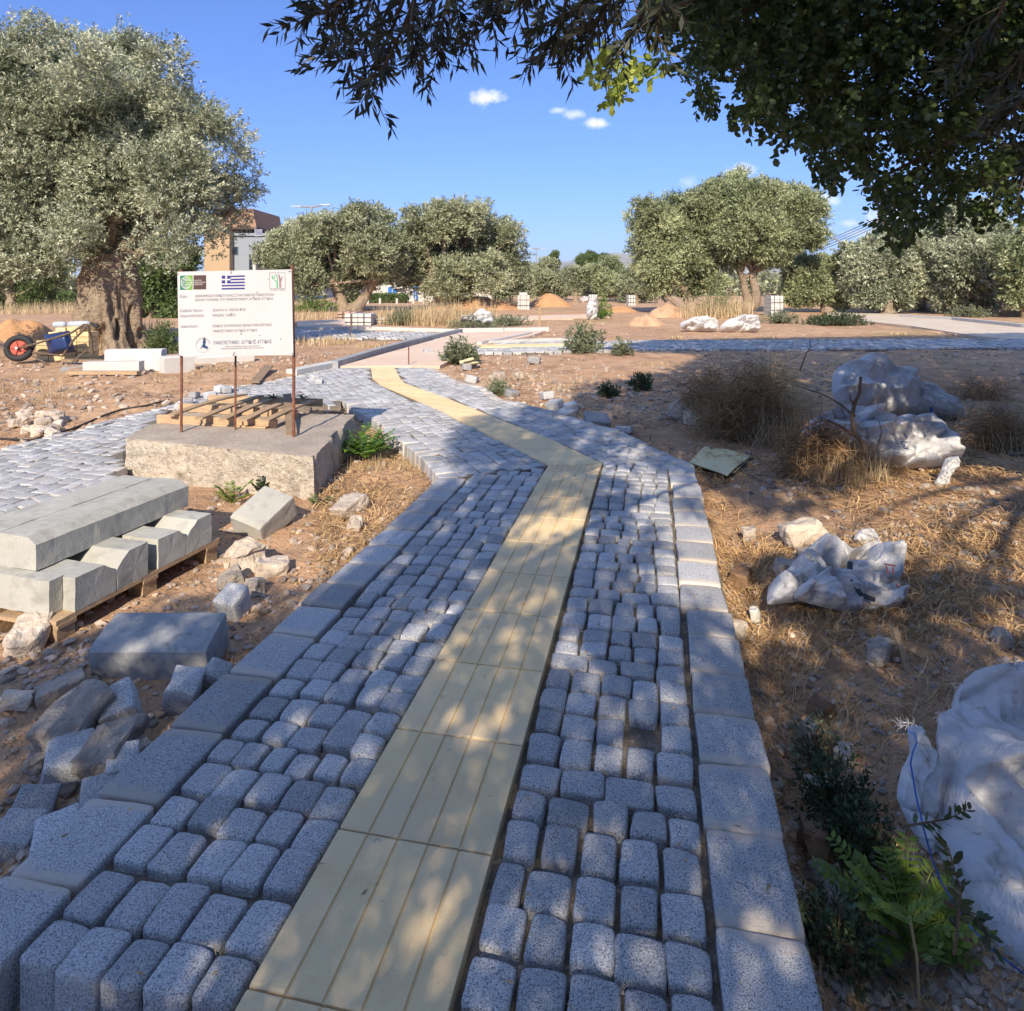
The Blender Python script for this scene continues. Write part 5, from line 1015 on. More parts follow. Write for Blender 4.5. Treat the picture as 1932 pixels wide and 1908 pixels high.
b = MB(); b.tube([onfront(x, y, g[1]+.06, g[2], 1.25, .09) for x, y in [(1712,1378),(1724,1384),(1730,1400),(1722,1420),(1718,1440),(1728,1500),(1742,1560),(1758,1620),(1778,1668),(1800,1705),(1830,1748),(1870,1790),(1932,1838)]], .0020, 5); b.build('blue_seam', MT['blue'], t)
b = MB(); rr_ = np.random.default_rng(8)
for (x, y) in [(1808,1300),(1815,1290),(1890,1254),(1905,1250),(1925,1250),(1772,1355),(1780,1345),(1715,1368),(1725,1366),(1700,1372)]:
    b = MB(); q = onfront(x, y, g[1], g[2], 1.25, .05)
    for _ in range(7): e = rr_.normal(size=3)*.010+[-.005, 0, .006]; b.tube([q, q+e*.6, q+e+[0, 0, -.006]], .0008, 3)
    b.build('frayed_edge', MT['sack'], t)
b = MB(); q = [onfront(x, y, g[1], g[2], 1.25, .12) for x, y in [(1925,1420),(1945,1395),(1960,1500),(1930,1500)]]; 
MG = 'white sacks lying further off'
for k, (lb, ol, bs, th_) in enumerate([
 ('white sack lying left of its twin under the large olive', [(1284,610),(1300,603),(1330,598),(1352,606),(1356,622),(1330,626),(1300,625),(1286,620)], (1320,627), .18),
 ('plump white sack lying right of its twin under the large olive', [(1358,618),(1372,604),(1400,598),(1425,596),(1433,606),(1432,624),(1400,627),(1368,627)], (1400,628), .2),
 ('white sack heap with a peaked top by the tall dry grass', [(868,604),(890,604),(900,590),(910,584),(930,598),(932,612),(910,620),(900,612),(870,610)], (905,618), .25),
 ('upright white sack tied to a stake beside green branches', [(1107,598),(1106,580),(1112,566),(1120,562),(1128,572),(1126,600),(1116,604)], (1116,604), .2),
 ('small white sack lying flat between the mound and the strapped stack', [(1092-2,570),(1105-4,560),(1120-6,562),(1116,570)], (1103,571), .2)]):
    sack('white_sack', lb, ol, bs, .15, th_, .14, 2.3, 50+k, MG, nr=14, na=70)
sack('clear_bag', 'thin crumpled clear plastic bag on the straw below the plinth', [(648,940),(665,934),(690,945),(672,960),(640,955)], (665,962), 1.5, .02, .03, 9, 7, matn='clearbag', cat='plastic bag', nr=12, na=60)

# yellow boards
def board(label, pts, z, t_=.012, mt_='yellowsheet', wav=.02):
    c = [P(x, y, z) for x, y in pts]; m = MB(); n = 12; u, w = np.meshgrid(np.linspace(0, 1, n), np.linspace(0, 1, n)); q = (1-u)[..., None]*(1-w)[..., None]*c[0]+u[..., None]*(1-w)[..., None]*c[1]+u[..., None]*w[..., None]*c[2]+(1-u)[..., None]*w[..., None]*c[3]
    q[..., 2] += wav*fbm(q*5, 2); i = np.arange(n-1)[:, None]*n; j = np.arange(n-1)[None, :]; f = np.stack([i+j, i+j+1, i+n+j+1, i+n+j], -1).reshape(-1, 4); m.add(np.vstack([q.reshape(-1, 3), q.reshape(-1, 3)-[0, 0, t_]]), [f, f[:, ::-1]+n*n]); return lab(m.build('yellow_board', MT[mt_]), label, 'board')
board('cracked pale yellow board at the outer corner of the path bend', [(1300,872),(1372,897),(1416,858),(1330,842)], -.08, t_=.005, wav=.02)
board('small yellow board leaning in the weeds beside the pink path', [(866,681),(893,674),(895,678),(868,686)], .10); board('second small yellow board lying below the leaning one', [(876,684),(902,682),(904,685),(878,688)], .06)
# stake, pegs, branches
def stick(name, label, pts, rad, mt_, cat, group=None, n=6):
    m = MB(); m.tube(pts, rad, n); return lab(m.build(name, MT[mt_]), label, cat, group)
g = G(1712, 1268); sk = MB(); sk.box((0,0,0), (.022,.012,.17), 0, .5, rotm(R(-48), R(8), 0)); sk.add([], np.zeros((0,4),int)) if 0 else None
o = sk.build('wooden_peg', MT['wood']); o.location = (g[0]+.01, g[1]+.06, g[2]+.055); lab(o, 'short wooden peg stuck aslant in the soil right of the sack', 'peg')
g = G(780, 700-12); A = V(778,664,g[1]) ; stick('iron_rod', 'thin iron rod standing by the far end of the paving', [P(771,690,0), P(771,690,0)+[0,0,.35]], .012, 'rust', 'rod')
for k, (x, y, x2, y2, lb) in enumerate([(1018,606,1018,786-1000+800,'wooden marker stake in front of the tall dry grass')]):
    g = G(1018,600) ; 
g = P(1018,621,0.0); stick('marker_stake', 'pale wooden marker stake at the kerb of the crossing path', [g, g+[0,0,.72]], .035, 'wood', 'stake')
g = P(882,672,0); stick('iron_rod', 'thin rusty rod standing left of the pink path in the shade', [P(881,638,0)-[3.2,0,0], P(881,638,0)-[3.2,0,-.8]], .012, 'rust', 'rod')
for lb, a, b in [('dark weathered plank sloping off the soil behind the sign', (480,722), (508,690))]:
    A = P(*a, .03); B = P(*b, .12); m = MB(); o = plank('plank', A, B, .14, .02, None, 'wood_dark'); lab(o, lb, 'plank')
for k, (x1, x2, y, lb) in enumerate([(700-10,790,635,'dark corrugated strip lying beyond the shaded patch'),(1300-10,1400,1000,'')][:1]):
    A = P(x1+240-50, y, .0); B = P(x2+250-50, y+1, .0)
for k, (lb, pts, r_3) in enumerate([
 ('black irrigation hose along the back edge of the sett paving', [(0,832),(60,835),(140,812),(200,786),(230,776),(280,768),(320,760)], .012),
 ('thin black cable across the shaded soil by the yellow sheet', [(1372,905),(1390,893),(1405,880),(1420,868)], .008)]):
    q = np.array([G(x, y)+[0,0,.02] for x, y in pts]); s = np.linspace(0, len(q)-1, 40); c = np.stack([np.interp(s, np.arange(len(q)), q[:, a]) for a in range(3)], 1); stick('hose', lb, c, r_3, 'black', 'hose')

# dead sapling in front of the sacks
g = G(1640, 905); Yb = g[1]; br = MB()
def bt(pts, r1, r2): 
    q = np.array([V(x, y, Yb+dy) for x, y, dy in pts]); s = np.linspace(0, len(q)-1, 4*len(q)); c = np.stack([np.interp(s, np.arange(len(q)), q[:, a]) for a in range(3)], 1); c += .012*np.stack([fbm(xyz(s*1.7, 0*s+a*5+pts[0][0], 0*s), 2) for a in range(3)], 1); br.tube(c, np.linspace(r1, r2, len(c)), 7)
bt([(1648,910,0),(1640,870,0),(1628,840,0),(1612,818,0),(1608,790,0),(1612,765,0),(1622,740,0),(1624,712,.02)], .022, .011)
bt([(1612,822,0),(1590,806,-.05),(1560,792,-.08),(1530,800,-.1),(1500,818,-.1)], .014, .004); bt([(1612,785,0),(1590,765,.05),(1560,748,.1),(1525,735,.12),(1500,725,.15)], .009, .003); bt([(1610,762,0),(1604,752,0),(1606,745,0)], .008, .004)
bt([(1640,880,0),(1655,850,-.05),(1662,815,-.05),(1655,790,-.05)], .006, .002); bt([(1628,845,0),(1600,870,-.1),(1570,885,-.1)], .007, .002)
o = br.build('dead_sapling', MT['bark_dark'], smooth=True); lab(o, 'bare dark forked sapling standing in front of the two white sacks', 'branch')
br = MB(); bt([(1500+10,700,1.2),(1522,665,1.2),(1530,655,1.2),(1545,648,1.2)], .006, .002); bt([(1530,655,1.2),(1528,636,1.2)], .004, .002); lab(br.build('dry_weed', MT['bark_dark']), 'tall dry weed stem rising above the dry grass clump', 'plant')

# ------------------------------------------------------------------ herbs, grass tufts
def bladesmesh(m, c, n, h, spread, wid, r, lean=.5, tone0=.5, flat=.0):
    a = r.uniform(0, 2*np.pi, n); rad = spread*np.sqrt(r.random(n)); b = np.stack([c[0]+rad*np.cos(a), c[1]+rad*np.sin(a), np.zeros(n)], 1); b[:, 2] = np.minimum(gz(b[:, 0], b[:, 1]), c[2]+.1)-.02
    hh = h*r.uniform(.4, 1.1, n); a2 = r.uniform(0, 2*np.pi, n); ld = lean*r.uniform(.1, 1.2, n); d = np.stack([np.cos(a2)*ld, np.sin(a2)*ld, np.ones(n)], 1)
    k = 4; s = np.linspace(0, 1, k); p = b[:, None]+d[:, None]*(s[None, :, None]*hh[:, None, None]); p[..., 2] -= (s[None, :]**2)*hh[:, None]*ld[:, None]*.55
    sd = np.stack([-np.sin(a2+r.normal(0, .5, n)), np.cos(a2), np.zeros(n)], 1)[:, None]; w = (wid*(1-s*.85))[None, :, None]/2
    v = np.stack([p-sd*w, p+sd*w], 2).reshape(-1, 3); i = np.arange(n)[:, None]*(2*k)+2*np.arange(k-1)[None, :]; i = i.reshape(-1); f = np.stack([i, i+1, i+3, i+2], 1)
    m.add(v, f, np.repeat(np.clip(tone0+r.normal(0, .28, n), 0, 1), 2*k))
def tuft(name, label, px, py, h, spread, n, wid=.006, matn=None, seed=0, lean=.5, group=None, cat='grass clump', tone0=.5, z=None):
    g = G(px, py); r = np.random.default_rng(seed); m = MB(); bladesmesh(m, g, n, h, spread, wid, r, lean, tone0); return lab(m.build(name, matn or MT['drygrass']), label, cat, group)
DG = 'dry grass clumps'
TUF = [(640,650),(700,655),(1230,690),(1280,640),(1450,640),(1560,645),(1700,632),(1030,610),(1100,612),(990,720),(1060,735),(1250,720),(400,700),(330,720),(440,660),(1850,690),(1750,680),(1600,690),(120,750),(60,735)]
for k, (lb, x, y, h, s, n, w) in enumerate([
 ('tall dry grass clump below the far right sacks, left part', 1380,812,.50,.45,700,.006), ('tall dry grass clump right behind the dead sapling', 1500,835,.55,.55,1000,.006), ('rusty brown dry bush at the left end of the long grass', 1330,770,.42,.22,500,.006),
 ('dry grass clump at the upper right of the long grass', 1450,770,.48,.5,700,.006), ('dry grass at the foot of the dead sapling', 1590,905,.36,.32,600,.005), ('dry grass clump at the right edge behind the sacks', 1890,800,.35,.6,600,.006),
 ('green tipped grass clump cut by the right edge', 1915,850,.30,.30,260,.007), ('dry grass tuft beside the plinth corner', 690,885,.16,.18,220,.004), ('dry grass tuft in the hollow left of the path bend', 770,880,.14,.16,200,.004)]):
    tuft('dry_grass', lb, x, y, h, s, n, w, None, 300+k, .75, DG)
for k, (x, y) in enumerate([(640,650),(700,655),(1230,690),(1280,640),(1450,640),(1560,645),(1700,632),(1030,610),(1100,612),(990,720),(1060,735),(1250,720),(400,700),(330,720),(440,660),(1850,690),(1750,680),(1600,690),(120,750),(60,735)]):
    tuft('dry_weed_tuft', ['first','second','third','fourth','fifth','sixth','seventh','eighth','ninth','tenth','eleventh','twelfth','thirteenth','fourteenth','fifteenth','sixteenth','seventeenth','eighteenth','nineteenth','twentieth'][sorted([(q[0]) for q in TUF]).index(x)]+' small dry weed tuft of the open soil, counted from the left', x, y, .16, .35, 160, .006*(1+2*(y < 660)), None, 400+k, .8, 'small weed tufts on the open soil')
for k, (lb, x, y, h, s, n) in enumerate([
 ('tall golden dry grass in front of the wide centre olive, left part', 790,612,.95,1.7,900), ('tall golden dry grass in front of the wide centre olive, right part', 860,612,1.05,1.7,1000), ('golden dry grass at the foot of the bent double trunk', 1370,600,1.2,1.2,700), ('golden dry grass left of the bent double trunk', 1325,600,1.0,1.2,500),
 ('dry grass by the foot of the gnarled trunk, right', 262,655,.8,.6,400), ('dry grass by the foot of the gnarled trunk, left', 165,665,.75,.5,400), ('dry yellow grass under the sign tree', 590,602,.6,2.0,600), ('yellow grass bank left of the gnarled trunk', 90,590,.8,2.6,900), ('dry golden grass below the silver olive', 1650,585,.7,2.4,700), ('dry golden grass under the tall dense olive', 1850,590,.9,2.5,900), ('dry grass strip beyond the dirt mounds', 980,575,.8,3.0,700), ('dry grass behind the strapped stack on the right', 1520,580,.7,3,700),
 ('dry weeds below the sign on the shaded plot', 600,648,.25,1.0,300)]):
    tuft('dry_grass', lb, x, y, h, s, n, .022, None, 330+k, .45, 'dry grass further off')
def tangle(label, px, py, wpx, hpx, n, seed, matn='tangle', wid=.0055):
    g = G(px, py); dz = proj(g)[2]; w = wpx/FPX*dz/2; h = hpx/FPX*dz; r = np.random.default_rng(seed); K = 6; s = np.linspace(0, 1, K)
    d0 = r.normal(size=(n, 3)); d0[:, 2] = np.abs(d0[:, 2]); d0 /= np.linalg.norm(d0, axis=1, keepdims=True); st = g+[0, w*.4, 0]+d0*r.uniform(.05, .9, n)[:, None]**.7*np.array([w, w*.6, h])*(1+.3*fbm(d0*3+seed, 2))[:, None]
    dr = r.normal(size=(n, 3))*[1, 1, .7]+[0, 0, .35]; dr /= np.linalg.norm(dr, axis=1, keepdims=True); L_ = h*r.uniform(.15, .6, n); cu = r.normal(size=(n, 3))*.5+[0, 0, -.4]
    p = st[:, None]+dr[:, None]*(s[None, :, None]*L_[:, None, None])+cu[:, None]*(s[None, :, None]**2*L_[:, None, None]*.6); p[..., 2] = np.maximum(p[..., 2], g[2]-.02); sd = np.cross(dr, r.normal(size=(n, 3))); sd /= np.linalg.norm(sd, axis=1, keepdims=True); ww = (wid*(1-.6*s))[None, :, None]/2
    v = np.stack([p-sd[:, None]*ww, p+sd[:, None]*ww], 2).reshape(-1, 3); i = (np.arange(n)[:, None]*(2*K)+2*np.arange(K-1)[None, :]).reshape(-1); m = MB(); m.add(v, np.stack([i, i+1, i+3, i+2], 1), np.repeat(np.clip(r.normal(.5, .3, n), 0, 1), 2*K)); return lab(m.build('dry_bush', MT[matn]), label, 'dry bush', 'tangled dry bushes')
tangle('reddish brown tangled dry bush at the left end of the long dry clump', 1345, 800, 130, 110, 2200, 1); tangle('large tangled dry bush in the middle of the long dry clump', 1430, 835, 200, 150, 3800, 2); tangle('tangled dry stems at the foot of the dead sapling', 1565, 905, 190, 110, 3000, 3); tangle('pale tangled dry stems standing up behind the big dry bush', 1460, 760, 170, 95, 1800, 4, 'drygrass')
tangle('low brown tangle of dry stems behind the farther sack', 1870, 760, 150, 50, 1200, 5); tangle('brown tangle at the right edge beyond the sack neck', 1900, 850, 130, 90, 1500, 6)
def shrub(name, label, px, py, wpx, hpx, n, leaf, matn, seed=0, group=None, cat='shrub', npl=7, stem=None, shape='lance', Yoff=0):
    g = G(px, py); Y = g[1]+Yoff; dz = proj(g)[2]; w = wpx/FPX*dz/2; h = hpx/FPX*dz; r = np.random.default_rng(seed); t = thing(name, g, label, cat, group)
    d = r.normal(size=(n, 3)); d[:, 2] = np.abs(d[:, 2]); d /= np.linalg.norm(d, axis=1, keepdims=True); rad = r.uniform(.25, 1.05, n)*(1+.35*fbm(d*2.5+seed, 2)); p = g+d*rad[:, None]*np.array([w, w*.8, h]); p[:, 1] += w*.5
    c = g+[0, w*.5, 0]; m = MB(); leaves(m, p, d+np.array([0, 0, .5])+r.normal(0, .35, p.shape), npl, leaf[0], leaf[1], leaf[2], tone=np.clip(.45+.35*fbm(p*3, 2), 0, 1), seed=seed, shape=shape); m.build('foliage', LM[matn], t)
    m = MB()
    for k in range(0, n, max(1, n//40)): m.tube([c, (c+p[k])/2+[0, 0, .1*h], p[k]], [.012*dz/8, .008*dz/8, .003], 4)
    m.build('stems', MT['bark_dark'], t); return t
WGp = 'weedy shrubs on the plot'
shrub('weed_shrub', 'grey green leafy weed beside the shaded crossing path', 1102,668,76,46,260,(.10,.028,.12),'weed',1,WGp)
shrub('weed_shrub', 'grey green weed bush overhanging the end of the pink path', 868,690,62,42,230,(.11,.03,.12),'weed',2,WGp)
shrub('weed_shrub', 'small weed right of the leafy weed by the crossing path', 1176,672,34,26,90,(.08,.025,.1),'weed',3,WGp)
shrub('weed_shrub', 'low weed at the edge of the sunlit paving bulge', 938,748,46,22,120,(.05,.016,.07),'weed',4,WGp)
shrub('weed_shrub', 'dark leafy weed on the shaded soil, left one', 1150,752,30,22,60,(.07,.022,.07),'darkweed',5,WGp); shrub('weed_shrub', 'dark leafy weed on the shaded soil, right one', 1213,738,34,26,60,(.08,.024,.08),'darkweed',6,WGp)
shrub('weed_shrub', 'green weeds behind the white kerb edge of the pink path', 1010-110,622,120,14,200,(.09,.03,.12),'weed',7,WGp)
shrub('weed_shrub', 'low green weeds right of the heaped white sack', 960,616,90,16,200,(.1,.03,.14),'weed',8,WGp)
shrub('weed_shrub', 'dark green ground weeds between the tall stack and the sandy path', 1590,616,120,20,420,(.11,.035,.14),'darkweed',9,WGp)
shrub('weed_shrub', 'grey weeds right of the plump white sack', 1480,612,70,18,200,(.1,.03,.14),'weed',10,WGp)
shrub('weed_shrub', 'green shoots at the foot of the leaning olive', 1360,600,80,50,330,(.12,.034,.2),'hedge',11,WGp)
shrub('weed_shrub', 'green branch cuttings beside the upright white sack', 1136,603,34,44,160,(.12,.03,.16),'bright',12,WGp)
shrub('weed_shrub', 'bright green bush at the foot of the forked olive', 585,590,80,26,300,(.14,.04,.2),'bright',13,WGp)
shrub('weed_shrub', 'dark green shrub at the right foot of the gnarled trunk', 300,672,62,56,360,(.07,.022,.14),'hedge',14,WGp)
shrub('weed_shrub', 'grey green weeds left of the tall dry grass', 755,615,56,26,240,(.11,.03,.16),'weed',15,WGp)
shrub('weed_shrub', 'green weeds below the right hand olives', 1840,600,70,20,260,(.11,.035,.16),'weed',16,WGp)
def pinnate(label, px, py, fronds, matn, seed=0, ll=.035, lw=.014, group='seedlings with feathered leaves', name='seedling', z=None):
    g = G(px, py) if z is None else P(px, py, z); r = np.random.default_rng(seed); t = thing(name, g, label, 'plant', group); m = MB(); st = MB()
    for (dx, dy, dz, L_) in fronds:
        d = np.array([dx, dy, dz], float); d /= np.linalg.norm(d); s = np.linspace(0, 1, 14); c = g+d*L_*s[:, None]; c[:, 2] -= .28*L_*s**2; st.tube(c, np.linspace(.004, .0012, 14), 4)
        tg = np.gradient(c, axis=0); tg /= np.linalg.norm(tg, axis=1, keepdims=True); sd = np.cross(tg, [0, 0, 1.]); sd /= np.maximum(np.linalg.norm(sd, axis=1, keepdims=True), 1e-6)
        for k in range(4, 14):
            for sg_ in (-1, 1):
                l = ll*(1.15-abs(k-8)*.07)*r.uniform(.85, 1.1); q = sd[k]*sg_+tg[k]*.45+[0, 0, r.uniform(-.3, .1)]; q /= np.linalg.norm(q); w = np.cross(q, [0, 0, 1.])+r.normal(0, .3, 3); w /= np.linalg.norm(w); b = c[k]
                m.add([b, b+q*l*.35+w*lw/2, b+q*l*.7+w*lw*.42, b+q*l, b+q*l*.7-w*lw*.42, b+q*l*.35-w*lw/2], np.arange(6)[None, :], np.clip(r.normal(.5, .25), 0, 1))
    m.build('leaves', LM[matn], t); st.build('stems', LM[matn], t); return t
def rnd_fr(n, L_, seed, up=.9): r = np.random.default_rng(seed); return [(math.cos(a), math.sin(a), up*r.uniform(.5, 1.6), L_*r.uniform(.6, 1.1)) for a in r.uniform(0, 6.28, n)]
pinnate('yellow green feathered seedling at the foot of the plinth, left one', 437,948, [(-.5,-.2,1,.22),(.7,.1,1.2,.26),(.3,-.3,1,.2),(-.2,.3,1.3,.2),(.1,-.5,.8,.16),(-.7,.1,.7,.17),(.9,-.2,.8,.18)], 'fern', 1, .045, .018)
pinnate('small dark feathered seedling at the foot of the plinth, right one', 490,935, [(.1,-.1,1.4,.20),(-.3,-.2,1,.14),(.4,-.1,1,.14),(0,.3,1.2,.15)], 'darkweed', 2, .04, .018)
pinnate('tiny green seedling at the right bottom corner of the plinth', 600,952, rnd_fr(6, .12, 4), 'hedge', 3, .03, .012)
for k, (x, y) in enumerate([(690,868)]):
    t = pinnate('bright green leafy bush growing against the shaded side of the plinth', x, y, rnd_fr(34, .42, 11, 1.6), 'bright', 5, .06, .026, name='green_bush')
pinnate('yellow green feathered bush in the ditch below the open bag', 1712,1775, [(a,b,c*1.2,l) for a,b,c,l in rnd_fr(30, .27, 17, 1.3)], 'fern', 6, .036, .012, name='green_bush')
pinnate('single broad fern frond arching out above the ditch bottom', 1725,1895, [(.12,.3,1.6,.20)], 'fern', 7, .05, .016) if 0 else None
# pale stalk with a frond
g = P(1735, 1900, -.15); q = MB(); st_ = [g, g+[0,.01,.10], g+[-.01,.02,.18]]; 
t = thing('fern_plant', g, 'fern frond on a thin yellow stalk at the bottom of the ditch', 'plant'); q.tube(st_, .003, 5); q.build('stalk', MT['straw'], t); q = MB(); r = np.random.default_rng(4); c0 = np.array(st_[-1])
for sg_, L_ in ((-1, .07), (1, .11)):
    for k in range(12):
        b = c0+np.array([sg_*L_*k/12, .02*k/12, .035*k/12*(1 if sg_ > 0 else .2)])
        for s2 in (-1, 1): d = np.array([sg_*.5, s2*.8, .2]); d /= np.linalg.norm(d); l = .034*(1-k/16); w = np.array([.006, 0, .002]); q.add([b, b+d*l*.5+w, b+d*l, b+d*l*.5-w], np.arange(4)[None, :], r.random())
q.build('frond', LM['fern'], t)
def sprig(label, pts, Y, matn, seed, n=10, ll=.022, lw=.009, cat='plant', group='leafy twigs in the ditch'):
    q = np.array([V(x, y, Y+.0*k) for k, (x, y) in enumerate(pts)]); s = np.linspace(0, len(q)-1, n*2); c = np.stack([np.interp(s, np.arange(len(q)), q[:, a]) for a in range(3)], 1); t = thing('leafy_twig', c[0], label, cat, group); m = MB(); m.tube(c, np.linspace(.003, .001, len(c)), 4); m.build('stem', MT['bark_dark'], t)
    m = MB(); dd = np.gradient(c, axis=0); leaves(m, c[3:], dd[3:], 2, ll, lw, .008, 1.0, seed=seed, shape='oval'); m.build('leaves', LM[matn], t)
sprig('dark leafy twig standing in front of the big bag', [(1800,1800),(1808,1740),(1812,1680),(1800,1640),(1790,1600)], 1.02, 'darkweed', 1); sprig('leafy twig crossing the lower edge of the big bag', [(1780,1700),(1820,1720),(1850,1740),(1868,1775)], 1.05, 'darkweed', 2); sprig('leafy twig reaching over the flap of the big bag', [(1700,1560),(1750,1552),(1790,1545),(1820,1530)], 1.32, 'darkweed', 3)
for k, (x, y, w_, h_, n_, m_, lb) in enumerate([(1590,1560,130,110,170,'darkweed','dark small leaved weed in the ditch by the kerb'),(1640,1640,120,90,170,'darkweed','dark small leaved weed behind the fern bush'),(1545,1450,60,90,60,'weed','pale weed sprouting by the kerb in the ditch'),(1600,1850,160,120,150,'darkweed','thin dark weed at the bottom of the ditch')]):
    shrub('ditch_weed', lb, x, y, w_, h_, n_, (.022,.009,.05), m_, 60+k, 'weeds in the ditch')

# ------------------------------------------------------------------ gravel, straw and leaf litter
def on_soil(n, seed, box, extra=None):
    """points spread evenly over the picture of the ground, so that near ground gets the fine grain"""
    r = np.random.default_rng(seed); x = r.uniform(box[0], box[2], n); y = r.uniform(box[1], box[3], n); rx, ry, rz = (x-966)/FPX, 1.0, (HY-y)/FPX; t = (-.08-CH)/rz; X, Y = rx*t, ry*t
    k = ~holes(X, Y); s_ = (X-a_[0])*DN[0]+(Y-a_[1])*DN[1]; k &= ~inpoly(X, Y, PLINTH); return X[k], Y[k], x[k], y[k]
ICO = None
def icos():
    bm = bmesh.new(); bmesh.ops.create_icosphere(bm, subdivisions=1, radius=1); v = np.array([q.co[:] for q in bm.verts]); f = np.array([[w.index for w in q.verts] for q in bm.faces]); bm.free(); return v, f
IV, IF = icos()
def pebbles(name, label, n, seed, box, smin, smax, matn, dens=None, exp=3.0):
    X, Y, x, y = on_soil(n, seed, box); r = np.random.default_rng(seed+1)
    if dens is not None: k = r.random(len(X)) < dens(X, Y, x, y); X, Y = X[k], Y[k]
    n = len(X); s = smin+(smax-smin)*r.random(n)**exp; s *= np.clip(np.hypot(X, Y)/4, .75, 2.2); Z = gz(X, Y); a = r.uniform(0, 6.28, n); sc = np.stack([s, s*r.uniform(.55, 1, n), s*r.uniform(.35, .75, n)], 1)
    v = IV[None]*(1+r.normal(0, .16, (n, len(IV), 1)))*sc[:, None]; tl = r.normal(0, .35, n); c, s_ = np.cos(a)[:, None], np.sin(a)[:, None]; vx = v[..., 0]*c-v[..., 1]*s_; vy = v[..., 0]*s_+v[..., 1]*c; vz = v[..., 2]+vx*np.tan(tl)[:, None]*.5
    V_ = np.stack([vx+X[:, None], vy+Y[:, None], vz+(Z+sc[:, 2]*.35)[:, None]], -1).reshape(-1, 3); F = (IF[None]+np.arange(n)[:, None, None]*len(IV)).reshape(-1, 3); m = MB(); m.add(V_, F, np.repeat(r.random(n), len(IV))); return stuff(m.build(name, MT[matn]), label, 'gravel')
def dl(X, Y, x, y):      # stony on the left bank, thinner elsewhere
    nn = fbm(xyz(X*1.3, Y*1.3, 0*X), 3); return np.clip(.45+1.4*nn+.5*(x < 700)*(y > 1000)+.15*(x > 1300), .03, 1)
pebbles('gravel', 'small brown and grey stones strewn over the soil', 48000, 1, (-350, 760, 2280, 2150), .004, .026, 'gravel', dl, 3.2)
pebbles('coarse_gravel', 'fist sized broken stones on the left bank', 2600, 2, (-350, 1030, 760, 1700), .010, .042, 'gravel', lambda X, Y, x, y: np.clip(.5+1.5*fbm(xyz(X*2, Y*2, 0*X), 2), 0, 1), 2.4)
pebbles('far_gravel', 'pale pebbles on the sunlit soil further off', 20000, 3, (-350, 615, 2280, 800), .006, .026, 'gravel', lambda X, Y, x, y: np.clip(.4+1.4*fbm(xyz(X*.7, Y*.7, 0*X), 2), 0, 1), 3)
pebbles('rubble_strip', 'broken stones in the shade along the outer right kerb', 2600, 4, (1360, 900, 2200, 1990), .008, .03, 'rubble', lambda X, Y, x, y: np.clip(.5+1.2*fbm(xyz(X*3, Y*3, 0*X), 2), 0, 1), 2.5)
def strawm(name, label, n, seed, box, l0, l1, matn, dens, wid=.0034, lift=.025):
    X, Y, x, y = on_soil(n, seed, box); r = np.random.default_rng(seed+1); k = r.random(len(X)) < dens(X, Y, x, y); X, Y = X[k], Y[k]; n = len(X); a = r.uniform(0, 6.28, n); L_ = r.uniform(l0, l1, n)*np.clip(np.hypot(X, Y)/3.5, .7, 2); cv = r.normal(0, .35, n); Z = gz(X, Y)
    K = 5; s = np.linspace(-.5, .5, K); ang = a[:, None]+cv[:, None]*s*2; px = X[:, None]+np.cos(ang)*s*L_[:, None]; py = Y[:, None]+np.sin(ang)*s*L_[:, None]; pz = gz(px, py)+.004+lift*r.random(n)[:, None]*(1+np.sin(s*3+r.uniform(0, 6, n)[:, None]))
    w = (wid*np.clip(np.hypot(X, Y)/3, .8, 2.4)*r.uniform(.5, 1.3, n))[:, None]/2; sx, sy = -np.sin(ang)*w, np.cos(ang)*w; v = np.stack([np.stack([px-sx, py-sy, pz], -1), np.stack([px+sx, py+sy, pz+.3*w], -1)], 2).reshape(-1, 3)
    i = (np.arange(n)[:, None]*(2*K)+2*np.arange(K-1)[None, :]).reshape(-1); m = MB(); m.add(v, np.stack([i, i+1, i+3, i+2], 1), np.repeat(r.random(n), 2*K)); return stuff(m.build(name, matn), label, 'straw')
def ds(X, Y, x, y): nn = fbm(xyz(X*1.6, Y*1.6, 0*X+2), 3); return np.clip(.55+1.5*nn, .04, 1)*np.clip((1290-y)/160, .18, 1)*np.where((x > 1290)|((x > 590)&(x < 900)&(y < 1100)), 1, np.where(x < 450, .25, 0))
strawm('straw_litter', 'dry straw and grass stalks covering the right verge', 70000, 11, (560, 800, 2280, 1500), .03, .14, MT['straw'], ds)
strawm('straw_litter', 'sparse twigs and straw in the near right ditch', 5000, 12, (1480, 1300, 2280, 2100), .02, .08, MT['straw'], lambda X, Y, x, y: .35+0*X, .002)
strawm('straw_litter', 'sparse straw bits over the middle soil', 26000, 13, (-300, 610, 2280, 860), .04, .15, MT['tangle'], lambda X, Y, x, y: np.clip(.3+1.5*fbm(xyz(X, Y, 0*X), 2), .02, 1))
def litter(name, label, n, seed, box, matn, dens, size=.02):
    X, Y, x, y = on_soil(n, seed, box); r = np.random.default_rng(seed+1); k = r.random(len(X)) < dens(X, Y, x, y); X, Y = X[k], Y[k]; p = np.stack([X, Y, gz(X, Y)+.006], 1); m = MB(); leaves(m, p, r.normal(size=p.shape)*[1, 1, .15], 2, size, size*.3, size*.3, 1.0, seed=seed); o = m.build(name, matn); return stuff(o, label, 'leaf litter')
litter('leaf_litter', 'fallen dry olive leaves on the verges', 16000, 21, (-300, 850, 2280, 2100), MT['straw'], lambda X, Y, x, y: np.clip(.35+1.3*fbm(xyz(X*2, Y*2, 0*X+7), 2), .02, 1)*np.where((x > 1290)|((x > 560)&(y < 1100)), 1, .25), .030)
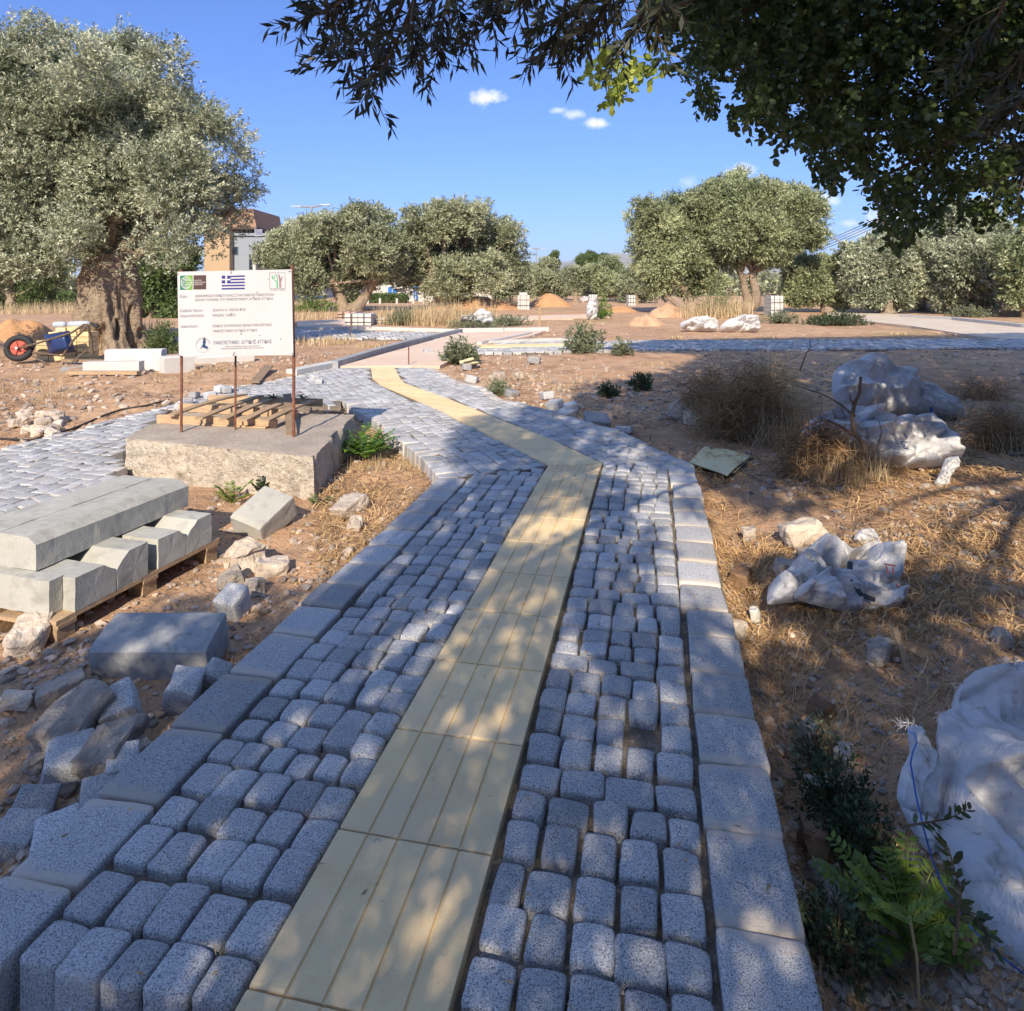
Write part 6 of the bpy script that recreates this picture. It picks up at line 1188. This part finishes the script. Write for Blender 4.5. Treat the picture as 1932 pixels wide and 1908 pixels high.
# a few leaves and twigs on the path itself
r = np.random.default_rng(77); m = MB(); xy = [vp(r.uniform(0, 4.2), r.uniform(tL_out, tR_out)) for _ in range(170)]; p = np.array([[q[0], q[1], .009] for q in xy]); leaves(m, p, r.normal(size=p.shape)*[1, 1, .05], 1, .034, .007, .0, 1.0, seed=3); m.v[0][:, 2] = np.clip(m.v[0][:, 2], .0075, .016)
stuff(m.build('fallen_leaves', MT['straw']), 'fallen dry leaves lying on the paved path', 'leaves')

# ------------------------------------------------------------------ dirt mounds
def mound(label, px, py, wpx, hpx, seed, matn='mound'):
    g = G(px, py); dz = proj(g)[2]; w = wpx/FPX*dz/2; h = hpx/FPX*dz*1.03; n = 46; u, t_ = np.meshgrid(np.linspace(0, 1, n), np.linspace(0, 2*np.pi, 72, endpoint=False)); r_ = u*w*(1+.15*fbm(xyz(np.cos(t_)*1.2+seed, np.sin(t_)*1.2, 0*t_), 2)); X = g[0]+r_*np.cos(t_); Y = g[1]+w*.5+r_*np.sin(t_)*.75
    Z = g[2]-.12+(h+.1)*(np.clip(1-u**1.4, 0, 1)**.8)*(1+.35*fbm(xyz(X*1.6/w*1.4+seed, Y*1.6/w*1.4, 0*X), 3)*(1-u*.3)); v = np.stack([X, Y, Z], -1).reshape(-1, 3); N_ = n; i = np.arange(72)[:, None]; j = np.arange(N_-1)[None, :]; f = np.stack([i*N_+j, i*N_+j+1, ((i+1) % 72)*N_+j+1, ((i+1) % 72)*N_+j], -1).reshape(-1, 4)
    m = MB(); m.add(v, f[:, ::-1]); return lab(m.build('dirt_mound', MT[matn], smooth=True, recalc=True), label, 'dirt mound', 'dirt mounds')
mound('broad orange dirt mound left of the white strapped stack', 890,586,200,28,1); mound('orange dirt mound right of the white strapped stack', 1038,580,100,26,2); mound('low orange mound below the two right hand olives', 1770,586,150,18,3)
mound('shaded brown earth mound at the left edge behind the wheelbarrow', 0,645,180,42,4); mound('small grey brown mound left of the twin sacks', 1222,616,90,22,5,'soil'); mound('low orange mound at the right edge', 1935,596,90,12,6); mound('brown heap with roots left of the leaning olive', 1265,600,90,24,8,'soil')
mound('small orange mound between the bent trunk and its left neighbour', 1170,590,90,12,9)

# ------------------------------------------------------------------ strapped stacks of white blocks
def stack(label, x0, y0, x1, y1, nx, nz, dep=1.0, top=None, mt_='white_block', mat2='black'):
    g = P((x0+x1)/2, y1, -.0); Y = g[1]; A = V(x0, y1, Y); B = V(x1, y1, Y); T = V(x0, y0, Y)[2]; w = (B[0]-A[0]); h = T-(-.02); t = thing('block_stack', (g[0], Y+dep/2, -.02), label, 'block stack', 'strapped stacks of white blocks'); m = MB(); bw = w/nx; bh = h/nz
    for i in range(nx):
        for k in range(nz):
            for j in range(2): m.box((A[0]+bw*(i+.5), Y+dep*(j+.5)/2, -.02+bh*(k+.5)), (bw*.965, dep/2*.98, bh*.96), 0, rng.random(), bev=min(bw, bh)*.07)
    if top: m.box((g[0]+top*0, Y+dep*.5, T+bh*.25), (w*.66, dep*.7, bh*.5), bev=.01)
    m.build('blocks', MT[mt_], t); m = MB()
    for q in (.28, .72): m.box((A[0]+w*q, Y-.006, -.02+h/2), (.02, .006, h)); m.box((A[0]+w*q, Y+dep/2, T+.004), (.02, dep, .006))
    for q in (.3, .68): m.box((g[0], Y-.012, -.02+h*q), (w, .006, .02))
    m.build('strap', MT[mat2], t); p = MB(); p.box((g[0], Y+dep/2, -.06), (w*1.02, dep, .07), 0, .4, bev=.01); p.build('pallet', MT['wood'], t); return t
stack('low white block stack nearest the crossing path, left of the dry grass', 650,592,700,614,4,1,1.1); stack('white block stack between the two dirt mounds', 976,557,999,585,5,3,1.0,top=1); stack('small distant white block stack left of the leaning olive', 1186,557,1199,577,3,3,1.0); stack('tall white block stack right of the bent double trunk', 1455,558,1478,596,4,5,1.0); stack('white block stack half hidden by the upright sack', 1112,556,1127,572,4,3,1.0)
stack('pale stack behind the low white block stack', 700,600,738,612,3,1,.8); stack('brown carton coloured stack behind the low white stack', 636,588,672,603,3,1,1.5,mt_='cardboard')

# ------------------------------------------------------------------ wheelbarrow, bricks and bottles by the trunk
def wbp(x, y, dY=0): return V(x, y, YW+dY)
YW = float(G(60, 690)[1])
t = thing('wheelbarrow', G(60, 690), 'old wheelbarrow tipped on its side with a blue tray and a red hubbed wheel', 'wheelbarrow')
c = wbp(36, 657); rw = 25/FPX*proj(c)[2]; m = MB(); TT = 40; ax = np.array([.25, -.96, .1]); ax /= np.linalg.norm(ax); e1 = np.cross(ax, [0, 0, 1.]); e1 /= np.linalg.norm(e1); e2 = np.cross(ax, e1); pts = [c+(e1*math.cos(a)+e2*math.sin(a))*rw*.78 for a in np.linspace(0, 2*np.pi, TT+1)]; m.tube(pts, rw*.24, 12, cap=False); wh = m.build('wheel', MT['black'], t, smooth=True)
m = MB(); m.tube([c-ax*rw*.12, c-ax*rw*.05, c+ax*rw*.05, c+ax*rw*.12], [rw*.52, rw*.60, rw*.60, rw*.52], 24); m.build('rim', MT['red'], wh); m = MB(); m.tube([c+ax*rw*.5, c-ax*rw*.5], rw*.1, 8); m.build('axle', MT['steel'], wh)
for k in range(5):
    m = MB(); a = k*1.257; m.tube([c+ax*rw*.16, c+ax*rw*.18+(e1*math.cos(a)+e2*math.sin(a))*rw*.5], rw*.05, 5); m.build('spoke', MT['red'], wh)
# tray: a shallow pan seen from its tipped side
m = MB(); U_, W_ = np.meshgrid(np.linspace(-1, 1, 14), np.linspace(-1, 1, 10)); cx, cy = 112, 645
px_ = cx+U_*24+W_*6; py_ = cy+3+W_*20-U_*4; dep = .30*(1-np.clip(np.maximum(np.abs(U_), np.abs(W_)), .5, 1)**3*1.0); q = np.array([[wbp(a, b_, -d_*.8+.1) for a, b_, d_ in zip(r1, r2, r3)] for r1, r2, r3 in zip(px_, py_, dep)]); i = np.arange(9)[:, None]*14; j = np.arange(13)[None, :]; f = np.stack([i+j, i+j+1, i+15+j, i+14+j], -1).reshape(-1, 4); m.add(q.reshape(-1, 3), f); m.add(q.reshape(-1, 3)+[0, .012, 0], f[:, ::-1]); m.build('tray', MT['bluepaint'], t, smooth=True)
for pts, r_ in [([(40,656,-.06),(70,648,-.08),(96,640,-.1),(135,628,-.1),(160,612,-.1),(178,614,-.1)], .02), ([(48,664,.06),(90,668,0),(118,672,-.05),(140,640,-.05),(170,612,-.05)], .02), ([(60,672,-.1),(84,684,-.15),(96,690,-.15)], .015), ([(128,690,-.1),(150,672,-.1),(165,660,-.05)], .015), ([(165,612,-.1),(172,640,0),(174,668,0)], .022)]:
    m = MB(); m.tube([wbp(*p) for p in pts], r_, 7); m.build('frame_tube', MT['bark_dark'], t)
m = MB(); m.tube([wbp(172,610,-.1), wbp(184,617,-.1)], .03, 8); m.build('grip', MT['black'], t)
bk = thing('brick_stack', G(120, 668), 'stack of pale yellow bricks between the wheelbarrow and the gnarled trunk', 'bricks'); YBk = YW+.5
for j, (xa, xb, y0_, y1_) in enumerate([(68,92,642,690),(92,118,626,690),(118,145,626,690),(145,168,626,685),(104,124,618,626),(126,152,616,626)]):
    nr_ = max(1, int((y1_-y0_)/9)); m = MB()
    for k in range(nr_):
        ya = y0_+(y1_-y0_)*k/nr_; A = V(xa+rng.uniform(-1,1), ya+.6, YBk); B = V(xb-.8, ya+(y1_-y0_)/nr_, YBk); m.box(((A[0]+B[0])/2, YBk+.15, (A[2]+B[2])/2), (B[0]-A[0], .3+rng.uniform(0,.04), A[2]-B[2]), 0, rng.random(), bev=.008)
    m.build('brick_column', MT['yellowbrick'], bk)
for k, (x1, x2, y, lb) in enumerate([(100,125,613,'clear plastic water canister on the bricks, left one'), (128,170,612,'clear plastic water canister on the bricks, right one')]):
    A = V(x1, y, YBk+.15); B = V(x2, y-1, YBk+.15); rr_ = 6/FPX*YBk; m = MB(); s = np.linspace(0, 1, 10); m.tube(A+(B-A)*s[:, None], rr_*np.array([.5,.95,1,.95,1,.95,1,.95,.9,.4]), 16); lab(m.build('water_bottle', MT['plasticclear'], smooth=True), lb, 'bottle', 'water canisters')
for lb, pts in [('rotten plank under the bricks by the trunk', ((120,688),(215,690))), ('thin batten lying before the front white kerb stone', ((130,712),(262,711)))]:
    A = G(*pts[0]); B = G(*pts[1]); A[2] += .06; B[2] += .06; lab(plank('plank', A, B, .12, .05, None, 'wood_dark' if 'rotten' in lb else 'wood'), lb, 'plank', 'old planks')
board('grey broken board leaning in the weeds below the wheelbarrow', [(112,700),(150,704),(170,684),(128,680)], .05, mt_='kerb')

# ------------------------------------------------------------------ buildings, hedges and street furniture in the distance
def wallbox(nm, x0, y0, x1, y1, Y, dep, mt_, parent, yaw=0):
    A = V(x0, y1, Y); B = V(x1, y0, Y); m = MB(); m.box(((A[0]+B[0])/2, Y+dep/2, (A[2]+B[2])/2), (B[0]-A[0], dep, B[2]-A[2]), 0); return m.build(nm, MT[mt_], parent)
Yb_ = 60.0
h1 = thing('house', V(450, 560, Yb_), 'ochre and grey house with a brown roof slab behind the olive on the left', 'house')
wallbox('wall', 385,427,433,575,Yb_,9,'ochre',h1); wallbox('grey_wing', 433.2,443,503,575,Yb_+.8,8,'greyrender',h1); wallbox('upper_wall', 428,428,478,444,Yb_+2.4,6,'greyrender',h1)
m = MB(); A = [V(x, y, Yb_+.9) for x, y in [(405,430),(484,430),(477,394),(418,394)]]; m.add(A+[a+np.array([0, 7, 0]) for a in A], np.array([[3,2,1,0],[4,5,6,7],[0,1,5,4],[1,2,6,5],[2,3,7,6],[3,0,4,7]])); m.build('roof', MT['tile'], h1, recalc=True)
wallbox('roof_soffit', 424,429,485,433,Yb_+.3,7,'brown',h1); wallbox('parapet', 433,440,505,445,Yb_+.6,.5,'greyrender',h1)
for x0, y0, x1, y1 in [(470,480,476,508),(440,466,448,480),(482,485,492,508)]:
    w_ = wallbox('window', x0-1,y0-1,x1+1,y1+1,Yb_+.74,.1,'greyrender',h1); wallbox('pane', x0,y0,x1,y1,Yb_+.70,.08,'glass',w_)
wallbox('porch_pillar', 477,478,482,575,Yb_-.3,.5,'whiterender',h1); wallbox('porch_slab', 465,477,500,480,Yb_-.6,1.3,'greyrender',h1)
h2 = thing('house', V(530, 560, 78), 'flat roofed white building behind the ochre house with a dish on its roof', 'house'); wallbox('wall', 484,431,600,575,78,12,'whiterender',h2); wallbox('parapet', 484,427,601,431.5,77.8,.5,'whiterender',h2)
d_ = MB(); c = V(535.5, 428, 77); rr_ = 4.6/FPX*77; U_ = np.linspace(0, 1, 6); 
for k in range(5): d_.tube([c+[0,.12*U_[k]**2*2, 0], c+[0,.12*U_[k+1]**2*2, 0]], [rr_*(1-U_[k])+.001, rr_*(1-U_[k+1])+.001], 20, cap=False)
d_.tube([c, c+[0, .3, -rr_*2.2]], .07, 6); lab(d_.build('satellite_dish', MT['whiterender']), 'round white satellite dish on the white building roof', 'satellite dish')
for x, y in [(513,426),(544,421),(553,420)]:
    s_ = MB(); c = V(x, 433, 77.5); s_.tube([c, V(x, y, 77.5)], .06, 5); s_.box(V(x, y+1, 77.5), (.5, .1, .12)); lab(s_.build('roof_aerial', MT['steel']), {513:'short white pipe on the roof left of the dish',544:'small aerial just right of the dish',553:'aerial with a square head right of the dish'}[x], 'aerial')
fg = MB(); Yf = 58; o_ = V(482, 434, Yf); fgt = thing('flag', V(480, 446, Yf), 'small blue and white striped flag flying by the grey house wing', 'flag'); q = MB(); q.tube([V(481, 446, Yf), V(481, 430, Yf)], .03, 5); q.build('pole', MT['steel'], fgt)
for k in range(5):
    q = MB(); y = 434+k*2.3; q.add([V(481.5, y, Yf-.02), V(495, y-.8, Yf-.02), V(495, y+.4, Yf-.02), V(481.5, y+1.2, Yf-.02)], np.array([[0,1,2,3]])); q.build('blue_stripe', MT['flagblue'], fgt)
q = MB(); q.add([V(481.5, 433.5, Yf), V(495, 432.5, Yf), V(495, 445, Yf), V(481.5, 446, Yf)], np.array([[0,1,2,3]])); q.build('cloth', MT['paper'], fgt)
h3 = thing('house', V(760, 560, 62), 'low white building with blue gates seen under the centre olives', 'house'); wallbox('wall', 640,538,960,572,62,8,'whiterender',h3); wallbox('upper_block', 742,526,760,545,61.5,4,'whiterender',h3)
for x0, x1, y0 in [(732,748,542),(780,788,541)]: w_ = wallbox('gate', x0,y0,x1,566,61.8,.15,'blueframe',h3); wallbox('gate_bar', (x0+x1)/2-.6,y0+2,(x0+x1)/2+.6,566,61.7,.08,'paper',w_)
w_ = wallbox('window', 748,530,756,538,61.4,.1,'greyrender',h3); wallbox('pane', 749,531,755,537.5,61.3,.1,'glass',w_)
def hedge(label, x0, x1, y0, y1, Y, n, matn='hedge', group='hedges'):
    r = np.random.default_rng(abs(int(x0))); A = V(x0, y1, Y); B = V(x1, y0, Y); p = np.stack([r.uniform(A[0], B[0], n), Y+r.uniform(0, 1.5, n), A[2]+(B[2]-A[2])*r.random(n)**.8], 1); p[:, 2] = np.maximum(p[:, 2], -.1); m = MB(); leaves(m, p, r.normal(size=p.shape)+[0, -.3, .5], 8, .2, .08, .25, seed=abs(int(x0))); return lab(m.build('hedge', LM[matn]), label, 'hedge', group)
hedge('clipped hedge behind the white posts left of the centre olive', 640,765,559,573,57,2600); hedge('long low hedge behind the right hand olives', 1480,2050,556,574,55,4200); hedge('low hedge beyond the left trunk', -60,420,554,576,50,3000)
for k, x in enumerate([694,717,758-9,771+9,800]):
    m = MB(); A = V(x, 573, 54); m.tube([(A[0], 54, -.05), (A[0], 54, V(x, 563, 54)[2])], .10, 8); lab(m.build('bollard', MT['whiterender']), ['first','second','third','fourth','last'][k]+' from the left of the white posts in front of the clipped hedge', 'bollard', 'white posts along the hedge')
def lamp(label, x, yt, yb, Y, arms):
    t = thing('street_lamp', V(x, 560, Y), label, 'street lamp'); m = MB(); m.tube([(V(x, 560, Y)[0], Y, 0), V(x, yt, Y)], [.13, .09], 8); m.build('pole', MT['steel'], t)
    for (dx, dy) in arms:
        A = V(x, yt, Y); B = V(x+dx, yt+dy, Y); m = MB(); m.tube([A, B], .08, 6); ar = m.build('arm', MT['steel'], t); m = MB(); u = (B-A)/np.linalg.norm(B-A); m.box(B+u*.35, (.8, .28, .10), 0, bev=.03); m.build('lamp_head', MT['steel'], ar)
lamp('double armed street lamp rising above the forked olive', 588,391,430,52,[(-20,-1),(18,-3)]); lamp('small double armed street lamp left of the mountain', 1012,469,490,90,[(-8,0),(8,0)]); lamp('single armed street lamp over the hedge beside the silver olive', 1595,462,500,60,[(-22,-13)])
t = thing('utility_pole', V(1672, 560, 62), 'brown lattice utility pole with a crossarm carrying the power lines', 'utility pole'); X_ = V(1672, 560, 62)[0]; zt2 = V(1672, 424, 62)[2]
for s_ in (-.22, .22): m = MB(); m.tube([(X_+s_*1.5, 62, 0), (X_+s_, 62, zt2)], .06, 6); m.build('leg', MT['rust'], t)
m = MB(); 
for k in range(14): z = zt2*k/14; m.tube([(X_-.3, 62, z), (X_+.3, 62, z+zt2/14)], .03, 4)
m.build('lattice', MT['rust'], t); m = MB(); m.box((X_-.1, 62, V(1672, 417, 62)[2]), (2.2, .12, .14)); m.box((X_-.1, 62, V(1672, 421, 62)[2]), (1.9, .12, .1)); m.tube([(X_-.22, 62, zt2-.2), (X_-.22, 62, V(1672, 417, 62)[2])], .05, 5); m.tube([(X_+.22, 62, zt2-.2), (X_+.22, 62, V(1672, 417, 62)[2])], .05, 5); m.build('crossarm', MT['rust'], t)
for k in range(3): m = MB(); m.tube([(X_-1+k*.95, 62, V(1672, 417, 62)[2]), (X_-1+k*.95, 62, V(1672, 414, 62)[2])], .06, 6); m.build('insulator', MT['brown'], t)
for k in range(4):
    A = V(1650+k*8, 414+k*1.5, 62); B = V(1250, 520+4*k, 110)if 0 else V(1420, 478+5*k, 95); C2 = V(1990, 372+7*k, 45); s = np.linspace(0, 1, 24)[:, None]; m = MB()
    for P0_, P1_ in ((A, B), (A, C2)): c = P0_+(P1_-P0_)*s; c[:, 2] -= 1.0*np.sin(s[:, 0]*np.pi); m.tube(c, .035, 4)
    lab(m.build('power_line', MT['black']), ['topmost','second','third','lowest'][k]+' of the thin black power lines strung from the brown pole', 'cable', 'power lines')
fn = thing('timber_fence', V(1720, 575, 40), 'orange timber fence panels seen between the two right hand olives', 'fence')
for k in range(9): wallbox('fence_panel', 1695+k*6,545,1700.4+k*6,572,44+.02*k,.06,'fencewood',fn)
wallbox('fence_rail', 1694,552,1750,554,43.9,.05,'fencewood',fn)
mk_ = MB(); xs = np.linspace(-2600, 3200, 220)
X = xs; hz = 60+105*np.exp(-((X-640)/560)**2)+38*np.exp(-((X-1500)/700)**2)+10*fbm(xyz(X/260., 0*X, 0*X), 4); rows = []
for k, q in enumerate(np.linspace(0, 1, 26)): rows.append(np.stack([X, 2500+q*900+0*X, -8+hz*np.sin(q*np.pi/2)**.9*(1+.22*fbm(xyz(X/120., q*4+0*X, 0*X), 4)*(1-q*.4))], -1))
v = np.array(rows); ny, nx = v.shape[:2]; i = np.arange(ny-1)[:, None]*nx; j = np.arange(nx-1)[None, :]; mk_.add(v.reshape(-1, 3), np.stack([i+j, i+j+1, i+nx+j+1, i+nx+j], -1).reshape(-1, 4)); struct(mk_.build('mountains', MT['mountain'], smooth=True))
# far-off wood that closes the plot on all sides
r = np.random.default_rng(5); n = 15000; a = r.uniform(R(-75), R(75), n); cl = fbm(xyz(a*22, 0*a, 0*a), 3); rad = 100+r.uniform(0, 14, n); hh = np.clip(2.2+2.4*cl, 1.2, 4.2); p = np.stack([rad*np.sin(a), rad*np.cos(a), hh*r.random(n)**.75], 1); m = MB(); leaves(m, p, r.normal(size=p.shape)+[0, -.3, .4], 7, .75, .3, .6, seed=9, tone=np.clip(.35+cl*.6, 0, 1)); stuff(m.build('far_wood', LM['olive_far']), 'far-off line of trees and bushes closing the horizon', 'woodland')

# the air: one closed box of thin even haze round everything
hb = MB(); hb.box((0, 1900, 148.5), (11000, 11000, 303)); hz_ = bpy.data.materials.new('haze'); hz_.use_nodes = True; t_ = hz_.node_tree; t_.nodes.clear(); o_ = t_.nodes.new('ShaderNodeOutputMaterial'); pv = t_.nodes.new('ShaderNodeVolumePrincipled')
pv.inputs['Color'].default_value = (.80, .88, 1, 1); pv.inputs['Density'].default_value = .00016; pv.inputs['Anisotropy'].default_value = 0.0; t_.links.new(pv.outputs[0], o_.inputs['Volume'])
stuff(hb.build('haze', hz_), 'thin blue summer haze in the air over the far ridge', 'haze')
